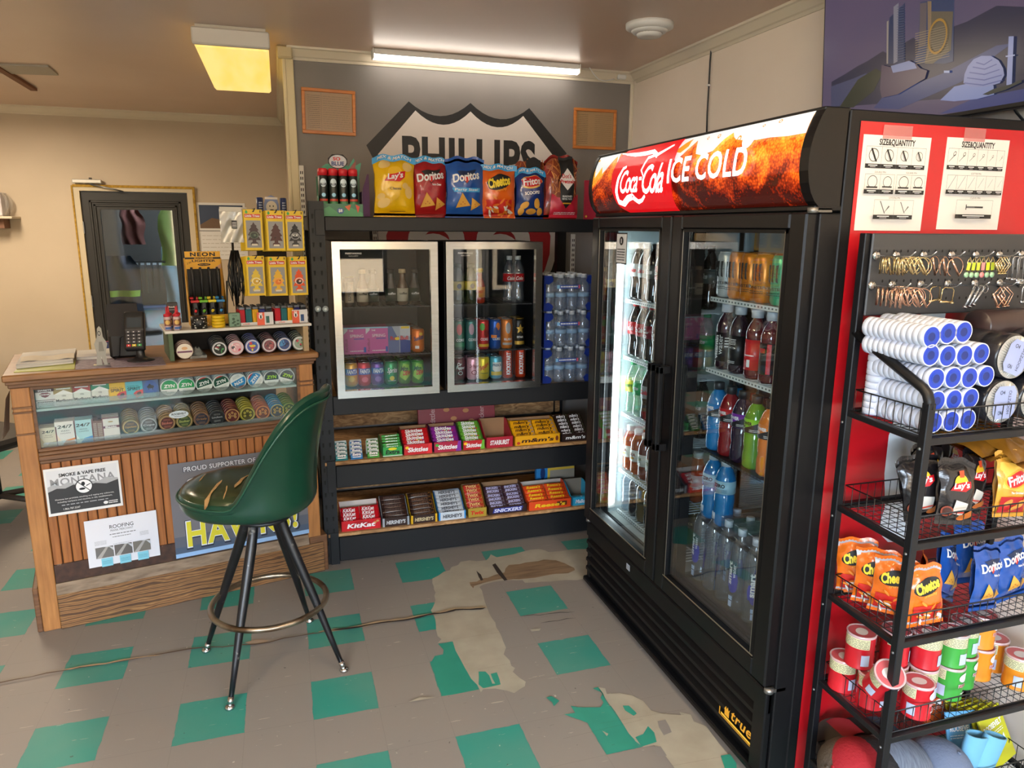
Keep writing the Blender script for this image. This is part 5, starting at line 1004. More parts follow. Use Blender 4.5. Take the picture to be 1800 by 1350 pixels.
def fourpack(c1, c2, w1, w2, vt):
    def f():
        mb = MB(); mb.box(0, .112, 0, .112, 0, .135, C(c1, .4), .002); D = D2()
        if c2: D.rect(0, 0, .112, .135, C('#a8b0bc', .3)); D.poly([(0, 0), (.056, .0), (.056, .06), (.02, .135), (0, .135)], C('#5a6c9c', .3)); D.poly([(.06, 0), (.112, 0), (.112, .06), (.06, .07)], C('#24408c', .3)); D.poly([(.06, .09), (.112, .08), (.112, .135), (.06, .135)], C('#c8ccd4', .3)); D.rect(.066, .122, .108, .133, Ye); D.text('Red Bull', .056, .075, .09, .02, Rd, .03); D.ell(.045, .072, .012, .008, Ye, 12)
        else: D.rect(.0, .128, .112, .135, C('#8cc8e0', .4)); D.text('THE', .038, .118, .02, .008, Wt, .02); D.text('SPRING', .064, .092, .066, .015, Wt, .0); D.rect(.05, .075, .10, .079, Bl); D.text('RedBull', .013, .045, .066, .012, C('#8a3068', .4), .02, 0, math.pi/2); D.lines(.03, .012, .10, .02, 1, Wt, .5); D.poly([(.0, .1), (.02, .12), (.02, .13), (0, .13)], C('#d8d8e0', .3)); D.rect(.097, .008, .108, .035, Bl)
        mb.front(D, 0); o = mb.build('drink_carton'); o['category'] = 'carton'; return o
    return f
for i, (px, key, a) in enumerate(((605, 'pinkbox', ('#c85aa0', None, 0, 0, 0)), (644, 'pinkbox', ('#c85aa0', None, 0, 0, 0)), (683, 'rbbox', ('#8a94a8', 1, 0, 0, 0)))):
    p = at(px, 621, Y=3.655); put(key, fourpack(*a), (p.x, 3.655, zB), ('pink energy drink carton nearest the black post', 'pink energy drink carton beside the blue and silver one', 'blue and silver energy drink carton on the middle shelf')[i], None, 0)
p = at(735, 621, Y=3.66)
for k in range(4): put('su', K['su'], (p.x-.008*k, 3.66+.07*k, zB), 'orange soda can beside the energy drink cartons, '+('front one', 'second in line', 'third in line', 'last in line')[k], 'orange soda cans on the middle shelf')
K['fb'] = bottle('glass', '#5a4230', '#c8b088', '#cfc6b0', A(tx('coffee', 0, .06, .04, .012, Bk_, .02)), .02, .085, name='coffee_bottle')
K['fb2'] = bottle('glass', '#1c140e', '#2c2420', '#26362c', A(tx('coffee', 0, .06, .04, .012, Wt, .02)), .02, .085, name='coffee_bottle')
K['dsc'] = can('#2c2620', A(OP('rect', -.022, .02, .022, .12, C('#b8a890', .35), 8, 1), vtext('ESPRESSO', 0, .07, .08, .014, Bk_, .02)), .027, .145, C('#c8b088', .3, .7))
put('dsc', K['dsc'], (at(614, 531, Y=3.66).x, 3.66, zC), 'slim dark coffee can with gold lid on the top fridge shelf')
for px, key, d in ((638, 'fb', 'tan coffee bottle nearest the gold lidded can'), (656, 'fb2', 'dark coffee bottle nearest the tan one'), (688, 'fb2', 'dark coffee bottle in the middle of the top shelf'), (708, 'fb', 'tan coffee bottle right of the dark ones'), (729, 'fb2', 'dark coffee bottle nearest the fridge hinge')): put(key, K[key], (at(px, 531, Y=3.68).x, 3.68, zC), d, None)
# right hand small fridge
W_ = 'in water side fridge'
for key, px, d in (('dp', 807, 'dark red soda can'), ('dpz', 831, 'pink soda can'), ('sq', 849, 'yellow soda can with red script'), ('fc', 871, 'light blue soda can'), ('ks', 892, 'tall orange energy can beside light blue one'), ('ks', 914, 'tall orange energy can at the row end')):
    p = at(px, 671, Y=3.66)
    for k in range(2): put(key, K[key], (p.x, 3.658+.068*k, zA), d+(', bottom shelf front', ', behind the front one')[k]+' '+W_, 'cans on the bottom shelf of the fridge by the water')
for key, px, d in (('cg', 807, 'dark green tall can'), ('cp', 828, 'grey green tall can'), ('cr', 849, 'red tall can with green top'), ('cb', 870, 'blue tall can with orange fruit'), ('co', 890, 'orange and silver tall can'), ('ck', 911, 'black and gold tall can')):
    p = at(px, 612, Y=3.66)
    for k in range(2): put(key, K[key], (p.x, 3.658+.068*k, zB), d+(', middle shelf front', ', behind the front one')[k]+' '+W_, 'tall cans on the middle shelf')
K['ckb'] = bottle('cola', CLR, '#d8dcdc', '#b01820', A(tx('Coke', 0, .128, .04, .02, Wt, .02, .4)), .11, .15)
K['ylb'] = bottle('tea', '#2c3c1c', '#28301c', '#c8b83c', A(OP('ell', 0, .09, .012, .014, Bk_, 12)), .07, .115)
for px, key, d in ((805, 'ylb', 'dark green bottle with yellow label nearest the other fridge'), (828, 'ylb', 'dark green bottle with yellow label, second on the top shelf'), (843, 'K3', 'slim red and yellow bottle on the top shelf'), (895, 'ckb', 'clear bottle with red label, inner of two'), (910, 'ckb', 'clear bottle with red label beside the hinge')):
    if key == 'K3': K['K3'] = bottle('glass', '#a8341c', '#d8b030', '#d89028', A(tx('HOT', 0, .06, .03, .014, Rd, .03)), .03, .085)
    put(key, K[key], (at(px, 525, Y=3.68).x, 3.68, zC), d, None)

# ---- bottled water packs
_wb = bottle('water', CLR2, '#dfe4ea', '#9cc0e0', None, .070, .092, name='bottle')(); del _wb['category']
col.objects.unlink(_wb); 
for k in _kids.setdefault(_wb, [k for k in bpy.data.objects if k.parent == _wb]): col.objects.unlink(k)
BW = C('#1c2f7c', .22, coat=.6, bump=.3, bscale=30)
def waterpack():
    t = thing('water_pack', 'x', 'water pack')
    for j in range(4):
        for i in range(4):
            b = _wb.copy(); col.objects.link(b); b.parent = t; b.location = (.040+i*.066, .036+j*.066, .002); b.name = 'bottle'
            for ch in _kids[_wb]: c = ch.copy(); col.objects.link(c); c.parent = b
    mb = MB(); wv = lambda a, b: .003*math.sin(a*40+b*23)
    mb.grid(lambda u, v: (.002+.272*u, -.002+wv(u, v), .004+.185*v), 16, 10, glass('wrap_film', (.9, .93, .97), .04, .1, 1, 1.7)); mb.build('film', t)
    mb = MB()
    def lobe(s):
        x0 = 0 if s > 0 else .276
        pts = [(0, .045), (.03, .05), (.058, .035), (.062, .02), (.05, .0), (0, 0)] if s > 0 else [(0, .04), (-.03, .05), (-.052, .03), (-.04, .0), (0, 0)]
        return [(x0+a, b) for a, b in pts]
    for s in (1, -1):
        for zo, fl in ((.0, 1), (.185, -1)): mb.prism([(a*.8, zo+b*.9*fl) for a, b in lobe(s)] if s > 0 else [(.276+(a-.276)*.8, zo+b*.9*fl) for a, b in lobe(s)], -.007, -.005, BW)
        mb.box(-.002 if s > 0 else .270, .008 if s > 0 else .278, -.006, .26, .002, .187, BW)
    D = D2(); D.rect(.085, .118, .19, .136, C('#2848a0', .3)); D.rect(.07, .118, .085, .136, C('#7fb2dc', .3)); D.rect(.19, .118, .20, .136, C('#c85a6c', .3)); D.lines(.09, .121, .185, .133, 1, Wt, .6, 4); mb.front(D, -.009); mb.build('printed_wrap', t); return t
for k, d in enumerate(('lowest of three bottled water packs beside the cooler', 'middle of three bottled water packs beside the cooler', 'topmost of three bottled water packs beside the cooler')):
    put('water', waterpack, (1.305+.004*(k % 2), 3.60, .875+.196*k), d, 'shrink wrapped water packs')

# ================================================================ top of the rack
def aero():
    mb = MB(); mb.lathe([(.019, 0), (.021, .004), (.021, .125), (.018, .132)], C('#16201c', .35), 20); D = D2(); D.ell(0, .095, .015, .019, C('#cfe0ea', .3), 16); D.text('BLUE', 0, .088, .026, .011, C('#14283c', .4), .04); D.ell(0, .04, .009, .009, C('#8fc8e8', .3), 14); D.rect(-.02, .012, .02, .022, C('#b8402c', .4), 6, 1); D.rect(-.02, .0, .02, .010, C('#3a7a4a', .4), 6, 1); mb.decal(D, wrap(.021)); o = mb.build('spray_can'); o['category'] = 'spray can'
    mb = MB(); mb.lathe([(.0215, .128), (.0215, .156), (.019, .16), (0, .16)], C('#c8202a', .4), 20); mb.build('cap', o); return o
for r2 in range(2):
    for i in range(4):
        if r2 and i > 3: continue
        put('aero', aero, (.207+.046*i, 3.625+.05*r2, SH['top']+.062), 'red capped spray can, %s from rack post, %s row' % (ORD[i], ('front', 'back')[r2]), 'red capped spray cans in the green display box')
t = thing('display_box', 'green display box holding red capped spray cans', 'display box', T(.18, 3.60, SH['top'])); mb = MB(); gb = C('#2c6a4c', .4); D = D2(); D.rect(0, 0, .205, .062, gb); D.poly([(0, .03), (.05, .05), (.09, .02), (.15, .045), (.205, .02), (.205, .0), (0, 0)], C('#3c8c5c', .4)); D.ell(.10, .03, .016, .014, C('#24508c', .4), 16); D.text('$8', .10, .03, .018, .016, Wt, .02); D.poly([(.12, .05), (.15, .06), (.14, .03)], C('#c85a28', .4)); D.poly([(.17, .06), (.19, .05), (.18, .02)], C('#c8402c', .4))
mb.box(0, .205, 0, .003, 0, .062, gb); mb.box(0, .205, .115, .118, 0, .19, gb); mb.box(0, .003, .003, .115, 0, .10, gb); mb.box(.202, .205, .003, .115, 0, .12, C('#5c3c5c', .4)); mb.box(.003, .202, .003, .115, .0, .004, gb); mb.box(.005, .2, .005, .115, .05, .061, C('#12241c', .6)); mb.front(D, 0); mb.build('tray', t)
mb = MB(); mb.prism([(.01, .18), (.20, .18), (.215, .26), (.19, .245), (.18, .28), (.155, .24), (.13, .25), (.05, .25), (.03, .235)], .112, .115, C('#2f8a6c', .4)); D = D2(); D.ell(.105, .262, .045, .034, INK, 24); D.ell(.105, .262, .041, .030, C('#c9ccd4', .4), 24); D.text('BLUE', .105, .252, .06, .02, C('#1c3c7c', .4), .04); D.text('SO', .10, .274, .035, .016, Rd, .04); D.poly([(.15, .22), (.19, .27), (.185, .21)], C('#8a3c34', .4)); mb.prism([(.06, .25), (.06, .275), (.08, .295), (.13, .295), (.15, .275), (.15, .25)], .1115, .1125, INK); mb.front(D, .1110); mb.build('header_card', t)
mb = MB(); mb.prism([(0, 0), (.0, .13), (.03, .20), (.04, .2), (.04, 0)], 0, .002, C('#5a4066', .4)); o = mb.build('side_flap', t, T(.206, -.01, 0) @ RZ(35))
def star(D, cx, cy, r, m_, n=5, k=.5, rot=math.pi/2): D.poly([(cx+(r if i % 2 == 0 else r*k)*math.cos(rot+math.pi*i/n), cy+(r if i % 2 == 0 else r*k)*math.sin(rot+math.pi*i/n)) for i in range(2*n)], m_)
CH1, CH2 = C('#d8a040', .6), C('#e8c478', .6)
def tri(cx, cy, s, r=0): return OP('poly', [(cx+s*math.cos(r+a), cy+s*math.sin(r+a)) for a in (R(90), R(210), R(330))], CH1)
def chips(L, m_=CH2): return [OP('ell', x, z, a, b, m_, 14, rot=r) for x, z, a, b, r in L]
def lays(D, w_, h_, k=1.0, cz=.60, cx=0):
    D.ell(cx, h_*cz+.018*k, .034*k, .030*k, C('#f0c030', .3), 22); D.poly([(cx-.052*k, h_*cz-.016*k), (cx-.03*k, h_*cz+.012*k), (cx+.05*k, h_*cz+.026*k), (cx+.046*k, h_*cz-.0*k), (cx+.02*k, h_*cz-.018*k)], Rd); D.text("Lay's", cx, h_*cz+.003*k, .078*k, .032*k, Wt, .03, .2, .12)
def a_lay(D): lays(D, .2, .285, 1.1, .63); D.text('Classic', 0, .128, .06, .012, C('#3c3010', .4), .01); A(*chips([(-.05, .24, .03, .02, .3), (.065, .23, .026, .022, .5), (.07, .11, .02, .03, .2), (-.06, .06, .032, .022, .4), (.05, .14, .016, .014, 0), (-.075, .09, .02, .015, .2)]))(D); D.rect(-.03, .02, .05, .023, C('#8a6a20', .4), 4, 1)
def dorit(bgtri, sub, c, chipc=CH1):
    def f(D):
        D.poly([(-.05, .215), (.06, .225), (.0, .155)], bgtri); D.poly([(-.03, .19), (.03, .195), (.0, .16)], C('#c8302c', .3)); D.text('Doritos', 0, .192, .148, .042, Wt, .03, .1, .15)
        if sub: D.rect(-.085, .118, .09, .138, C('#38a0dc', .35), 8, 1); D.text('Party Size!', .0, .128, .13, .015, Wt, .02)
        else: D.text('Nacho Cheese', .03, .152, .05, .010, Wt, .02)
        for cx, cz, s, r in ((-.02, .07, .045, .15), (.045, .06, .036, .5)): D.poly([(cx+s*math.cos(r+a), cz+s*math.sin(r+a)) for a in (R(90), R(210), R(330))], chipc)
        for cx, cz in ((-.02, .07), (-.03, .06), (-.01, .062), (.045, .06), (.05, .05)): D.ell(cx, cz, .004, .003, C('#b8642c', .5), 6)
    return f
def cheet(w_=.19, crunchy=1, flame=0):
    def f(D):
        D.ell(0, .17, .072, .036, INK, 20, rot=.25); D.text('Cheetos', 0, .172, .125, .05, C('#f4d43a', .35), .045, .15, .2); D.text('crunchy', .01, .132, .07, .016, C('#f4a030', .35), .03, .15, .2)
        D.rect(-.075, .005, .075, .085, C('#c82820', .35), 6, 4)
        rd = random.Random(5)
        for k in range(22): D.ell(rd.uniform(-.068, .068), rd.uniform(.012, .10), rd.uniform(.012, .022), .0055, C(rd.choice(['#e07a24', '#e88c30', '#d86418', '#e8e4dc']), .5), 10, rot=rd.uniform(-1.2, 1.2))
    return f
def a_frito(D):
    D.ell(0, .175, .07, .032, C('#e8c070', .35), 20, rot=.12); D.ell(0, .178, .064, .026, Rd, 20, rot=.12); D.text('Fritos', 0, .178, .105, .036, Wt, .03, .1, .12); D.text('SCOOPS!', 0, .122, .085, .016, Wt, .03, 0, .1); A(*chips([(-.04, .06, .024, .016, .6), (.03, .07, .018, .026, .2), (0, .03, .03, .015, 0), (.05, .03, .016, .02, .3), (-.055, .03, .016, .02, 0)], CH1))(D)
def a_dots(D):
    rd = random.Random(9); D.rect(-.085, .02, .085, .295, C('#8a3c20', .5), 8, 14)
    for k in range(70): D.add([(x+dx, z+dz) for x, z, an in ((rd.uniform(-.075, .075), rd.uniform(.11, .285), rd.uniform(.5, 2.6)),) for dx, dz in ((-.022*math.cos(an)-.002, -.022*math.sin(an)), (-.022*math.cos(an)+.002, -.022*math.sin(an)), (.022*math.cos(an)+.002, .022*math.sin(an)), (.022*math.cos(an)-.002, .022*math.sin(an)))], [(0, 1, 2, 3)], C(rd.choice(['#c87838', '#a85828', '#d89048']), .5))
    D.poly([(-.08, 0), (.08, 0), (.08, .12), (.05, .10), (-.05, .10), (-.08, .12)], C('#b81c34', .35)); D.poly([(-.035, .30), (.045, .30), (.045, .09), (.005, .045), (-.035, .09)], INK); D.poly([(0.005, .245), (.052, .185), (.005, .135), (-.042, .185)], C('#e8e0dc', .35)); D.text("Dot's", .0, .205, .055, .022, Rd, .02); D.text('Pretzels', .005, .178, .085, .018, Rd, .03); D.text('SEASONED', .005, .105, .06, .010, Wt, .02); D.text('PRETZEL TWISTS', .005, .092, .06, .008, Wt, .02); D.rect(-.02, .068, .03, .074, C('#d8a030', .4)); D.lines(-.06, .015, .06, .03, 2, Wt, .4)
def topbag(key, x, w_, h_, colr, art, lab, banner=None, y=3.635, rz=0, d_=.10): put(key, bagshape(w_, h_, d_, colr, art, seed=len(_proto), banner=banner), (x, y, SH['top']+.010), lab, None, rz)
topbag('b_lay', .540, .205, .272, '#e8b810', a_lay, 'yellow classic potato chip bag on top of the rack', '#2f98d4')
topbag('b_dr', .715, .185, .272, '#a01c20', dorit(INK, 0, 0), 'red tortilla chip bag between the yellow and the blue bag', '#2f98d4', 3.66, 3)
topbag('b_db', .888, .20, .275, '#1c50a0', dorit(C('#14284c', .4), 1, 0), 'blue party size tortilla chip bag on top of rack', None, 3.632)
topbag('b_ch', 1.058, .19, .245, '#e0641c', cheet(), 'orange cheese puff bag with blue banner on top of rack', '#2f98d4', 3.636, -2)
topbag('b_fr', 1.232, .165, .235, '#1c3474', a_frito, 'blue and brown corn scoop bag beside the pretzels', '#2f98d4', 3.645)
topbag('b_dt', 1.395, .185, .30, '#8a2420', a_dots, 'dark red and brown pretzel bag nearest the lit sign', None, 3.63, 0, .09)
topbag('b_dt2', 1.27, .16, .265, '#8a3c20', a_dots, 'pretzel bag standing behind the corn scoop bag', None, 3.76)
mb = MB(); mb.box(0, .14, 0, .012, 0, .205, C('#a8243c', .45), .002); D = D2(); D.ell(.012, .02, .006, .006, C('#e0c040', .4), 10); mb.front(D, 0); tag(mb.build('binder', None, T(1.545, 3.66, SH['top'])), 'crimson folder upright between pretzel bag and cola sign', 'folder')

# ================================================================ candy trays
def barshape(w_, h_, c, word, wc, extra=None, d_=.016):
    def f():
        mb = MB(); m_ = C(c, .3, coat=.2)
        def dp(x, z): u = min(abs(x)/(w_/2*.93), 1); v = min(abs(z)/(h_/2), 1); return d_/2*max(0, 1-u**4)**.5*max(0, 1-v**3)**.5
        for sg in (-1, 1): mb.grid(lambda u, v: ((u-.5)*w_, sg*dp((u-.5)*w_, (v-.5)*h_), (v-.5)*h_), 12, 6, m_)
        D = D2(); 
        if extra: extra(D, w_, h_)
        D.text(word, -.005 if extra else 0, 0, w_*.68, h_*.52, wc, .03, .15)
        mb.decal(D, lambda x, z, e: (x, -dp(x, z)-.001-e, z), .0003); o = mb.build('candy_bar'); o['category'] = 'candy bar'; return o
    return f
def tray(px0, px1, zs, c, side, word, wc, bar, rows, cols, lab, barlab, fh=.045, bh=.11, dpt=.17, dz=.0145, dy=.021, py=None, back=None, key=None, art=None, barw=None, tilt=48, y0=3.585, start=0):
    py = py or (800 if zs > .4 else 925); x0 = at(px0, py, Y=y0).x; x1 = at(px1, py, Y=y0).x; w_ = x1-x0-.004
    mb = MB(); m_ = C(c, .4); s_ = C(side, .5); k = .0018; bk = C(back or '#8a6848', .7)
    mb.box(0, w_, 0, k, 0, fh, m_); mb.box(0, w_, dpt-k, dpt, 0, bh, bk)
    for a in (0, w_-k): mb.add([(a, 0, 0), (a, dpt, 0), (a, dpt, bh), (a, dpt*.75, bh), (a, dpt*.2, fh), (a, 0, fh)]+[(a+k, 0, 0), (a+k, dpt, 0), (a+k, dpt, bh), (a+k, dpt*.75, bh), (a+k, dpt*.2, fh), (a+k, 0, fh)], [tuple(range(6)), tuple(range(6, 12))[::-1]]+[(i, i+6, (i+1) % 6+6, (i+1) % 6) for i in range(6)], s_)
    mb.box(k, w_-k, k, dpt-k, 0, k, bk); D = D2()
    if art: art(D, w_, fh)
    if word: D.text(word, w_*.5, fh*.48, w_*.72, fh*.45, wc, .035, .15)
    mb.front(D, 0); tag(mb.build('candy_tray', None, T(x0, y0, zs)), lab, 'candy tray')
    bw = (w_-.006)/cols
    for r2 in range(rows):
        for cc in range(cols):
            j = random.uniform(-.0015, .0015)
            M = T(x0+.003+bw*(cc+.5), y0+.022+dy*r2+start, zs+.034+dz*r2+j) @ RY(random.uniform(-2.2, 2.2)) @ RX(-tilt+90-90)
            cs = '' if cols == 1 else (' in the near column', ' in the far column')[cc]
            put(key, bar(bw*.97), None, '%s, %s row from front%s' % (barlab, ORD[r2], cs), barlab+'s', M=M)
zm, zl = SH['mid'], SH['low']
def mk(c, word, wc, h_=.036, extra=None, d_=.016): return lambda w_: barshape(w_, h_, c, word, wc, extra, d_)
def ex_dots(cols_): 
    def f(D, w_, h_):
        for i, c in enumerate(cols_*2): D.ell(w_*(-.34+.075*i), -h_*.33, h_*.10, h_*.10, C(c, .3), 8)
    return f
SKC = ['#f0c020', '#40a838', '#e87820', '#7c3c98', '#c82020']
def ex_corner(c): return lambda D, w_, h_: D.poly([(w_*.30, -h_*.4), (w_*.46, -h_*.3), (w_*.46, h_*.35), (w_*.36, h_*.3)], C(c, .5))
def box_art(c2, c3): 
    def f(D, w_, fh): D.poly([(w_*.8, 0), (w_, 0), (w_, fh), (w_*.9, fh)], C(c2, .4)); D.ell(w_*.12, fh*.7, .01, .008, C(c3, .4), 10)
    return f
tray(710, 761, zm, '#c01c24', '#7c1c1c', 'Skittles', Wt, mk('#b81820', 'Skittles', Wt, .04, ex_dots(SKC)), 5, 1, 'bright red fruit candy tray beside the green gum tray', 'red fruit candy pouch', key='bk1', fh=.055, art=box_art('#d82830', '#f0c020'))
tray(763, 812, zm, '#a81c40', '#5c2460', 'Skittles', Wt, mk('#7c2484', 'Skittles', Wt, .04, ex_dots(SKC)), 5, 1, 'purple and red fruit candy tray', 'purple fruit candy pouch', key='bk2', fh=.055, art=box_art('#7c2c9c', '#40a838'))
tray(814, 853, zm, '#b81c24', '#4c8c2c', 'Skittles', Wt, mk('#5c9c30', 'Skittles', Wt, .04, ex_dots(SKC)), 6, 1, 'green and red fruit candy tray', 'lime green fruit candy pouch', key='bk3', fh=.05, art=box_art('#6cb034', '#f0c020'))
tray(855, 903, zm, '#a81c30', '#a81c30', 'STARBURST', Wt, mk('#b82838', 'Starburst', Wt, .03), 1, 1, 'nearly empty red fruit chew tray with brown open back', 'red fruit chew stick', key='bk4', fh=.058, bh=.12)
def mmart(D, w_, fh): D.ell(w_*.08, fh*.25, .010, .008, C('#b8402c', .3), 12); D.ell(w_*.93, fh*.5, .009, .014, C('#7c3a20', .3), 12)
tray(905, 985, zm, '#e0a010', '#c88c0c', "m&m's", C('#3c1c10', .4), mk('#dc9c10', "m&m's", C('#3c1c10', .4), .04, ex_corner('#4878b8')), 5, 2, 'yellow two column peanut candy tray', 'yellow peanut candy pouch', key='bk5', fh=.052, art=mmart)
tray(987, 1036, zm, '#2c1c18', '#2c1c18', "m&m's", Wt, mk('#30201c', "m&m's", Wt, .04, ex_corner('#586c40')), 6, 2, 'dark brown two column candy tray beside the cooler', 'dark brown candy pouch', key='bk6', fh=.045, py=785)
def gumpack(c, c2):
    def f():
        mb = MB(); mb.box(-.029, .029, -.005, .005, -.018, .018, C(c, .3), .0015); D = D2(); D.rect(-.028, .006, .028, .017, C('#a8b4b8', .3)); D.ell(0, .0, .026, .011, C(c2, .3), 18); D.text('Extra', 0, .0, .042, .014, Wt, .04, .2); D.rect(-.02, -.016, .02, -.012, Wt); mb.front(D, -.005); o = mb.build('gum_pack'); o['category'] = 'gum pack'; return o
    return f
for ci, (px0, px1, c, c2, nm) in enumerate(((590, 612, '#1c8c94', '#0c4c54', 'teal'), (614, 641, '#2c84c8', '#123c78', 'blue'), (643, 671, '#3c9c3c', '#145424', 'green'))):
    x = (at(px0, 812, Y=3.59).x+at(px1, 812, Y=3.59).x)/2
    for k in range(4): put('gum'+nm, gumpack(c, c2), None, '%s chewing gum pack, %s row from the front' % (nm, ORD[k]), 'chewing gum packs', M=T(x, 3.597+.014*k, zm+.022+.016*k) @ RX(-28))
    mb = MB(); mb.box(-.031, .031, 0, .08, 0, .004, C(c, .4)); mb.box(-.031, .031, .066, .07, 0, .075, C('#c8d4d0', .4)); tag(mb.build('gum_tray', None, T(x, 3.588, zm)), nm+' card tray under the chewing gum packs', 'gum tray')
tray(673, 709, zm, '#2c9c48', '#3ca858', 'Extra', INK, lambda w_: barshape(w_, .012, '#48a850', 'gum', Wt, None, .02), 6, 1, 'green gum tray with yellow burst beside red candy', 'slim green gum pack', key='gumslab', fh=.05, bh=.075, dz=.011, dy=.012, tilt=10, art=lambda D, w_, fh: (D.ell(w_*.5, fh*.8, w_*.22, fh*.14, C('#e8d820', .4), 14), D.rect(0, fh*.05, w_, fh*.12, Wt)), start=-.008)
mb = MB(); mb.box(0, .43, 0, .22, 0, .035, C('#84202c', .45), .002); D = D2()
for i in range(7): D.rect(.02+.06*i, .012, .035+.06*i, .026, C('#b88c5c', .5))
mb.front(D, 0); 
for i, z in enumerate((zm+.135,)): pass
M = T(.67, 3.83, zm+.02); mb2 = MB(); mb2.box(0, .44, 0, .02, 0, .185, C('#7c1c28', .45), .002); D = D2(); D.text('Skittles', .08, .10, .12, .03, C('#a88080', .5), .02, 0, math.pi/2); D.text('Snickers', .36, .10, .12, .03, C('#a88080', .5), .02, 0, math.pi/2)
for a, b in ((.16, .14), (.2, .09), (.27, .13), (.3, .07)): D.ell(a, b, .018, .012, C('#a8703c', .5), 10)
mb2.front(D, 0); tag(mb2.build('candy_carton', None, M @ RX(-8)), 'large dark red candy carton behind the fruit candy trays', 'carton')
# lower shelf
def kk(D, w_, h_): D.ell(-.003, 0, w_*.36, h_*.36, C('#a8101c', .3), 16)
def kkart(D, w_, fh): D.ell(w_*.48, fh*.5, w_*.28, fh*.38, C('#a8101c', .3), 18); D.ell(w_*.85, fh*.62, .008, .006, C('#c89858', .5), 8); D.ell(w_*.92, fh*.75, .008, .006, C('#c89858', .5), 8)
tray(600, 671, zl, '#c41420', '#c41420', 'KitKat', Wt, mk('#c01420', 'KitKat', Wt, .042, kk), 4, 2, 'red two column wafer bar tray', 'red wafer bar', key='bk7', fh=.055, bh=.10, back='#cfc6be', art=kkart)
tray(673, 721, zl, '#2c1812', '#8c9298', "HERSHEY'S", C('#c8ccd0', .3), mk('#2c1a16', "HERSHEY'S", C('#5c4a44', .3), .034, ex_corner('#4c2c1c')), 6, 1, 'dark brown and silver chocolate bar tray', 'dark milk chocolate bar', key='bk8', fh=.048, back='#5c6268', art=lambda D, w_, fh: [D.rect(0, 0, .010, fh, C('#9aa2aa', .3)), D.rect(w_-.010, 0, w_, fh, C('#9aa2aa', .3))])
tray(723, 770, zl, '#2c1812', '#c89c10', "HERSHEY'S", C('#c8b890', .3), mk('#241410', "HERSHEY'S", C('#6c5040', .3), .032, ex_corner('#8c5c24')), 6, 1, 'dark brown and yellow chocolate bar tray', 'dark almond chocolate bar', key='bk9', fh=.046, art=lambda D, w_, fh: [D.rect(0, 0, .010, fh, C('#d8a818', .4)), D.rect(w_-.010, 0, w_, fh, C('#d8a818', .4))])
tray(772, 820, zl, '#c8d0d8', '#2c78b8', "HERSHEY'S", C('#2c2c34', .4), mk('#b8bec4', "HERSHEY'S", C('#2c2c34', .4), .034, ex_corner('#8c8c8c')), 6, 1, 'white and blue cookie cream bar tray', 'white cookie cream bar', key='bk10', fh=.046, back='#9ab0c4', art=lambda D, w_, fh: [D.rect(0, 0, .008, fh, C('#2c88cc', .4)), D.rect(w_-.008, 0, w_, fh, C('#2c88cc', .4))])
tray(823, 857, zl, '#a88c30', '#8c7428', 'Twix', Rd, mk('#a83024', 'TWIX', C('#d8b878', .4), .036, ex_corner('#c8a040')), 6, 1, 'gold caramel cookie bar tray', 'red and gold caramel cookie bar', key='bk11', fh=.05, bh=.13, dz=.018)
tray(859, 927, zl, '#2c1814', '#3c241c', 'SNICKERS', C('#d8dcf0', .4), mk('#3c2430', 'SNICKERS', C('#b8b8e0', .4), .03, ex_corner('#8c8898')), 6, 2, 'dark brown two column peanut bar tray', 'dark brown peanut bar', key='bk12', fh=.045, bh=.13, dz=.014, art=lambda D, w_, fh: D.poly([(w_*.1, fh*.2), (w_*.14, fh*.8), (w_*.9, fh*.8), (w_*.86, fh*.2)], C('#24308c', .4)))
tray(929, 1004, zl, '#d8481c', '#d8481c', "Reese's", C('#e8c020', .4), mk('#cc4418', "Reese's", C('#e0b820', .4), .032, ex_corner('#4c2414')), 5, 2, 'orange two column peanut butter cup tray', 'orange peanut butter cup pack', key='bk13', fh=.05, back='#a8a098', art=lambda D, w_, fh: D.rect(w_*.66, fh*.25, w_*.9, fh*.75, C('#5c2c18', .4)))
tray(1006, 1042, zl, '#2c9cc4', '#2c9cc4', 'Mallows', C('#e8e8f4', .4), mk('#2c98c0', 'mallow', Wt, .03), 1, 1, 'sky blue candy tray beside the cooler', 'sky blue candy pack', key='bk14', fh=.05, bh=.10, back='#7c7468', py=905)
mb = MB(); mb.box(0, .24, 0, .03, 0, .20, C('#2474b0', .4), .002); D = D2(); D.rect(.07, .0, .24, .15, C('#c8a838', .4)); D.rect(.085, .0, .24, .135, C('#8a8478', .5)); D.ell(.04, .12, .015, .04, C('#142c5c', .4), 12); mb.front(D, 0); tag(mb.build('candy_carton', None, T(1.36, 3.83, zl)), 'tall blue and yellow candy carton at the back by cooler', 'carton')
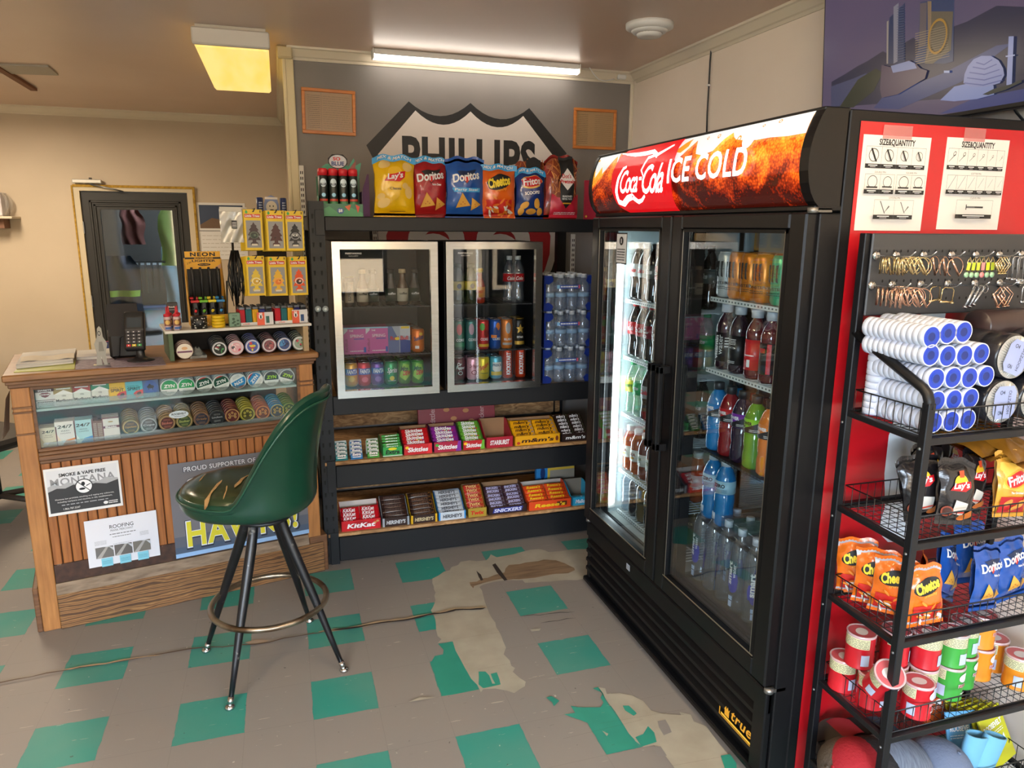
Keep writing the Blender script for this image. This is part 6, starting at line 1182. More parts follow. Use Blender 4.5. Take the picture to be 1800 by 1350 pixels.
# ================================================================ bottles in the tall cooler
def prow(key, fn, ys, x, z, descs, grp=None, rz=-78):
    for y, d in zip(ys, descs): put(key, fn, (x, y, z+.001), d, grp, rz)
COLA = C('#1a0c08', .08, coat=.6, spec=.8)
def lab2(word, m_, sc_=1, extra=None, dark=None, z=.128):
    return A(*( [OP('rect', -.05, z-.02, .05, z-.016, C(dark, .4), 10, 1)] if dark else []), tx(word, 0, z, .045*sc_, .02*sc_, m_, .03, .3), *(extra or []))
B = {}
B['diet'] = bottle('cola', COLA, '#d8dcdc', '#c9cdcc', lab2('Coke', Rd), .10, .155)
B['coke'] = bottle('cola', COLA, '#b81820', '#b81820', lab2('Coca-Cola', Wt, 1.1), .10, .155)
B['zero'] = bottle('cola', COLA, '#23201f', '#5c625e', lab2('Coke', Wt), .10, .155)
B['pep'] = bottle('cola', COLA, '#a8181f', '#7a1626', A(tx('Dr', -.004, .14, .02, .012, Wt, .03), tx('Pepper', 0, .126, .045, .014, Wt, .03, .3), OP('ell', 0, .110, .012, .006, Wt, 14, hole=.8)), .10, .155)
B['zdp'] = bottle('cola', COLA, '#a8181f', '#56161f', lab2('Zero', Wt), .10, .155)
B['spr'] = bottle('cola', glass('green_plastic', (.72, .9, .8), .15, .05, 1, 1.6), '#1c9a50', '#22a058', lab2('Sprite', Wt, 1.1), .10, .155)
B['sqt'] = bottle('cola', glass('green_plastic', (.72, .9, .8), .15, .05, 1, 1.6), '#1c9a50', '#d8d02c', lab2('Squirt', C('#2c7c34', .4), 1.1), .10, .155)
B['rbr'] = bottle('cola', COLA, '#b9bcbc', '#8d9496', lab2('Cola', Rd), .10, .155)
B['tea'] = bottle('tea', C('#a04818', .1, coat=.6, spec=.8), '#dfe3e0', '#d4d6cc', A(tx('TEA', 0, .095, .035, .014, C('#8a3818', .4), .03), OP('ell', 0, .078, .012, .006, C('#d8a040', .4), 10)), .062, .115, .018)
B['tea2'] = bottle('tea', C('#6a2c1c', .1, coat=.6, spec=.8), '#dfe3e0', '#cfd0c8', A(tx('TEA', 0, .095, .035, .014, C('#4c6c2c', .4), .03)), .062, .115, .018)
B['juice'] = bottle('jar', C('#5c4c28', .1, coat=.6, spec=.8), '#b5ac6c', '#4a4228', A(tx('JUICE', 0, .105, .04, .012, C('#d8c890', .4), .02)), .085, .13, .02)
B['juice2'] = bottle('jar', C('#2c2420', .1, coat=.6, spec=.8), '#a8a46c', '#37302a', A(tx('JUICE', 0, .105, .04, .012, C('#c8b070', .4), .02)), .085, .13, .02)
B['empty'] = bottle('jar', CLR, '#cfd6d6', None, None, caph=.016)
YS = [2.925, 2.850, 2.775, 2.700, 2.625, 2.550, 2.475]
rows = [(CZ1[0], ['diet', 'diet', 'zero', 'coke', 'coke', 'coke', 'zero'], 'top'), (CZ1[1], ['coke', 'coke', 'pep', 'zdp', 'pep', 'spr', 'spr'], 'second'), (CZ1[2], ['sqt', 'spr', 'rbr', 'rbr', 'zero', 'rbr', 'zero'], 'third'), (CZ1[3], ['tea', 'tea', 'tea2', 'tea2', 'tea', 'tea2', 'tea'], 'fourth'), (CZ1[4], ['empty', 'juice2', 'juice', 'juice2', 'juice', 'juice2', 'juice'], 'lowest')]
NM = {'diet': 'cola bottle with grey white label', 'coke': 'cola bottle with red label', 'zero': 'cola bottle with dark grey label', 'pep': 'maroon label soda bottle', 'zdp': 'dark maroon label soda bottle', 'spr': 'green label clear soda bottle', 'sqt': 'yellow label clear soda bottle', 'rbr': 'silver label cola bottle', 'tea': 'amber tea bottle', 'tea2': 'reddish tea bottle', 'juice': 'tan juice bottle', 'juice2': 'dark juice bottle', 'empty': 'clear empty looking jar bottle'}
for z, ks, nm in rows:
    for k, key in enumerate(ks):
        for dpt in range(2):
            d = '%s, %s from the lit wall, %s shelf%s' % (NM[key], ORD[k], nm, '' if dpt == 0 else ' behind')
            put('c_'+key, B[key], (1.50+.078*dpt, YS[k], z+.001), d, 'bottles behind the lit cooler door', -80+8*math.sin(k*3+z*9))
def mons(c, tab='#1a1a1a', mc='#2c2c2c'):
    rd = random.Random(3)
    def f(D):
        for i in range(40): x = rd.uniform(-.05, .05); z = rd.uniform(.03, .14); D.ell(x, z, .004, .002, C(c[1], .3), 6, rot=rd.uniform(0, 3), hole=.5)
        for dx in (-.010, 0, .010): D.poly([(dx-.003, .125), (dx+.003, .127), (dx+.001, .085+abs(dx)), (dx+.0035, .07), (dx-.002, .075)], C(mc, .35))
        D.text('MONSTER', 0, .052, .05, .009, C(mc, .35), .02); D.lines(-.02, .030, .02, .042, 2, C(mc, .35), .35)
    return can(c[0], f, .033, .158, C(tab, .3, .6))
for key, y, x, d, c, tab in (('mw', 2.245, 1.50, 'white tall energy can beside the orange ones', ('#d4d8d8', '#a8b0b0'), '#c8c8c8'), ('mo', 2.178, 1.50, 'orange tall energy can beside the white one', ('#e08420', '#b05c10'), '#c87c28'), ('mo', 2.106, 1.50, 'middle orange tall energy can', ('#e08420', '#b05c10'), '#c87c28'), ('mo', 2.031, 1.50, 'orange tall energy can beside the green ones', ('#e08420', '#b05c10'), '#c87c28'), ('mg', 1.945, 1.50, 'mint green tall energy can beside the orange ones', ('#4cbc8c', '#2c8c64'), '#b03c44'), ('mg', 1.870, 1.50, 'mint green tall energy can, second from the orange ones', ('#4cbc8c', '#2c8c64'), '#b03c44'), ('mw', 1.795, 1.50, 'white tall energy can at the near end of its shelf', ('#d4d8d8', '#a8b0b0'), '#c8c8c8'),
    ('mw', 2.245, 1.572, 'white tall energy can in the second row', ('#d4d8d8', '#a8b0b0'), ''), ('mo', 2.178, 1.572, 'orange tall energy can, second row, beside white', 0, ''), ('mo', 2.106, 1.572, 'orange tall energy can, middle of the second row', 0, ''), ('mo', 2.031, 1.572, 'orange tall energy can, second row, beside green', 0, ''), ('mg', 1.945, 1.572, 'mint green tall energy can in the second row', 0, '')):
    put(key, mons(c, tab) if c else None, (x, y, CZ2[0]+.001), d, 'tall energy cans behind the near cooler door', -75)
vw = lambda c, t, tc, art: bottle('straight', C(c, .1, coat=.6, spec=.8), '#c9ccd4', t, art, .03, .132, .022, .020)
B['vk'] = vw('#2a1420', '#141214', 0, A(vtext('vitamin', -.012, .08, .085, .016, Wt, .04), vtext('water', .006, .09, .07, .014, Wt, 0), OP('lines', .02, .08, .045, .12, 4, Wt, .4)))
B['vk2'] = vw('#2a1420', '#141214', 0, A(OP('lines', -.02, .1, .012, .122, 4, Wt, .4, 3), OP('ell', 0, .09, .012, .003, Wt, 12, hole=.7), OP('lines', -.02, .036, .012, .046, 2, Wt, .4, 5)))
B['vr'] = vw('#5c1420', '#d0242c', 0, A(OP('rect', -.006, .04, .006, .065, Wt), OP('lines', -.018, .075, .018, .085, 1, Wt, .4)))
B['vr2'] = vw('#5c1420', '#1c1618', 0, A(OP('rect', .010, .032, .024, .13, C('#d0242c', .35), 4, 2), OP('rect', -.018, .10, .004, .115, C('#b81c28', .35), 4, 1)))
B['vb'] = vw('#3c5c84', '#1c2430', 0, A(vtext('vitamin', -.010, .08, .085, .016, C('#48a0e0', .3), .04)))
B['gr'] = bottle('cola', C('#241a10', .1, coat=.5), '#c8ccca', '#1c7c40', None, .10, .155)
for y, k, d, x in ((2.262, 'gr', 'dark bottle with green label behind the vitamin drinks', 1.60), (2.226, 'vk', 'black label vitamin drink with large white lettering', 1.50), (2.146, 'vk2', 'black label vitamin drink turned sideways', 1.50), (2.052, 'vr', 'red label drink showing its barcode', 1.50), (1.972, 'vr2', 'black and red label drink', 1.50), (1.893, 'vb', 'blue drink with dark label on second shelf', 1.50), (1.815, 'vb', 'blue drink with dark label at the near end', 1.50), (2.146, 'vk2', 'black label vitamin drink in the second row', 1.58), (2.06, 'vr', 'red label drink in the second row', 1.58), (1.975, 'vr2', 'black and red label drink in the second row', 1.58)):
    put('v_'+k, B[k], (x, y, CZ2[1]+.001), d, None, -72)
def pw(c, cl, word, tc=Wt, low='#1c1c20'):
    def art(D):
        D.poly([(-.045, .128), (.0, .128), (.045, .172), (.045, .128)], C(low, .4)); D.add([(-.045+.09*i/8, .128) for i in range(9)]+[(-.045+.09*i/8, .128+.04*i/8) for i in range(9)], [(i, i+1, i+10, i+9) for i in range(8)], C(low, .4))
        D.text(word, -.006, .160, .045, .012, tc, .04); D.text('ADE', -.018, .148, .02, .009, tc, .04); D.lines(.008, .132, .035, .142, 2, Wt, .4)
    return bottle('sport', C(c, .1, coat=.6, spec=.8), '#2b2b2e', cl, art, .127, .175, .02, .019)
for i, (y, k, c, cl, d) in enumerate(((2.245, 'pb', '#1c7cc0', '#1c78c4', 'blue sports drink on the dark shelf'), (2.168, 'pr', '#8a141c', '#c41c28', 'dark red sports drink on the dark shelf'), (2.092, 'pp', '#2c1c34', '#7c2ca8', 'purple label sports drink on the dark shelf'), (2.018, 'pg', '#5c9c20', '#8cd82c', 'lime green sports drink on the dark shelf'), (1.940, 'po', '#e07814', '#e8842c', 'orange sports drink on the dark shelf'), (1.862, 'pw', '#c8ccd0', '#c8ccd4', 'white sports drink at the near end of dark shelf'))):
    put(k, pw(c, cl, 'POWER', Bk_ if k == 'pg' else Wt), (1.50, y, CZ2[2]+.001-.022*(0)), d, None, -78)
    put(k, None, (1.585, y+.006, CZ2[2]+.001), d.replace('on the dark shelf', 'in the second row of dark shelf').replace('at the near end of dark shelf', 'in the second row, near end'), None, -70)
for y, d in ((2.245, 'zero sugar blue sports drink with grey cap, far one'), (2.165, 'zero sugar blue sports drink with large dark lettering')):
    put('pz', bottle('sport', C('#1c74b4', .1, coat=.6, spec=.8), '#b8c2c8', '#9cc8dc', A(OP('poly', [(-.04, .13), (-.01, .13), (-.04, .17)], C('#1c7cc4', .35)), tx('ZERO', .0, .158, .045, .014, INK, .04), OP('lines', -.01, .132, .03, .146, 3, C('#5c7c8c', .4), .4)), .127, .175, .02, .019), (1.50, y, CZ2[3]+.001), d, None, -70)
def smart():
    f = bottle('tall', CLR, '#c4ccd8', '#44508c' if 0 else None, None, caph=.018)(); f.name = 'water_bottle'; mb = MB(); D = D2(); D.poly([(-.02, .09), (.02, .09), (.024, .12), (.02, .145), (-.02, .145), (-.024, .12)], C('#343c9c', .35)); D.ell(.004, .095, .018, .022, C('#343c9c', .35), 18)
    D.text('smart', -.008, .145, .085, .017, Wt, .035, 0, math.pi/2); D.text('water', .010, .155, .05, .010, Wt, 0, 0, math.pi/2); D.rect(-.008, .045, .008, .06, C('#a8c0e0', .35)); D.rect(-.007, .02, .007, .042, C('#a8c0e0', .35)); mb.decal(D, wrap(.0345), .0004, lim=.009); mb.build('label', f); return f
for k, (y, a) in enumerate(((2.250, -85), (2.172, -130), (2.090, -140), (2.008, -80), (1.926, -30), (1.85, -60))):
    put('smart', smart, (1.475, y, .3795), 'tall clear water bottle on the cooler floor, %s from the centre mullion' % ORD[k], 'tall water bottles on the cooler floor', a)
    put('smart', smart, (1.565, y, .3795), 'tall clear water bottle, second row, %s from the centre mullion' % ORD[k], 'tall water bottles on the cooler floor', a+40)
def organizer():
    mb = MB(); g = glass('organizer_plastic', (.9, .93, .95), .04, .05, 1, 1.8); mb.box(0, .30, 0, .003, 0, .05, g); mb.box(0, .30, .071, .074, 0, .05, g); mb.box(0, .30, 0, .074, 0, .003, g)
    mb.tube([(0, 0, .05), (-.01, .018, .056), (-.014, .037, .058), (-.01, .056, .056), (0, .074, .05)], .0022, g, 6); mb.tube([(0, 0, .004), (-.01, .018, .01), (-.014, .037, .012), (-.01, .056, .01), (0, .074, .004)], .0022, g, 6); o = mb.build('shelf_organizer'); o['category'] = 'shelf organizer'; return o
for k, y in enumerate((2.055, 1.975, 1.895, 1.815)): put('org', organizer, (1.47, y, CZ2[3]+.001), 'empty clear plastic bottle track, %s from the zero sugar drinks' % ORD[k], 'empty bottle tracks in the cooler')

# ================================================================ goods on the wire rack
BWT, BLU = C('#cdd3e4', .35, coat=.2), C('#0c38b4', .3)
def sleeve(n=11, pitch=.0175):
    def f():
        t = thing('thread_tape_sleeve', 'x', 'tape roll'); rp_ = []
        mb = MB(); r_ = .0262; mb.lathe([(r_-.002, 0), (r_, .002), (r_, .0145), (r_-.002, .0165), (r_-.004, .0172)], BWT, 26, RX(-90)); first = mb.build('tape_roll', t)
        for k in range(1, n): c = first.copy(); col.objects.link(c); c.parent = t; c.location = (0, pitch*k, 0)
        mb = MB(); m2 = C('#1740a8', .4); 
        for a, b, y, m_ in ((.0262, .0236, -.0012, BWT), (.0238, .0135, -.0008, BLU), (.0140, .0105, -.0014, m2)): mb.lathe([(a, 0), (b, 0.0)], m_, 26, T(0, y, 0) @ RX(90), True, False)
        mb.lathe([(.0108, 0.0125), (.0, .0125)], C('#0a2470', .5), 20, T(0, .0, 0) @ RX(90) @ T(0, 0, -.0115), False, False); mb.lathe([(.0108, 0), (.0108, .0125)], C('#0c2c88', .5), 20, T(0, -.0014, 0) @ RX(-90), True, False)
        mb.build('core', t); return t
    return f
PT = [(1.433, 1.452, 0), (1.481, 1.459, 0), (1.529, 1.460, 0), (1.393+.045, 1.408, 0), (1.4895, 1.404, 0), (1.5415, 1.403, 0), (1.5935, 1.405, 0), (1.4635, 1.350, 0), (1.5155, 1.350, 0), (1.5675, 1.347, 0), (1.6195, 1.348, 0), (1.475, 1.2945, 0), (1.5275, 1.2945, 0), (1.580, 1.2945, 0), (1.475, 1.241, 0), (1.5275, 1.241, 0), (1.580, 1.241, 0)]
RWN = ['top', 'top', 'top', 'second', 'second', 'second', 'second', 'third', 'third', 'third', 'third', 'fourth', 'fourth', 'fourth', 'lowest', 'lowest', 'lowest']
cnt = {}
for (x, z, _), rn in zip(PT, RWN):
    cnt[rn] = cnt.get(rn, 0)+1
    put('sleeve', sleeve(), (x+.012, 1.318, z+.002), 'white ribbed sleeve of thread tape, %s row, %s from the bent post' % (rn, ORD[cnt[rn]-1]), 'sleeves of thread seal tape with blue cores')
put('sleeve', None, None, 'white thread tape sleeve standing upright at the back post', 'sleeves of thread seal tape with blue cores', M=T(1.478, 1.50, 1.222) @ RX(90) @ T(0, 0, 0))
def roll():
    t = thing('insulation_roll', 'x', 'roll'); mb = MB(); r_ = .058; bk = ramp_mat('black_wrap', [(.3, '#141418'), (.75, '#26262c'), (.85, '#6a6a70')], nscale=18, rough=.25)
    mb.lathe([(r_-.006, 0), (r_, .006), (r_, .055), (r_-.002, .058), (r_, .062), (r_, .125), (r_-.002, .128), (r_, .132), (r_, .19)], bk, 30, RX(-90)); mb.build('wrap', t)
    mb = MB(); v = []; n = 96; random.seed(3)
    for i in range(n): a = 2*math.pi*i/n; k = 1+.05*(i % 2); v += [((r_-.004)*math.cos(a), -.002, (r_-.004)*math.sin(a)), (r_*.58*k*math.cos(a), -.006-.003*(i % 2), r_*.66*k*math.sin(a))]
    mb.add(v, [(2*i, 2*i+1, (2*i+3) % (2*n), (2*i+2) % (2*n)) for i in range(n)], C('#b9bab8', .3, .7)); mb.build('foil_end', t)
    mb = MB(); D = D2(); D.poly([(-.024, -.042), (.024, -.042), (.036, -.026), (.036, .026), (.024, .042), (-.024, .042), (-.036, .026), (-.036, -.026)], C('#9aa6d0', .45)); D.text('HOOPZTIO', .014, .0, .06, .009, INK, .0, 0, math.pi/2); D.text('O4', -.012, .026, .016, .01, INK, 0); D.text('ON', -.012, -.026, .014, .01, INK, 0)
    mb.front(D, -.0085); mb.build('label', t); return t
for x, z, a, d in ((1.722, 1.392, 20, 'upper black wrapped roll with grey foil end'), (1.705, 1.279, 0, 'lower black wrapped roll with foil end beside the thread tape'), (1.823, 1.279, 35, 'lower black wrapped roll, second from the thread tape'), (1.842, 1.392, -30, 'upper black wrapped roll behind its twin'), (1.94, 1.279, 10, 'lower black wrapped roll near the far rack post')):
    put('roll', roll, None, d, 'black wrapped rolls with foil ends', M=T(x, 1.325, z) @ RY(a))
def darkroll():
    mb = MB(); mb.lathe([(0, 0), (.040, 0), (.044, .004), (.044, .28), (.040, .284), (0, .284)], ramp_mat('dark_wrap', [(.3, '#1c1416'), (.8, '#3a2c2c')], nscale=14, rough=.3), 24, RY(90)); o = mb.build('dark_roll'); o['category'] = 'roll'; return o
put('droll', darkroll, (1.735, 1.45, 1.452), 'long dark shiny roll lying behind the foil ended rolls'); put('droll', darkroll, (1.72, 1.495, 1.375), 'second long dark roll beneath the first, at the back')
# bags in the wire baskets
def lays_bbq(D): 
    lays(D, .15, .2, .85, .60); D.rect(-.008, .152, .010, .175, C('#d84c28', .35)); D.poly([(-.03, .03), (.02, .02), (.03, .065), (-.02, .075)], C('#d0ccc4', .35)); D.rect(-.028, .030, .024, .036, C('#c83c28', .35)); D.ell(-.045, .035, .020, .018, C('#8c3c24', .4), 16); D.ell(-.045, .035, .015, .013, C('#3c140c', .4), 14); A(*chips([(.04, .025, .026, .012, .5), (.02, .015, .02, .01, .1)], C('#b86424', .5)))(D)
sb = lambda key, c, art, w_, h_, seed, **k: bagshape(w_, h_, .05, c, art, seed=seed, **k)
ZB2 = MZ[1]+.014
for i, (x, y, z, rz, tilt, ry_, d) in enumerate(((1.525, 1.40, .0, -14, 10, -10, 'black barbecue chip bag leaning by the front post'), (1.560, 1.345, .0, -6, 12, 7, 'black barbecue chip bag at the basket front, centre'), (1.665, 1.39, .005, 10, 10, 14, 'black barbecue chip bag beside the yellow corn chips'), (1.60, 1.455, .02, 4, 8, -6, 'black barbecue chip bag at the back, middle'), (1.672, 1.47, .045, 12, 20, 30, 'black barbecue chip bag tipped over at the back'))):
    put('lbbq', sb('l', '#1d1a1c', lays_bbq, .145, .205, 2), None, d, 'black barbecue chip bags in the wire basket', M=T(x+.065, y, ZB2+z*.7+.012) @ RZ(rz) @ RY(ry_) @ RX(-tilt) @ SC(.80, .8, .76))
def frito_s(D): D.poly([(-.06, .09), (.06, .07), (.065, .17), (-.065, .18)], C('#e8b84c', .3)); D.ell(0, .12, .056, .032, C('#d8a030', .3), 18, rot=.3); D.ell(0, .12, .050, .026, Rd, 18, rot=.3); D.text('Fritos', 0, .122, .09, .034, Wt, .03, .1, .3); D.text('The Original', .0, .073, .06, .010, Wt, .02); D.rect(-.06, .005, .06, .06, C('#b81c24', .35), 6, 3); A(*chips([(-.03, .04, .018, .01, .5), (.02, .035, .016, .012, 1), (.04, .05, .014, .01, 0), (0, .02, .02, .009, .4)], C('#e8a048', .5)))(D)
put('frs', sb('f', '#d89c38', frito_s, .145, .205, 5), None, 'yellow and red corn chip bag in the second basket', M=T(1.815, 1.345, ZB2+.012) @ RZ(2) @ RY(6) @ RX(-10) @ SC(.84, .8, .78))
put('frs', None, None, 'yellow corn chip bag further from the front post', M=T(1.935, 1.37, ZB2+.012) @ RZ(6) @ RY(3) @ RX(-12) @ SC(.84, .8, .78))
for x, y, z, r, d in ((1.80, 1.46, .165, 78, 'brown foil snack bag lying on top of the chip bags'), (1.88, 1.43, .15, 70, 'brown foil snack bag lying behind the corn chips')): put('brb', sb('b', '#8a5c1c', None, .16, .2, 8), None, d, 'brown foil bags lying on the basket', M=T(x, y-.08, ZB2+z) @ RZ(15) @ RX(-r))
ZB3 = MZ[2]+.014; CHM = ('#e06a1c', cheet())
def cheet_s(D): D.it = []; cheet()(D); D.warp(lambda x, z: (x*.78, z*.80+.004))
for i, (x, y, rz, tilt, ry_, d) in enumerate(((1.492, 1.520, -38, 2, -6, 'orange cheese snack bag furthest back by the back post'), (1.488, 1.455, -42, 0, 0, 'orange cheese snack bag, second from the back post'), (1.492, 1.40, -44, 0, 2, 'orange cheese snack bag behind the front post'), (1.535, 1.33, -6, 6, -5, 'orange cheese snack bag facing front by front post'))):
    put('chs', bagshape(.145, .20, .05, '#dd6a1a', cheet_s, seed=4, back=C('#c8ccd4', .3)), None, d, 'orange cheese snack bags in the wire basket', M=T(x+.022, y, ZB3+.012) @ RZ(rz) @ RY(ry_) @ RX(-tilt) @ SC(.78, .8, .74))
def back_art(D): D.rect(-.06, .05, .06, .14, C('#b8bcc4', .35), 6, 4); D.lines(-.01, .06, .05, .13, 9, C('#5c5c64', .4), .4)
put('chb', bagshape(.145, .20, .05, '#dd6a1a', back_art, seed=6), None, 'orange and silver snack bag lying on its back', M=T(1.60, 1.37, ZB3+.035) @ RZ(20) @ RY(66) @ RX(-25) @ SC(.8, .8, .8) @ T(0, 0, -.0))
def dor_s(D): dorit(C('#14284c', .4), 0, 0)(D); D.warp(lambda x, z: (x*.80, z*.80))
for i, (x, y, rz, tilt, ry_, z, d) in enumerate(((1.745, 1.345, 8, 8, 8, 0, 'blue tortilla chip bag standing at the basket front'), (1.70, 1.43, 12, 14, 28, 0, 'blue tortilla chip bag leaning behind the front one'), (1.81, 1.45, 2, 10, 4, .02, 'blue tortilla chip bag at the back of the basket'), (1.88, 1.37, 6, 8, -4, 0, 'blue tortilla chip bag further from the front post'))):
    put('dos', bagshape(.15, .215, .05, '#1c4c9c', dor_s, seed=7), None, d, 'blue tortilla chip bags in the wire basket', M=T(x+.03, y, ZB3+.012+z) @ RZ(rz) @ RY(ry_) @ RX(-tilt) @ SC(.84, .8, .76))
# small crisp cans
LIDM = glass('lid_plastic', (.95, .75, .78), .5, .15, .6, 1.5)
def crisp(c):
    def f():
        r_ = .0385; h_ = .100; mb = MB(); mb.lathe([(r_-.001, 0), (r_-.001, .002), (r_-.0015, .003), (r_-.0015, h_-.008), (r_-.001, h_-.006)], C(c, .3), 28)
        D = D2(); D.rect(-.115, .062, -.03, .092, C('#d8d4a8', .4), 14, 1); D.lines(-.113, .064, -.032, .09, 6, C('#5c5c50', .4), .35); D.rect(-.05, .012, -.028, .045, C('#b8c4dc', .35), 3, 1)
        D.ell(.022, .072, .018, .013, Wt, 16)
        D.text('PRINGLES', .022, .049, .036, .011, Wt, .04); D.text('PRINGLES', .022, .0488, .034, .009, C('#b81c24', .35), .02); D.text('ORIGINAL', .022, .025, .02, .005, Wt, .02); D.rect(.055, .05, .09, .09, C('#d8a848', .4), 5, 2)
        mb.decal(D, wrap(r_-.0012), .0003, lim=.009); o = mb.build('crisp_can'); o['category'] = 'snack can'
        mb = MB(); mb.lathe([(r_+.0005, h_-.008), (r_+.001, h_-.001), (r_-.001, h_), (r_-.004, h_-.002)], LIDM, 28, None, True, False); mb.lathe([(r_-.003, h_-.0035), (0, h_-.0035)], C('#b8545c', .35, coat=.4), 26, None, False, False); D = D2(); D.ell(0, 0, .020, .016, C('#cfc9c8', .35), 20)
        mb.decal(D, lambda u, v, e: (u, v, h_-.003+e), .0002); mb.build('lid', o); return o
    return f
ZP = MZ[3]+.0145; GR_ = 'small crisp cans in the lower wire basket'
for key, c, x, y, lv, rz, d in (('r', '#c01c28', 1.478, 1.50, 0, 60, 'red crisp can at the back post, lower layer'), ('r', '', 1.500, 1.415, 0, 70, 'red crisp can behind the front post, lower layer'), ('r', '', 1.487, 1.458, 1, 40, 'red crisp can stacked on top at the back post'),
    ('r', '', 1.588, 1.345, 0, -8, 'red crisp can with printed oval at the basket front'), ('r', '', 1.662, 1.400, 0, 75, 'red crisp can beneath the upright red one'), ('r', '', 1.664, 1.402, 1, 80, 'red crisp can on top showing its nutrition panel'), ('r', '', 1.590, 1.435, 0, 90, 'red crisp can in the back row behind the printed oval'), ('r', '', 1.592, 1.44, 1, 100, 'red crisp can on the top layer behind the front post'),
    ('g', '#3c9a3c', 1.742, 1.385, 0, -16, 'green crisp can with printed oval, lower layer'), ('g', '', 1.742, 1.388, 1, 60, 'green crisp can on top nearest the red ones'), ('g', '', 1.822, 1.415, 0, -6, 'green crisp can, second in the lower layer'), ('g', '', 1.820, 1.42, 1, 65, 'green crisp can on top, second from the red ones'), ('g', '', 1.70, 1.48, 0, 120, 'green crisp can in the back row'),
    ('o', '#e08a24', 1.905, 1.43, 0, -10, 'orange crisp can in the lower layer'), ('o', '', 1.903, 1.435, 1, -6, 'orange crisp can on the top layer'), ('o', '', 1.975, 1.36, 0, 10, 'orange crisp can nearest the far rack post'), ('o', '', 1.985, 1.45, 0, 10, 'orange crisp can at the back, far post')):
    put('cr'+key, crisp(c) if c else None, (x, y, ZP+.1005*lv), d, GR_, rz)
put('crr', None, None, 'red crisp can tipped forward on the lower layer', GR_, M=T(1.462, 1.362, ZP+.092) @ RZ(-20) @ RX(36))
# caps and printed goods on the bottom tier
def cap(c, c2, band=None, m=None):
    def f():
        t = thing('baseball_cap', 'x', 'cap'); m_ = m or C(c, .85, bump=.3, bscale=120); mb = MB()
        mb.grid(lambda u, v: (.085*math.cos(2*math.pi*u)*math.sin(v*math.pi/2), .10*math.sin(2*math.pi*u)*math.sin(v*math.pi/2), .125*math.cos(v*math.pi/2)**.85), 28, 12, m_); mb.lathe([(.006, .124), (.006, .129), (0, .130)], m_, 10); mb.build('crown', t)
        mb = MB(); mb.grid(lambda u, v: ((.082+.0*v)*math.sin((u-.5)*2.5), -.055*1.0-(.045+.045*math.cos((u-.5)*2.5)*1.0)*v-.04*math.cos((u-.5)*2.5), .004-.022*abs(u-.5)**2*4), 16, 6, C(c2, .8)); mb.grid(lambda u, v: ((.082)*math.sin((u-.5)*2.5), -.055-(.045+.045*math.cos((u-.5)*2.5))*v-.04*math.cos((u-.5)*2.5), .000-.022*abs(u-.5)**2*4), 16, 6, C(c2, .8)); mb.build('brim', t)
        if band: mb = MB(); mb.grid(lambda u, v: ((.0865)*math.cos(-math.pi/2-.35+.7*u)*math.sin(1.1+.35*v), .1015*math.sin(-math.pi/2-.35+.7*u)*math.sin(1.1+.35*v), .126*math.cos(1.1+.35*v)**.85), 8, 3, C(band, .7)); mb.build('patch', t)
        return t
    return f
GHM = ramp_mat('heather_grey', [(.3, '#4c5464'), (.7, '#6c7686')], scale=(1, 1, 10), nscale=30, rough=.9)
for key, f, x, y, z, M2, d in (('cbrn', cap('#4a4036', '#3a3028'), 1.482, 1.40, .20, RY(-70) @ RZ(180), 'olive brown cap nested at the back post'), ('cred', cap('#92101f', '#820e1a'), 1.488, 1.385, .21, RY(-70) @ RZ(180), 'red cap nested beside the olive brown cap'), ('cblk', cap('#141418', '#101014'), 1.538, 1.38, .205, RY(-68) @ RZ(180), 'black cap nested beside the red cap'),
    ('cgry', cap('', '#3c4450', m=GHM), 1.600, 1.37, .205, RY(-60) @ RZ(180), 'heather grey cap behind the front post'), ('cgr2', cap('#5c6880', '#4c5870', '#1c2434'), 1.700, 1.36, .165, RZ(25) @ RX(28), 'blue grey cap with dark patch facing front')):
    put(key, f, None, d, None, M=T(x, y, z) @ M2)
def booklet(c, word, wd=.11, h_=.15, cat='booklet'):
    def f():
        mb = MB(); mb.box(0, wd, 0, .006, 0, h_, C(c, .5), .001); D = D2(); D.text(word, wd*.48, h_*.72, wd*.78, .016, Wt, .03); D.lines(.01, h_*.55, wd-.02, h_*.63, 2, Wt, .3); D.poly([(wd*.55, h_*.4), (wd*.62, h_*.5), (wd*.7, h_*.45), (wd*.78, h_*.5), (wd*.8, h_*.38), (wd*.66, h_*.34)], C('#d8e8f0', .5)); mb.front(D, 0); o = mb.build('booklet'); o['category'] = cat; return o
    return f
zt = MZ[4]+.015
put('bkb', booklet('#5c9cc8', 'ROOSEVELT', .12, .17), None, 'light blue booklet with white lettering on the bottom tier', M=T(1.79, 1.37, zt) @ RY(8) @ RX(-22))
for k in range(6): put('bky', booklet('#b8b41c', 'ROOSEVELT', .12, .155), None, 'yellow green booklet, %s from the blue booklet in the fan' % ORD[k], 'yellow green booklets on the bottom tier', M=T(1.865+.012*k, 1.43-.018*k, zt) @ RZ(4+2*k) @ RY(9-3*k) @ RX(-24))
put('bko', booklet('#b8501c', 'MT', .15, .12), None, 'rust orange booklet behind the yellow green ones', M=T(1.80, 1.48, zt+.05) @ RX(-15))
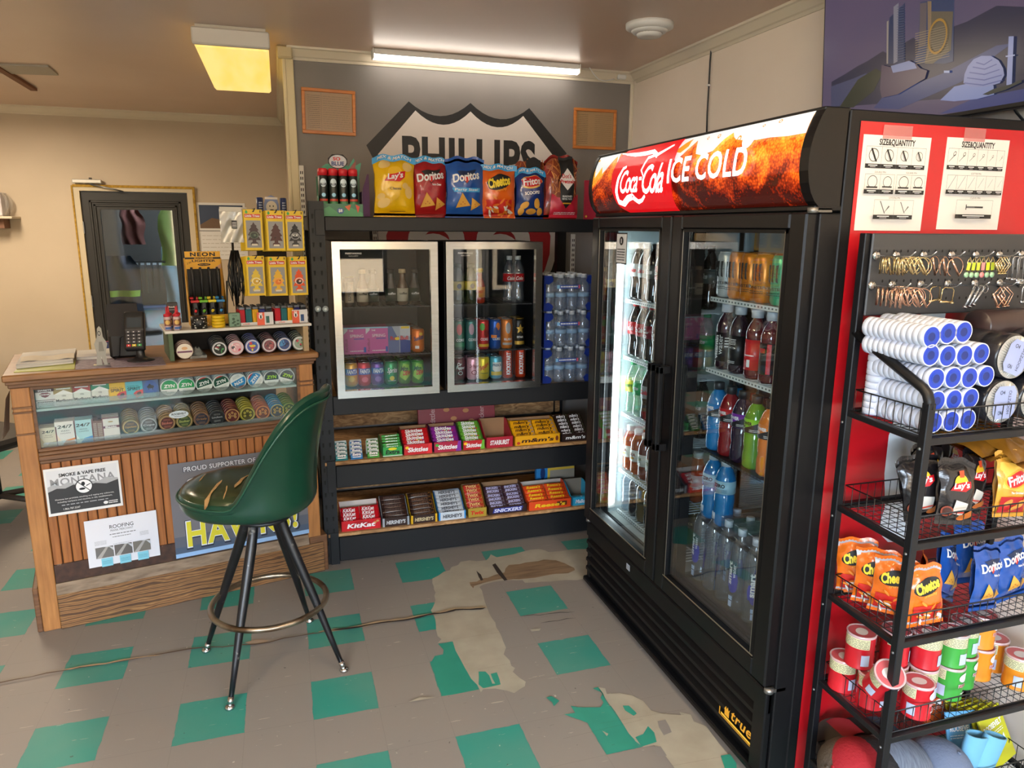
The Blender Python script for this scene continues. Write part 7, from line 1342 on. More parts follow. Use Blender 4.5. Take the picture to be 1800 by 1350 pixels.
def koozie():
    mb = MB(); r_ = .036
    for rr_ in (r_, r_-.004): mb.grid(lambda u, v: (rr_*1.15*math.cos(2*math.pi*u), rr_*.6*math.sin(2*math.pi*u), .10*v), 24, 4, C('#6ca8c8', .8))
    mb.grid(lambda u, v: ((r_-.004*v)*1.15*math.cos(2*math.pi*u), (r_-.004*v)*.6*math.sin(2*math.pi*u), .1003), 24, 1, C('#8cc4dc', .7)); mb.grid(lambda u, v: (v*.030*1.15*math.cos(2*math.pi*u), v*.030*.6*math.sin(2*math.pi*u), .075), 24, 1, C('#101418', .9)); o = mb.build('can_sleeve'); o['category'] = 'can sleeve'; return o
put('kz', koozie, None, 'light blue foam can sleeve nearer the blue booklet', M=T(1.815, 1.345, zt+.045) @ RY(12)); put('kz', koozie, None, 'light blue foam can sleeve leaning on its neighbour', M=T(1.86, 1.335, zt+.04) @ RY(20))

# hooks and trailer pins on the panel
BRS, CPR, ZNC = C('#cdb888', .25, .9), C('#cfa48c', .25, .9), C('#b9bcc0', .25, .9)
def hook():
    mb = MB(); mb.tube([(0, 0, 0), (0, -.10, 0), (0, -.112, .004), (0, -.124, .014)], .0016, SIL, 6); mb.tube([(0, -.001, .012), (0, -.004, .006), (0, -.004, -.004), (0, 0, -.014)], .0018, SIL, 6); o = mb.build('peg_hook'); o['category'] = 'hook'
    mb = MB(); mb.lathe([(.012, 0), (.012, .002), (.007, .006), (0, .007)], CHROME, 16, T(0, -.001, 0) @ RX(90)); mb.build('hook_plate', o); return o
HK = [(1.458, 1), (1.522, 1), (1.612, 1), (1.706, 1), (1.790, 1), (1.874, 1), (1.955, 1), (1.455, 2), (1.520, 2), (1.614, 2), (1.706, 2), (1.80, 2), (1.89, 2), (1.965, 2)]
for i, (x, r_) in enumerate(HK): 
    k = i if r_ == 1 else i-7; put('hook', hook, (x, 1.5285, 1.634 if r_ == 1 else 1.558), 'wire peg hook, %s from the back post, %s row' % (ORD[k], ('upper', 'lower')[r_-1]), 'peg hooks on the dark panel')
def lynch(m_, r_=.022):
    def f():
        mb = MB(); mb.tube([(r_*math.cos(a), 0, -r_+r_*math.sin(a)) for a in [R(-60+300*i/22) for i in range(23)]], .0011, m_, 6); o = mb.build('lynch_pin'); o['category'] = 'trailer pin'
        mb = MB(); mb.cyl((-r_*.45, 0, -.004), (r_*.55, 0, -r_*1.95), .0028, m_, n=10); mb.build('pin', o); return o
    return f
def square(m_, w_=.030, h_=.036, rot=40):
    def f():
        mb = MB(); mb.tube([(0, 0, 0), (w_*.7, 0, -h_*.5), (w_*.2, 0, -h_*1.15), (w_*.05, 0, -h_*1.2)], .0012, m_, 6); mb.tube([(0, 0, 0), (-w_*.45, 0, -h_*.45)], .0012, m_, 6); o = mb.build('square_pin'); o['category'] = 'trailer pin'
        mb = MB(); mb.cyl((-w_*.55, 0, -h_*.42), (w_*.22, 0, -h_*1.2), .003, m_, n=10); mb.lathe([(0, 0), (.005, 0), (.005, .002), (0, .002)], m_, 10, T(w_*.22, 0, -h_*1.2)); mb.build('pin', o); return o
    return f
def uclip(m_, w_=.018, h_=.05):
    def f():
        mb = MB(); mb.tube([(-w_/2, 0, -h_), (-w_/2, 0, -.006), (-w_/3, 0, 0), (w_/3, 0, 0), (w_/2, 0, -.006), (w_/2, 0, -h_)], .0014, m_, 6); o = mb.build('bow_clip'); o['category'] = 'trailer pin'; mb = MB(); mb.cyl((-w_/2-.002, 0, -h_), (w_/2+.002, 0, -h_), .003, m_, n=10); mb.lathe([(0, -.004), (.005, -.004), (.005, .0), (0, .0)], m_, 10, T(w_/2, 0, -h_)); mb.build('pin', o); return o
    return f
def longpin(m_):
    def f():
        mb = MB(); mb.cyl((0, 0, 0), (-.030, 0, -.048), .0032, m_, n=10); mb.lathe([(0, 0), (.006, 0), (.006, .003), (0, .003)], m_, 12, T(-.030, 0, -.050) @ RY(30)); o = mb.build('clevis_pin'); o['category'] = 'trailer pin'; mb = MB(); mb.tube([(.010*math.cos(a)+.004, 0, .010*math.sin(a)-.006) for a in [R(20*i) for i in range(18)]], .001, m_, 5, True); mb.build('split_ring', o); return o
    return f
def tag_pin(m_, tc):
    def f():
        mb = MB(); mb.tube([(0, 0, 0), (.006, 0, -.012), (0, 0, -.042), (-.006, 0, -.012)], .0011, m_, 5, True); o = mb.build('hitch_pin'); o['category'] = 'trailer pin'; mb = MB(); mb.box(-.005, .005, -.002, .0, -.034, -.014, C(tc, .4)); mb.lathe([(.007, 0), (.007, .003), (0, .003)], C('#9cc8a0' if tc != '#e08c8c' else tc, .4), 14, T(-.002, 0, -.046) @ RX(90)); mb.build('tag', o); return o
    return f
def hang(key, f, x, row_, n, y0, dy, lab, grp, rz=0, dx=0, jit=20):
    z = (1.634 if row_ == 1 else 1.558)-.002
    for k in range(n): put(key, f, None, '%s, %s from the hook tip' % (lab, ORD[k]), grp, M=T(x+dx*k, y0+dy*k, z) @ RZ(rz+random.uniform(-jit, jit)) @ RY(random.uniform(-6, 6)))
ly1, ly2 = lynch(BRS), lynch(CPR, .024)
hang('ly1', ly1, 1.458, 1, 6, 1.44, .013, 'brass ring pin on the first upper hook', 'brass ring pins, first hook', 40); hang('ly1', ly1, 1.522, 1, 6, 1.44, .013, 'brass ring pin on the second upper hook', 'brass ring pins, second hook', -30); hang('ly2', ly2, 1.612, 1, 3, 1.43, .03, 'copper ring pin on the third upper hook', 'copper ring pins, third hook', 5)
for i, tc in enumerate(('#c8d040', '#b8c838', '#c8d040', '#e08c8c', '#d8dc30', '#b8c838')): put('tg'+tc, tag_pin(BRS, tc), None, 'gold hitch pin with %s tag, %s on the fourth upper hook' % ('pink' if 'e0' in tc else 'yellow', ORD[i]), 'tagged hitch pins', M=T(1.690+.015*i, 1.455, 1.632) @ RY(8-3*i))
hang('sq1', square(BRS), 1.775, 1, 3, 1.44, .004, 'gold square wire pin on the fifth upper hook', 'gold square pins', 0, .014, 6); hang('uc', uclip(ZNC, .022, .06), 1.845, 1, 3, 1.44, .03, 'long zinc bow clip on the sixth upper hook', 'zinc bow clips', 0, .022, 5); hang('sq1', None, 1.94, 1, 3, 1.43, .02, 'gold square wire pin on the seventh upper hook', 'gold square pins, far hook', 30)
hang('ly2', None, 1.455, 2, 6, 1.43, .015, 'copper ring pin on the first lower hook', 'copper ring pins, first lower hook', 35); hang('ly2', None, 1.520, 2, 6, 1.43, .015, 'copper ring pin on the second lower hook', 'copper ring pins, second lower hook', -25)
hang('wbow', uclip(BRS, .045, .036), 1.614, 2, 2, 1.44, .04, 'wide brass bow pin on the third lower hook', 'wide brass bow pins', 10, 0, 6)
hang('lp', longpin(ZNC), 1.700, 2, 3, 1.44, .004, 'zinc clevis pin on the fourth lower hook', 'zinc clevis pins', 0, .022, 5); hang('sq2', square(CPR, .036, .044), 1.775, 2, 3, 1.43, .004, 'copper square pin on the fifth lower hook', 'copper square pins', 0, .016, 5); hang('uc2', uclip(ZNC, .016, .042), 1.875, 2, 4, 1.44, .012, 'short zinc bow clip on the sixth lower hook', 'short zinc bow clips', 0, .022, 4); hang('sq1', None, 1.955, 2, 2, 1.43, .02, 'gold square wire pin on the seventh lower hook', 'gold square pins, lower far hook', 30)
# ================================================================ goods in and on the counter (frame CM)
def cput(key, fn, lx, ly, lz, lab, grp=None, rz=0): return put(key, fn, None, lab, grp, M=CM @ T(lx, ly, lz) @ RZ(rz))
def tin(c, art=None, r=.0355, rim='#dfe4e4', th=.020):
    """round flat tin lying on its edge, lid to the front"""
    def f():
        mb = MB(); M = RX(90); mb.lathe([(r-.001, 0), (r, .001), (r, .010), (r-.0006, .0105), (r, .011), (r, th-.001), (r-.002, th)], C(rim, .35), 28, T(0, th, 0) @ M)
        D = D2(); D.ell(0, 0, r-.0025, r-.0025, C(c, .3), 28)
        if art: art(D, r)
        mb.decal(D, lambda u, v, e: (u, -e, v), .00025); o = mb.build('tobacco_tin'); o['category'] = 'tin'; return o
    return f
def half(D, r, c, word, wc, rot=0, red=0, wh_='#e9ecea'):
    n = 14; a0 = -.25; pts = [((r-.0045)*math.cos(a0+(math.pi-2*a0)*i/n+rot), (r-.0045)*math.sin(a0+(math.pi-2*a0)*i/n+rot)) for i in range(n+1)]; D.poly(pts, C(c, .3))
    if red: k = [((r-.0045)*math.cos(a+rot), (r-.0045)*math.sin(a+rot)) for a in [R(55+70*i/8) for i in range(9)]]; D.poly(k, C('#c8342c', .35))
    cr, sr = math.cos(rot), math.sin(rot); p = lambda x, y: (x*cr-y*sr, x*sr+y*cr)
    x, y = p(0, r*.16); D.text(word, x, y, r*1.25, r*.42, wc, .045, .15, rot); x, y = p(0, -r*.55); 
    E2 = D2(); E2.lines(-r*.45, -r*.75, r*.45, -r*.42, 3, C('#8a9494', .4), .35); E2.warp(p); D.it += [(v, f_, m_, D.n+1) for v, f_, m_, _ in E2.it]; D.n += 1
zt1, zt0 = .9985, .8395
ZY = [(296.8, '#1f9a58', Wt, 0, 0, 'green and white pouch tin nearest the blue snus tin'), (327.4, '#1f9a58', Wt, 0, 0, 'green and white pouch tin, second of the pair'), (358.8, '#0c4c3c', Wt, .25, 1, 'dark green pouch tin with red top, left one'), (389, '#0c4c3c', Wt, .3, 1, 'dark green pouch tin with red top beside the blue tins'), (419, '#2c88c8', Wt, 3.6, 1, 'blue and white pouch tin turned upside down'), (449, '#2c88c8', Wt, .9, 1, 'blue and white pouch tin turned sideways'), (477.8, '#142430', C('#a8d828', .35), 0, 0, 'black pouch tin with lime lettering beside the blue ones'), (505, '#142430', C('#a8d828', .35), -.35, 0, 'black pouch tin with lime lettering nearest the corner post')]
F4 = CM @ T(0, .045, 0)
for i, (px, c, wc, rot, red, d) in enumerate(ZY):
    x = hit(px, 672, F4)[0]; key = 'zy%s%g' % (c, rot)
    for k in range(5):
        dd = d if k == 0 else '%s tin lying behind the front one, %s in its row' % ({0: 'green', 1: 'green', 2: 'dark green', 3: 'darker green', 4: 'blue', 5: 'pale blue', 6: 'black', 7: 'black corner'}[i], ORD[k])
        cput(key, tin('#e9ecea', lambda D, r, c=c, wc=wc, rot=rot, red=red: half(D, r, c, 'ZYN', wc, rot, red), .0365), x, .045+.0225*k, zt1+.0035*k, dd, 'pouch tins on the upper glass shelf')
def ring(c2, word, wc, wc2='#c8b070'):
    def f(D, r): D.ell(0, 0, r-.004, r-.004, C(wc2, .35, .3), 24, hole=.88); D.text(word, 0, 0, r*1.3, r*.34, C(wc, .4), .02, .1); D.lines(-r*.4, -r*.6, r*.4, -r*.3, 2, C(wc, .4), .3); D.lines(-r*.4, r*.3, r*.4, r*.55, 2, C(wc, .4), .3)
    return f
def bars(wc, c2):
    def f(D, r): D.ell(0, 0, r-.004, r-.004, C(wc, .35), 24, hole=.90); [D.ell(r*.42*math.cos(a), r*.42*math.sin(a), r*.16, r*.16, C(wc, .4), 8, hole=.45) for a in (R(90), R(210), R(330), R(30), R(150))]; D.text('OUTLAW', 0, -r*.02, r*.8, r*.18, C(c2, .4), .02)
    return f
BT = [(228.3, '#2c2418', '#8a6c34', ring('', 'Copenhagen', '#c89c50'), 'black and gold tin nearest the cigarette packs'), (260.6, '#3c3f40', '#8c9494', ring('', 'Cope', '#c8ccd0', '#b8bcc0'), 'black and silver tin beside the gold one'), (293, '#4c1c1c', '#9a7c50', ring('', 'Stoker', '#c87868', '#b89868'), 'maroon tin with gold rim beneath the oval tag'), (323.8, '#2c3c1c', '#a08850', ring('', 'Stoker', '#a8b060', '#b89868'), 'green tin with gold rim beneath the oval tag'), (354.4, '#1c2438', '#8c6848', ring('', 'Grizzly', '#a87848', '#8c6040'), 'navy and bronze tin right of the oval tag'), (381.8, '#141416', '#3c3c3e', ring('', 'Longhorn', '#a8a8a8', '#2c2c2c'), 'plain black tin beside the navy tin'),
    (408.8, '#5c1c1c', '#6c2c28', bars('#b89858', '#c8a868'), 'dark red tin with gold marks'), (435.7, '#4c4414', '#a89c38', bars('#c8bc50', '#201c08'), 'olive yellow tin with gold marks'), (462.7, '#5c241c', '#a85038', bars('#d89048', '#c8a868'), 'brown red tin with orange marks'), (488.2, '#1c3448', '#3c8cc0', bars('#c8a850', '#c8a868'), 'blue rimmed tin with gold marks'), (509, '#2c3c1c', '#5c7c30', bars('#a8a850', '#c8a868'), 'green rimmed tin nearest the corner post')]
for i, (px, c, rim, art, d) in enumerate(BT):
    x = hit(px, 735, F4)[0]
    for k in range(6):
        dd = d if k == 0 else '%s, %s behind it' % (d.replace(' tin', ' lid row') if 0 else 'tin in the row of the '+' '.join(d.split()[:4]), ORD[k-1])
        cput('bt%d' % i, tin(c, art, .0345, rim if k == 0 else rim, .021), x+.0*k, .045+.023*k, zt0+.0045*k, dd, 'tins on the lower counter shelf')
mb = MB(); D = D2(); D.ell(0, 0, .040, .017, C('#dfe4ee', .5), 24); D.text('ROOSEVELT', 0, .003, .06, .009, INK, .03, .2); D.lines(-.02, -.010, .025, -.005, 1, INK, .4); mb.lathe([(.040, 0), (.040, .0015)], PAPER, 24, SC(1, 1, .42) @ RX(90)); mb.front(D, -.0016)
q = hit(314, 728, F4); o = mb.build('price_tag', None, CM @ T(q[0], .040, q[1])); tag(o, 'small white oval tag hung on the lower tin row', 'tag')
UT = [(325, 619.5, '#e4dccc', '#7c5c50', 'cream tin with purple band nearest the white shelf end'), (385.6, 611.7, '#1c241c', '#1c1c1e', 'black tin with green and white picture'), (415, 611.7, '#d8a8b0', '#1c1c1e', 'pink and white tin on the white shelf riser'), (444, 611, '#4858a0', '#1c1c1e', 'blue, red and yellow tin on the riser'), (473.5, 609, '#7c4850', '#1c1c1e', 'dusky red tin on the riser'), (500, 607.6, '#34487c', '#1c1c1e', 'navy and pink tin on the riser'), (526.7, 607, '#8c9c8c', '#1c1c1e', 'grey green tin nearest the riser end')]
def pic(i, c):
    rd = random.Random(i+20)
    def f(D, r):
        if i == 0: D.rect(-r*.85, -r*.2, r*.85, r*.02, C('#6c3c58', .4)); D.ell(0, r*.35, r*.35, r*.2, C('#d8a878', .4), 12)
        else:
            D.ell(0, 0, r*.85, r*.85, C('#c8c8cc', .4), 24, hole=.80)
            for k in range(9): D.ell(rd.uniform(-r*.45, r*.45), rd.uniform(-r*.45, r*.45), rd.uniform(r*.1, r*.28), rd.uniform(r*.06, r*.2), C(rd.choice([['#c83c3c'], ['#3c8c4c', '#c8d0c8', '#8c2c3c'], ['#b83c4c', '#e8d0d0', '#4c4c54'], ['#c83c3c', '#d8c83c', '#3c78c0'], ['#a85c5c', '#5c3c3c', '#c8a8a0'], ['#8c3c7c', '#4c8cc0', '#2c2c4c'], ['#4c8c5c', '#b83c4c', '#3c3c3c']][i]), .4), 10, rot=rd.uniform(0, 3))
    return f
for i, (px, py, c, rim, d) in enumerate(UT):
    x = hit(px, py, F4)[0]
    for k in range(5 if i else 3):
        dd = d if k == 0 else 'tin in the row of the %s, %s behind it' % (' '.join(d.split()[:4]), ORD[k-1])
        cput('ut%d' % i, tin(c, pic(i, c), .0355, rim, .020), x, .045+.0225*k, 1.1545+.004*k, dd, 'tins under the white shelf riser')
mb = MB(); rd = random.Random(2); mb.box(0, .07, 0, .10, 0, .012, glass('tray_clear', (.7, .72, .68), .25, .1)); mb.grid(lambda u, v: (.035+.03*math.cos(6.28*u)*(1-v*.6), .05+.04*math.sin(6.28*u)*(1-v*.6), .012+.03*v+.004*math.sin(u*30)), 20, 4, glass('tray_clear', (.7, .72, .68), .25, .1)); o = mb.build('clear_tray', None, CM @ T(.665, .04, 1.119)); tag(o, 'empty clear plastic tray between the cream and green tins', 'tray')
# cigarette packs
def pack(key, x0, y0, x1, y1, c, art, d, dep=.022, n=1, grp=None):
    a = hit(x0, y1, F4); b = hit(x1, y0, F4); w_ = b[0]-a[0]; h_ = b[1]-a[1]; base = .9625 if y1 < 730 else .7955
    def f():
        mb = MB(); mb.box(0, w_, 0, dep, 0, h_, C(c, .3), .0012); D = D2(); art(D, w_, h_); mb.front(D, 0, eps=.0003); o = mb.build('cigarette_pack'); o['category'] = 'cigarette pack'; return o
    for k in range(n): cput(key, f, a[0], .045+(dep+.003)*k, base+.0*k, d if k == 0 else d.split(' beside')[0].split(' near')[0]+', %s behind' % ORD[k-1], grp)
def mar(c): 
    def f(D, w, h): D.rect(0, h*.62, w, h, C(c, .3)); D.poly([(0, h*.60), (w, h*.60), (w*.5, h*.82)], Wt); D.rect(w*.15, h*.86, w*.85, h*.91, Wt); D.text('100s', w*.5, h*.52, w*.2, h*.08, GREYI, .02); D.text('Marlboro', w*.5, h*.28, w*.82, h*.15, INK, .02); D.lines(w*.1, h*.02, w*.9, h*.10, 1, g1, .4)
    return f
def spirit(D, w, h): D.text('AMERICAN', w*.45, h*.68, w*.66, h*.07, INK, .0); D.text('SPIRIT', w*.5, h*.54, w*.72, h*.17, INK, .03); D.poly([(w*.45, h*.30), (w*.6, h*.42), (w*.98, h*.48), (w*.98, h*.12), (w*.6, h*.05), (w*.5, h*.15)], C('#c82c30', .35)); D.ell(w*.75, h*.28, w*.14, h*.08, C('#3c1818', .4), 10, rot=.5)
def sweets(D, w, h): D.rect(0, h*.80, w, h, C('#4c2c34', .4)); D.text('SWEETS', w*.5, h*.88, w*.7, h*.09, Wt, .03); D.rect(0, h*.36, w, h*.39, C('#4c2c34', .4)); D.poly([(w*.2, h*.68), (w*.35, h*.76), (w*.65, h*.76), (w*.8, h*.68), (w*.65, h*.55), (w*.5, h*.50), (w*.35, h*.55)], C('#6c2434', .4)); D.text('SWISHER', w*.5, h*.66, w*.5, h*.07, Wt, .03); D.lines(w*.08, h*.04, w*.92, h*.33, 4, INK, .45)
def camel(D, w, h): D.ell(w*.5, h*.55, w*.42, h*.42, C('#2854a8', .35), 22); D.ell(w*.5, h*.60, w*.22, h*.10, C('#101828', .4), 12); D.rect(w*.36, h*.42, w*.40, h*.56, C('#101828', .4)); D.rect(w*.60, h*.42, w*.64, h*.56, C('#101828', .4)); D.ell(w*.46, h*.70, w*.07, h*.07, C('#101828', .4), 8); D.lines(w*.2, h*.05, w*.8, h*.2, 2, C('#8aa0d0', .4), .4)
def t247(c1, c2, sub):
    def f(D, w, h): D.poly([(0, 0), (w*.5, 0), (w*.25, h*.2), (w*.05, h*.5), (0, h*.5)], c1); D.poly([(w*.3, 0), (w, 0), (w, h*.28), (w*.5, h*.2)], c2); D.text('24/7', w*.5, h*.78, w*.74, h*.14, INK, .02, .1); D.text(sub, w*.5, h*.60, w*.4, h*.05, INK, .0); D.text('CIGARS', w*.5, h*.50, w*.5, h*.04, INK, .0); D.rect(w*.93, 0, w, h, C('#5c2428', .4))
    return f
def basic(D, w, h): D.rect(0, 0, w*.05, h, C('#5c1c2c', .4)); D.rect(0, h*.94, w, h, C('#5c1c2c', .4)); D.rect(0, h*.52, w, h*.62, C('#5c1c3c', .4)); D.text('Basic', w*.5, h*.57, w*.66, h*.08, Wt, .04); D.ell(w*.5, h*.80, w*.16, h*.03, C('#a88c58', .4), 12); D.rect(w*.1, h*.66, w*.9, h*.665, g1)
L_ = [('pk1', 64.8, 681, 94.4, 717.6, '#dcdcdc', sweets, 'white and maroon pack with printed warning by the corner post'), ('pk2', 96.5, 677, 128, 713.6, '#e0e0dc', mar('#a08c5c'), 'white cigarette pack with gold chevron'), ('pk3', 129.2, 675, 159.5, 711.6, '#e0e0dc', mar('#a01c24'), 'white cigarette pack with red chevron'), ('pk4', 161, 672, 191, 709, '#e0e0dc', mar('#1c8464'), 'white cigarette pack with green chevron'), ('pk5', 191.7, 669, 220.5, 705, '#e8b81c', spirit, 'yellow cigarette pack with red emblem'), ('pk6', 221.4, 667, 250, 703, '#58b8cc', spirit, 'sky blue cigarette pack with red emblem'), ('pk7', 252, 667.5, 278, 701, '#3c5c94', camel, 'blue tin shaped snus pack beside the green pouch tin'),
    ('pk8', 72, 746.5, 98, 783, '#d4ccb4', t247(C('#c8b888', .35), C('#b8a878', .35), 'GOLD'), 'pale gold cigar pack by the corner post'), ('pk9', 99.5, 736.5, 130.5, 781, '#e4e0dc', t247(C('#f0d8c0', .35), C('#e07c28', .35), 'RED'), 'red and orange cigar pack'), ('pk10', 132, 735.5, 162, 779, '#a8d4dc', t247(C('#d8ecec', .35), C('#2c88cc', .35), 'MENTHOL'), 'blue cigar pack beside the orange one'), ('pk11', 163.5, 741, 171, 777.5, '#6c4c40', lambda D, w, h: D.lines(w*.2, h*.1, w*.8, h*.9, 12, C('#c8b8a8', .4), .4), 'brown pack turned edge on, first of two'), ('pk12', 172.5, 741, 181, 777, '#6c4c40', lambda D, w, h: D.lines(w*.2, h*.1, w*.8, h*.9, 12, C('#c8b8a8', .4), .4), 'brown pack turned edge on beside the maroon banded pack'), ('pk13', 182.5, 730, 208, 772, '#e0dcd8', basic, 'white cigarette pack with maroon band')]
for e in L_: pack(*e[:5], e[5], e[6], e[7], n=3 if e[1] < 165 or e[1] > 181 else 1)
mb = MB(); mb.box(.084, .56, .036, .040, .9625, .985, glass('counter_divider', (.8, .83, .82), .1, .08)); mb.box(.084, 1.11, .036, .040, .7955, .815, glass('counter_divider', (.8, .83, .82), .1, .08)); mb.box(.56, 1.11, .034, .038, .9625, .980, glass('counter_divider', (.8, .83, .82), .1, .08)); o = mb.build('clear_divider', None, CM); tag(o, 'clear plastic front strips holding packs and tins', 'divider', None, 'stuff')

# riser shelf on the counter
RS0, RS1 = .572, 1.19
t = thing('shelf_riser', 'small white topped shelf riser on the counter', 'shelf', CM)
mb = MB(); mb.box(RS0, RS1+.01, .012, .30, 1.238, 1.250, C('#dcdad4', .4), .002); mb.build('top', t)
mb = MB(); mb.box(RS0+.012, RS0+.030, .015, .30, 1.1185, 1.238, C('#4a5c40', .6), .001); mb.build('end_panel', t); mb = MB(); mb.box(RS1-.03, RS1-.005, .02, .30, 1.1185, 1.238, C('#a8906c', .6), .001); mb.build('end_panel', t); mb = MB(); mb.box(RS0+.03, RS1-.03, .28, .295, 1.119, 1.238, C('#2c2620', .8)); mb.build('back_panel', t)
ZT = 1.2505
def lp(px, py, z=ZT):
    p = CM.inverted() @ at(px, py, Z=z); return p.x, p.y
# neon lighter display
x, y = lp(358, 585); y = .145
t = thing('lighter_display', 'yellow cardboard display of long neck utility lighters', 'lighter display', CM @ T(.690, .12, ZT)); ycl = C('#dca41c', .45)
mb = MB(); w_ = .160
mb.box(0, w_, .0, .004, 0, .05, ycl); mb.box(0, w_, .09, .094, 0, .30, ycl); mb.add([(0, 0, 0), (0, .094, 0), (0, .094, .30), (0, .02, .10), (0, 0, .05)], [(0, 1, 2, 3, 4)], ycl); mb.add([(w_, 0, 0), (w_, .094, 0), (w_, .094, .30), (w_, .02, .10), (w_, 0, .05)], [(0, 1, 2, 3, 4)], ycl); mb.box(.01, w_-.01, .086, .09, .05, .26, C('#141416', .6)); mb.build('tray', t)
mb = MB(); D = D2(); mb.box(.005, w_-.005, .080, .084, .252, .330, ycl); D.text('NEON', w_*.5, .317, w_*.66, .018, INK, .04, space=1.2); D.rect(.005, .296, w_-.005, .304, INK); D.text('MULTI-PURPOSE', w_*.52, .300, .08, .005, ycl, .02); D.text('LIGHTER', w_*.52, .288, .10, .010, INK, .03); D.ell(w_*.52, .271, .028, .006, INK, 16); D.text('REFILLABLE', w_*.52, .271, .04, .005, ycl); D.text('3.99', .020, .279, .020, .009, INK, .0, .2, .3); D.poly([(w_-.04, .252), (w_-.005, .275), (w_-.005, .252)], C('#c89c7c', .5)); mb.front(D, .080); mb.build('header_card', t)
def ulight(c):
    def f():
        o = tag(MB().lathe([(.0055, .10), (.0055, .235), (.004, .237)], BLK, 8).build('utility_lighter'), 'x', 'lighter')
        mb = MB(); mb.box(-.015, .015, -.012, .012, .0, .070, BLK, .006); mb.box(-.011, .011, -.010, .010, .062, .095, BLK, .004); mb.tube([(.0, -.012, .07), (.008, -.02, .058), (.0, -.012, .045)], .002, BLK, 6); mb.ell = None; mb.build('handle', o)
        mb = MB(); mb.box(-.018, .018, -.010, .010, .092, .104, C(c, .4), .003); mb.build('trigger', o); mb = MB(); mb.lathe([(.008, 0), (.007, .002)], C(c, .4), 12, T(0, -.0125, .055) @ RX(90)); mb.build('button', o); return o
    return f
for i, (c, nm) in enumerate((('#c8242c', 'red'), ('#6cb82c', 'green'), ('#d8c82c', 'yellow'), ('#2c84c8', 'blue'))):
    for k in range(2): cput('ul'+nm, ulight(c), .690+.026+.036*i, .145+.032*k, ZT+.012+.012*k, 'black long neck lighter with %s trigger, %s' % (nm, 'front' if k == 0 else 'behind its twin'), 'utility lighters in the yellow display')
# small goods on the riser
def gluebottle():
    mb = MB(); mb.lathe([(.013, 0), (.014, .004), (.014, .055), (.010, .064)], C('#c8b0b4', .3), 16); D = D2(); D.rect(-.014, .02, .014, .048, C('#7c4c3c', .4), 4, 1); D.ell(0, .036, .010, .010, C('#d8b060', .4), 10); D.rect(-.010, .006, .012, .016, C('#3c60a0', .4), 3, 1); mb.decal(D, wrap(.0141)); o = mb.build('squeeze_bottle'); o['category'] = 'bottle'
    mb = MB(); mb.lathe([(.0135, .060), (.0135, .070), (.005, .074), (.004, .082), (.002, .102), (0, .103)], C('#c82434', .4), 14); mb.build('nozzle', o); return o
for i, (lx, ly) in enumerate(((.588, .04), (.624, .035), (.598, .075), (.632, .072))): cput('glue', gluebottle, lx, ly, ZT, 'small squeeze bottle with red nozzle, %s' % ('front pair, nearest the card terminal', 'front pair, beside the tape', 'rear pair, nearest the terminal', 'rear pair, beside the display')[i], 'red tipped squeeze bottles')
def taperoll(c, n, c2=None, r=.031, h_=.014):
    def f():
        o = None
        mb = MB(); mb.lathe([(r*.5, 0), (r, 0), (r, h_*.96), (r*.5, h_*.96), (r*.5, 0)], C(c, .35), 26)
        if c2:
            D = D2(); rd = random.Random(3)
            for k in range(26): D.ell(rd.uniform(-.045, .045), rd.uniform(.004, h_-.004), rd.uniform(.001, .004), rd.uniform(.001, .003), C(c2, .5), 6)
            mb.decal(D, wrap(r), .0002)
        o = mb.build('tape_roll'); o['category'] = 'tape roll'; return o
    return f
cput('tpb', taperoll('#1c1c1c', 1, '#c8c8c4', .034, .056), .716, .055, ZT, 'wide black tape roll with white speckled pattern'); 
for k in range(4): cput('tpy', taperoll('#e0b81c', 1, None, .028, .0135), .796, .055, ZT+.0137*k, 'yellow tape roll, %s from the bottom of its stack' % ORD[k], 'stacked yellow tape rolls')
mb = MB(); mb.box(0, .048, 0, .03, 0, .062, C('#6c8c78', .4), .003); D = D2(); D.text('FROG', .024, .050, .02, .006, INK, .0)
for k in range(7): D.ell(.024+.012*math.sin(k*2), .008+.005*k, .006, .004, C('#34503c', .5), 8)
mb.front(D, 0); tag(mb.build('card_box', None, CM @ T(.840, .035, ZT)), 'small grey green printed box beside the yellow tape', 'box')
mb = MB(); mb.box(0, .045, 0, .03, 0, .11, C('#242428', .4), .002); D = D2(); D.text('Ready', .022, .09, .028, .009, Wt, .02); D.lines(.008, .075, .036, .082, 1, g1, .4); mb.front(D, 0); tag(mb.build('card_box', None, CM @ T(.598, .14, ZT)), 'dark upright box behind the squeeze bottles', 'box')
def lighter(c):
    def f():
        mb = MB(); mb.box(-.0138, .0138, -.007, .007, 0, .068, C(c, .3), .0035); o = mb.build('pocket_lighter'); o['category'] = 'lighter'; mb = MB(); mb.box(-.012, .012, -.0065, .0065, .068, .080, C('#8c8c8c', .3, .8), .002); mb.box(-.013, .003, -.006, .006, .078, .086, BLK, .002); mb.build('top', o); return o
    return f
LC = ['#b8202c', '#24646c', '#d8a41c', '#2c2c6c', '#242428']; LN = ['red', 'teal', 'yellow', 'navy', 'black']
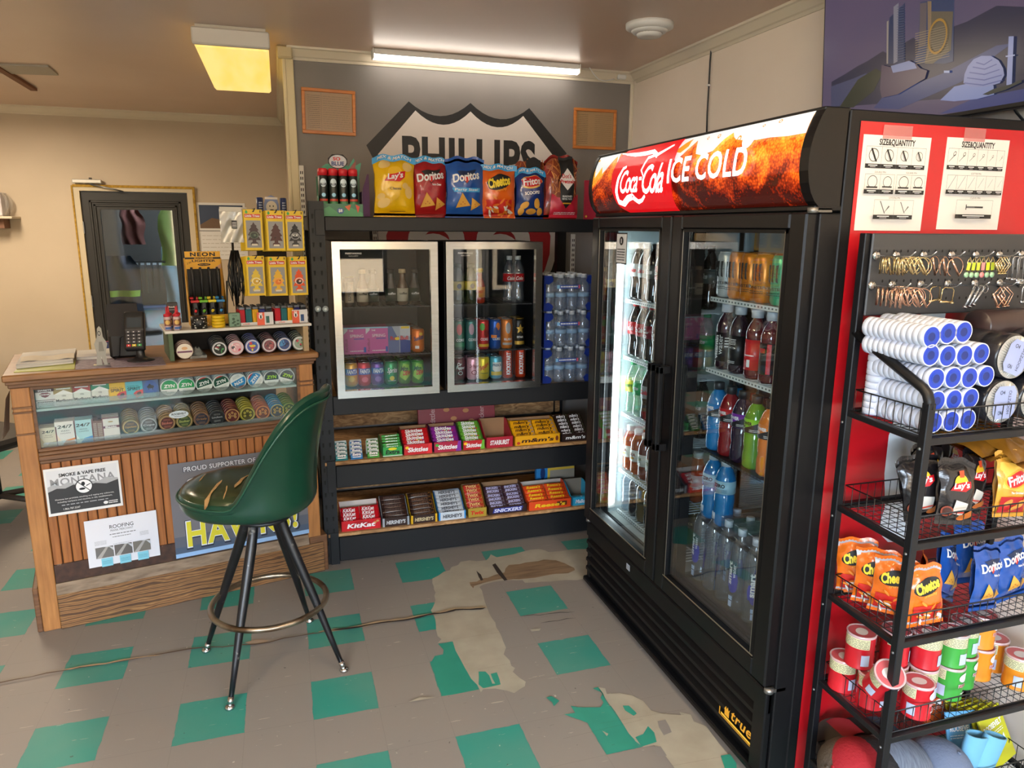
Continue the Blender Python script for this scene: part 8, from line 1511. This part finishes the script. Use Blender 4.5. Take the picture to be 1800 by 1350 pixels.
for tr, (lx0, ly0) in enumerate(((.884, .05), (1.042, .05))):
    mb = MB(); ww = .150; mb.box(0, ww, 0, .003, 0, .014, C('#dcdcdc', .4)); mb.box(0, ww, .0, .095, 0, .003, C('#dcdcdc', .4)); mb.box(0, .003, 0, .095, 0, .012, C('#dcdcdc', .4)); D = D2(); D.text('J.FREE', .03, .007, .03, .006, Rd, .03); mb.front(D, 0)
    o = mb.build('lighter_tray', None, CM @ T(lx0, ly0, ZT)); tag(o, 'white tray of pocket lighters '+('beside the air freshener rack base' if tr == 0 else 'nearest the riser end'), 'tray')
    mb = MB(); mb.box(ww*.52, ww, -.002, 0, .0, .058 if tr == 0 else .062, C('#d8d8dc', .4)); D = D2(); D.rect(ww*.52, .0, ww*.74, .058, C('#e05c3c', .4)); D.text('.99', ww*.62, .05, .018, .012, Wt, .03); D.ell(ww*.63, .038, .009, .011, Wt, 12); D.rect(ww*.61, .030, ww*.65, .045, INK); D.rect(ww*.78, .008, ww*.88, .04, C('#2c4c7c' if tr else '#245c54', .4)); mb.front(D, -.002); mb.build('price_card', o)
    for i in range(5):
        for k in range(3): cput('pl'+LN[i], lighter(LC[i]), lx0+.016+.0295*i, ly0+.016+.026*k, ZT+.004, '%s pocket lighter, %s row, %s tray' % (LN[i], ORD[k], 'inner' if tr == 0 else 'outer'), 'pocket lighters in white trays', 12)
# air freshener rack
t = thing('freshener_rack', 'black wire spinner holding hanging air freshener cards', 'display rack', CM @ T(.895, .155, ZT))
mb = MB(); mb.tube([(0, 0, 0), (0, 0, .40)], .006, BLK, 8); mb.tube([(-.02, 0, .38), (.30, 0, .36)], .003, BLK, 6); mb.tube([(0, 0, .19), (.30, 0, .185)], .003, BLK, 6); mb.box(-.06, .06, -.05, .05, 0, .006, BLK, .002); mb.tube([(-.04, -.03, .20), (-.05, -.03, .02), (.03, -.08, .005)], .004, BLK, 6); mb.build('frame', t)
for px, pz in ((.075, .385), (.165, .385), (.25, .385), (.085, .192), (.175, .192), (.262, .192)): mb = MB(); mb.tube([(px, .0, pz), (px, -.11, pz+.004), (px+.004, -.118, pz+.012)], .0018, BLK, 6); mb.build('hook', t)
def fresh(tc, word='', inner=None, white=None):
    def f():
        w_, h_ = .080, .178; mb = MB(); ylw = C('#e0bc1c', .35); mb.box(-w_/2, w_/2, -.001, .001, -h_, 0, ylw, .0006); D = D2(); D.rect(-w_*.40, -h_*.94, w_*.40, -h_*.27, C('#8c8c8e', .3)); D.rect(-w_*.46, -h_*.20, w_*.40, -h_*.115, C('#c8242c', .35)); D.text('Little Trees', -w_*.03, -h_*.157, w_*.78, h_*.055, Wt, .03, .1); D.poly([(-w_*.42, -h_*.07), (-w_*.34, -h_*.01), (-w_*.26, -h_*.07), (-w_*.34, -h_*.11)], C('#2c9c4c', .35)); D.text('1', w_*.40, -h_*.05, w_*.05, h_*.06, INK, .04)
        tr = [(0, -.055), (.006, -.066), (.014, -.072), (.010, -.076), (.021, -.090), (.015, -.093), (.027, -.112), (.018, -.116), (.028, -.135), (.008, -.133), (.008, -.142), (.016, -.146), (.016, -.156)]; P = tr+[(-x_, z_) for x_, z_ in tr[::-1]]; D.poly(P, C(tc, .5))
        if white: D.ell(0, -.112, .020, .016, C(white, .4), 14, hole=.75)
        if inner: D.ell(0, -.115, .014, .012, C(inner, .4), 12); D.ell(.003, -.112, .006, .005, C(white or '#e8e0d0', .4), 10)
        if word: D.text(word, 0, -.108, .024, .010, Wt, .03)
        D.rect(-.013, -.158, .013, -.150, C('#d8d0c0', .4)); D.poly([(-.004, -.012), (.004, -.012), (.012, .004), (.010, .006)], INK); mb.front(D, -.001); o = mb.build('air_freshener'); o['category'] = 'air freshener'; return o
    return f
FR = [('afb', fresh('#3c2c30', '', '#2c3c34', '#5c6c5c'), 443, 368, 'brown tree air freshener with leafy circle'), ('afc', fresh('#4c2c2c'), 482, 370, 'plain dark brown tree air freshener'), ('afi', fresh('#161618', 'ICE', None, '#8c8c90'), 516, 371, 'black tree air freshener with ice lettering'), ('afv', fresh('#d8bc3c', '', '#c8a02c', '#e8e0c0'), 447, 450, 'yellow flower tree air freshener'), ('afo', fresh('#e0b030', '', '#e07820', '#e8a050'), 486, 451, 'yellow tree air freshener with orange slice'), ('afh', fresh('#e0541c', '', '#3c2418', '#e0c8c0'), 523, 451, 'orange tree air freshener with coconut')]
FA = CM @ T(0, .045, 0)
for key, fn, px, py, d in FR:
    x, z = hit(px, py, FA)
    for k in range(8): cput(key, fn, x-.0012*k+.001, .045+.010*k, z-.0008*k, d+(', front card' if k == 0 else ', %s card behind' % ORD[k-1]), d.split(' with')[0]+' cards', random.uniform(-3, 3))
t = thing('hanging_bag', 'clear header bags hanging beside the air fresheners', 'bag'); t.matrix_basis = CM
x, z = hit(405, 367, FA)
for k in range(4):
    mb = MB(); mb.grid(lambda u, v: (x+(u-.5)*.095+(.01*k), .05+.012*k+.010*math.sin(u*9+v*7+k)*v, z-.145*v), 14, 14, glass('bag_film', (.93, .92, .88), .36, .12, 1, 1.7)); mb.box(x-.045+.01*k, x+.045+.01*k, .048+.012*k, .052+.012*k, z-.012, z+.008, C('#c8c4bc', .5)); mb.build('bag', t)
mb = MB(); mb.box(x-.0, x+.022, .040, .044, z-.085, z-.05, C('#1c1c20', .4), .001); D = D2(); D.lines(x+.002, z-.08, x+.02, z-.055, 4, Wt, .4); mb.front(D, .040); mb.build('contents', t)
x, z = hit(412, 440, CM @ T(0, .10, 0)); mb = MB(); rd = random.Random(8)
for k in range(46):
    a = rd.uniform(-.03, .035); b = rd.uniform(-.02, .03); L = rd.uniform(.17, .25); s_ = rd.uniform(0, 6); mb.tube([(x+a*.5, .10+b*.5, z), (x+a+.006*math.sin(s_), .10+b, z-L*.35), (x+a*1.1+.006*math.sin(s_+2), .10+b, z-L*.7), (x+a*.8, .10+b, z-L)], .0022, BLK, 4)
o = mb.build('lanyard_bundle', None, CM); tag(o, 'thick bundle of black cords hanging under the clear bags', 'cord bundle', None, 'stuff')
mb = MB(); mb.lathe([(0, 0), (.045, 0), (.05, .02), (.045, .05), (.0, .055)], glass('frosted', (.9, .9, .92), .5, .3), 20); tag(mb.build('plastic_tub', None, CM @ T(.965, .20, ZT)), 'frosted round tub behind the pocket lighters', 'tub')
# battery card set behind the fresheners
t = thing('battery_pack', 'blue battery card with pale figure above the fresheners', 'battery pack', CM @ T(1.055, .33, 1.70))
mb = MB(); D = D2(); D.poly([(-.005, .0), (.125, .0), (.125, .02), (.095, .03), (.095, .10), (.085, .13), (.06, .142), (.035, .13), (.025, .10), (.025, .03), (-.005, .02)], C('#6c7ca8', .45)); D.ell(.06, .085, .026, .030, C('#cfc6b8', .5), 18); D.ell(.052, .09, .003, .004, INK, 8); D.ell(.068, .09, .003, .004, INK, 8); D.ell(.06, .072, .010, .003, INK, 10); D.rect(.03, .122, .09, .132, C('#dcd8d4', .5)); D.text('TEO', .06, .018, .05, .014, Wt, .03); mb.prism([(-.005, -.06), (.125, -.06), (.125, .02), (.095, .03), (.095, .10), (.085, .13), (.06, .142), (.035, .13), (.025, .10), (.025, .03), (-.005, .02)], .0, .004, C('#5c6c9c', .5)); mb.front(D, 0); mb.build('card', t)
for xx in (.005, .115): mb = MB(); mb.lathe([(.016, 0), (.016, .105), (.012, .108)], C('#1c2c5c', .35), 18); D = D2(); D.lines(-.008, .03, .008, .09, 5, C('#a8b4d0', .4), .4); mb.decal(D, wrap(.016)); mb.build('can', t, T(xx, -.005, .022))
mb = MB(); mb.box(-.02, .12, .006, .02, -.45, -.055, C('#2c2a2c', .6)); mb.build('stand', t)

# counter top: papers, card terminal, cut-out stand
ZC0 = 1.1185
def slab(name, pxs, z, th, c, lab, cat, art=None, n=1):
    P = [CM.inverted() @ at(x, y, Z=z+th) for x, y in pxs]; mb = MB(); k = len(P); v = [(p.x, p.y, z) for p in P]+[(p.x, p.y, z+th) for p in P]
    mb.add(v, [tuple(range(k))[::-1], tuple(range(k, 2*k))]+[(i, (i+1) % k, k+(i+1) % k, k+i) for i in range(k)], c)
    if art: art(mb, P, z+th)
    return tag(mb.build(name, None, CM), lab, cat)
PP = ramp_mat('paper_edges', [(.3, '#8c8a92'), (.5, '#c8c4c0'), (.7, '#dcd8d0')], scale=(1, 1, 60), nscale=4, rough=.8)
slab('counter_mat', [(24, 654), (131, 648), (133, 633), (40, 638)], ZC0, .002, C('#a8ac34', .5), 'yellow green printed sheet on the counter front edge', 'printed sheet'); slab('counter_mat', [(133, 649), (292, 641), (285, 627), (133, 633)], ZC0, .0015, ramp_mat('purple_print', [(.3, '#5c4c5c'), (.6, '#8c7c8c')], nscale=60, rough=.5), 'purple grey printed mat on the counter front edge', 'printed sheet')
slab('newspaper_stack', [(28, 641), (128, 631), (134, 612), (40, 620)], ZC0+.002, .018, PP, 'lower part of the pale newspaper stack on the counter', 'paper stack')
mb = MB(); a = CM.inverted() @ at(30, 634, Z=ZC0+.03); b = CM.inverted() @ at(130, 626, Z=ZC0+.03); mb.grid(lambda u, v: (a.x+.01+(b.x-a.x-.01)*u, a.y+.01+.12*v, ZC0+.022+.010*math.sin(3.1*v)+.003*math.sin(u*9)), 14, 8, C('#d8ccb8', .8)); mb.grid(lambda u, v: (a.x+.01+(b.x-a.x-.01)*u, a.y+.01, ZC0+.0205+.0015*v), 14, 1, PP); tag(mb.build('newspaper', None, CM), 'cream newspaper with curled edge on top of its stack', 'newspaper')
slab('newspaper_stack', [(134, 628), (232, 622), (228, 610), (136, 616)], ZC0+.0, .014, PP, 'grey newspaper stack between cream one and card terminal', 'paper stack')
t = thing('card_terminal', 'black card payment terminal on a round base', 'card terminal', CM @ T(.455, .085, ZC0))
mb = MB(); mb.lathe([(.055, 0), (.055, .004), (.03, .012), (.018, .02), (.016, .06), (.02, .065)], C('#1c1c20', .35), 24, T(.02, .01, 0)); mb.build('stand', t)
TM = T(.0, -.01, .05) @ RZ(-10) @ RX(-28)
mb = MB(); mb.box(-.04, .04, -.015, .018, 0, .175, C('#1b1b1e', .35), .006); D = D2(); D.rect(-.028, .100, .028, .145, C('#3c444c', .2)); D.rect(-.036, .085, .036, .092, C('#3c3c40', .4))
for r2 in range(5):
    for cc in range(3 if r2 else 3): D.rect(-.030+.021*cc, .012+.0145*r2, -.014+.021*cc, .022+.0145*r2, C(['#c8242c', '#d8c02c', '#2c9c4c'][cc], .4) if r2 == 0 else C('#4c4c54', .4)); D.rect(-.024+.021*cc, .015+.0145*r2, -.020+.021*cc, .019+.0145*r2, Wt)
mb.front(D, -.015); mb.build('body', t, TM)
mb = MB(); mb.tube([(-.02, .02, .12), (-.05, .05, .10), (-.06, .06, .02), (-.08, .08, .004)], .003, BLK, 6); mb.build('cable', t)
t = thing('pos_printer', 'dark receipt printer behind the card terminal', 'printer', CM @ T(.36, .20, ZC0)); mb = MB(); mb.box(0, .13, 0, .14, 0, .12, BLK, .01); mb.build('body', t); mb = MB(); mb.add([(0, -.01, .1), (.13, -.01, .1), (.125, .05, .235), (.005, .05, .235)], [(0, 1, 2, 3)], C('#2a2a2e', .3)); mb.add([(0, -.004, .1), (.13, -.004, .1), (.125, .056, .235), (.005, .056, .235)], [(3, 2, 1, 0)], BLK); mb.build('screen', t)
mb = MB(); mb.prism([(0, 0), (.022, 0), (.02, .04), (.03, 0), (.042, 0), (.038, .05), (.048, .09), (.034, .12), (.032, .155), (.024, .165), (.016, .155), (.012, .12), (.0, .09), (.006, .05)], 0, .003, C('#9a9890', .5)); D = D2(); D.ell(.022, .135, .006, .010, INK, 10, hole=.7); D.poly([(.014, .06), (.034, .06), (.03, .10), (.018, .10)], C('#7a7870', .5)); mb.front(D, 0); mb.box(-.01, .05, -.012, .02, -.001, .004, glass('tray_clear', (.7, .72, .68), .25, .1)); q = lp(238, 632, ZC0); tag(mb.build('cutout_figure', None, CM @ T(.305, .04, ZC0+.001)), 'grey cut-out animal figure standing before the terminal', 'cutout')
# ================================================================ the corner behind the counter
DESK = C('#c2ae8c', .5); t = thing('office_desk', 'tan topped desk with dark red side at the far left', 'desk'); zt = .74
P = [at(-120, 632, Z=zt), at(8, 607, Z=zt), at(62, 596, Z=zt), at(-120, 600, Z=zt)]
mb = MB(); x1 = -2.05; mb.box(-3.6, x1, 4.70, 5.9, zt-.035, zt, DESK, .004); mb.build('top', t); mb = MB(); mb.box(-3.5, x1-.03, 4.75, 5.85, .0, zt-.035, C('#5a1418', .5)); mb.build('side_panel', t)
hp = thing('headphones', 'black and red headphones lying on the tan desk', 'headphones', T(-2.33, 5.2, zt)); mb = MB()
mb.tube([(.11*math.cos(a), .05+.02*math.sin(a), .02+.075*math.sin(a)) for a in [R(10+160*i/14) for i in range(15)]], .009, BLK, 8); mb.build('headband', hp)
for s_, c in ((-1, '#1c1214'), (1, '#7c1420')): mb = MB(); mb.lathe([(.0, 0), (.045, 0), (.05, .012), (.045, .03), (.02, .034)], C(c, .4), 20, T(.10*s_, .0, .045) @ RX(60)); mb.build('ear_cup', hp)
mb = MB(); 
for i in range(14): a = 2*math.pi*i/14; mb.tube([(.045*math.cos(a), .045*math.sin(a), 0), (.045*math.cos(a), .045*math.sin(a), .11)], .0015, BLK, 4)
for z in (.0, .055, .11): mb.tube([(.045*math.cos(2*math.pi*i/20), .045*math.sin(2*math.pi*i/20), z) for i in range(20)], .002, BLK, 4, True)
tag(mb.build('pencil_cup', None, T(-2.50, 5.55, zt)), 'black wire pencil cup on the desk', 'pencil cup')
t = thing('office_chair', 'black office chair with worn base behind the counter', 'chair', T(-1.74, 4.72, 0) @ RZ(-35)); BC = C('#1a1a1c', .45)
mb = MB(); mb.grid(lambda u, v: ((u-.5)*.44, -.05-.10*(1-4*(u-.5)**2)-.05*v, .50+.33*v-.06*v*abs(u-.5)*2), 14, 8, BC); mb.grid(lambda u, v: ((u-.5)*.44, -.02-.10*(1-4*(u-.5)**2)-.05*v, .50+.33*v-.06*v*abs(u-.5)*2), 14, 8, BC); mb.build('backrest', t)
mb = MB(); mb.box(-.23, .23, -.10, .34, .44, .50, BC, .02); mb.build('seat', t); mb = MB(); mb.cyl((0, .1, .10), (0, .1, .44), .025, BC); mb.build('column', t)
for i in range(5): a = R(72*i+20); mb = MB(); mb.tube([(0, .1, .12), (.28*math.cos(a), .1+.28*math.sin(a), .075)], .018, C('#3c3026', .6), 8); l = mb.build('leg', t); mb = MB(); mb.lathe([(.0, -.012), (.028, -.012), (.028, .012), (0, .012)], BC, 14, T(.28*math.cos(a), .1+.28*math.sin(a), .030) @ RX(90) @ RY(30)); mb.build('caster', l)
mb = MB(); mb.box(-.9, 0, 0, .5, 0, .46, C('#1c1916', .7), .005); tag(mb.build('storage_chest', None, T(-2.15, 4.1, 0)), 'low dark chest under the desk at far left', 'chest')
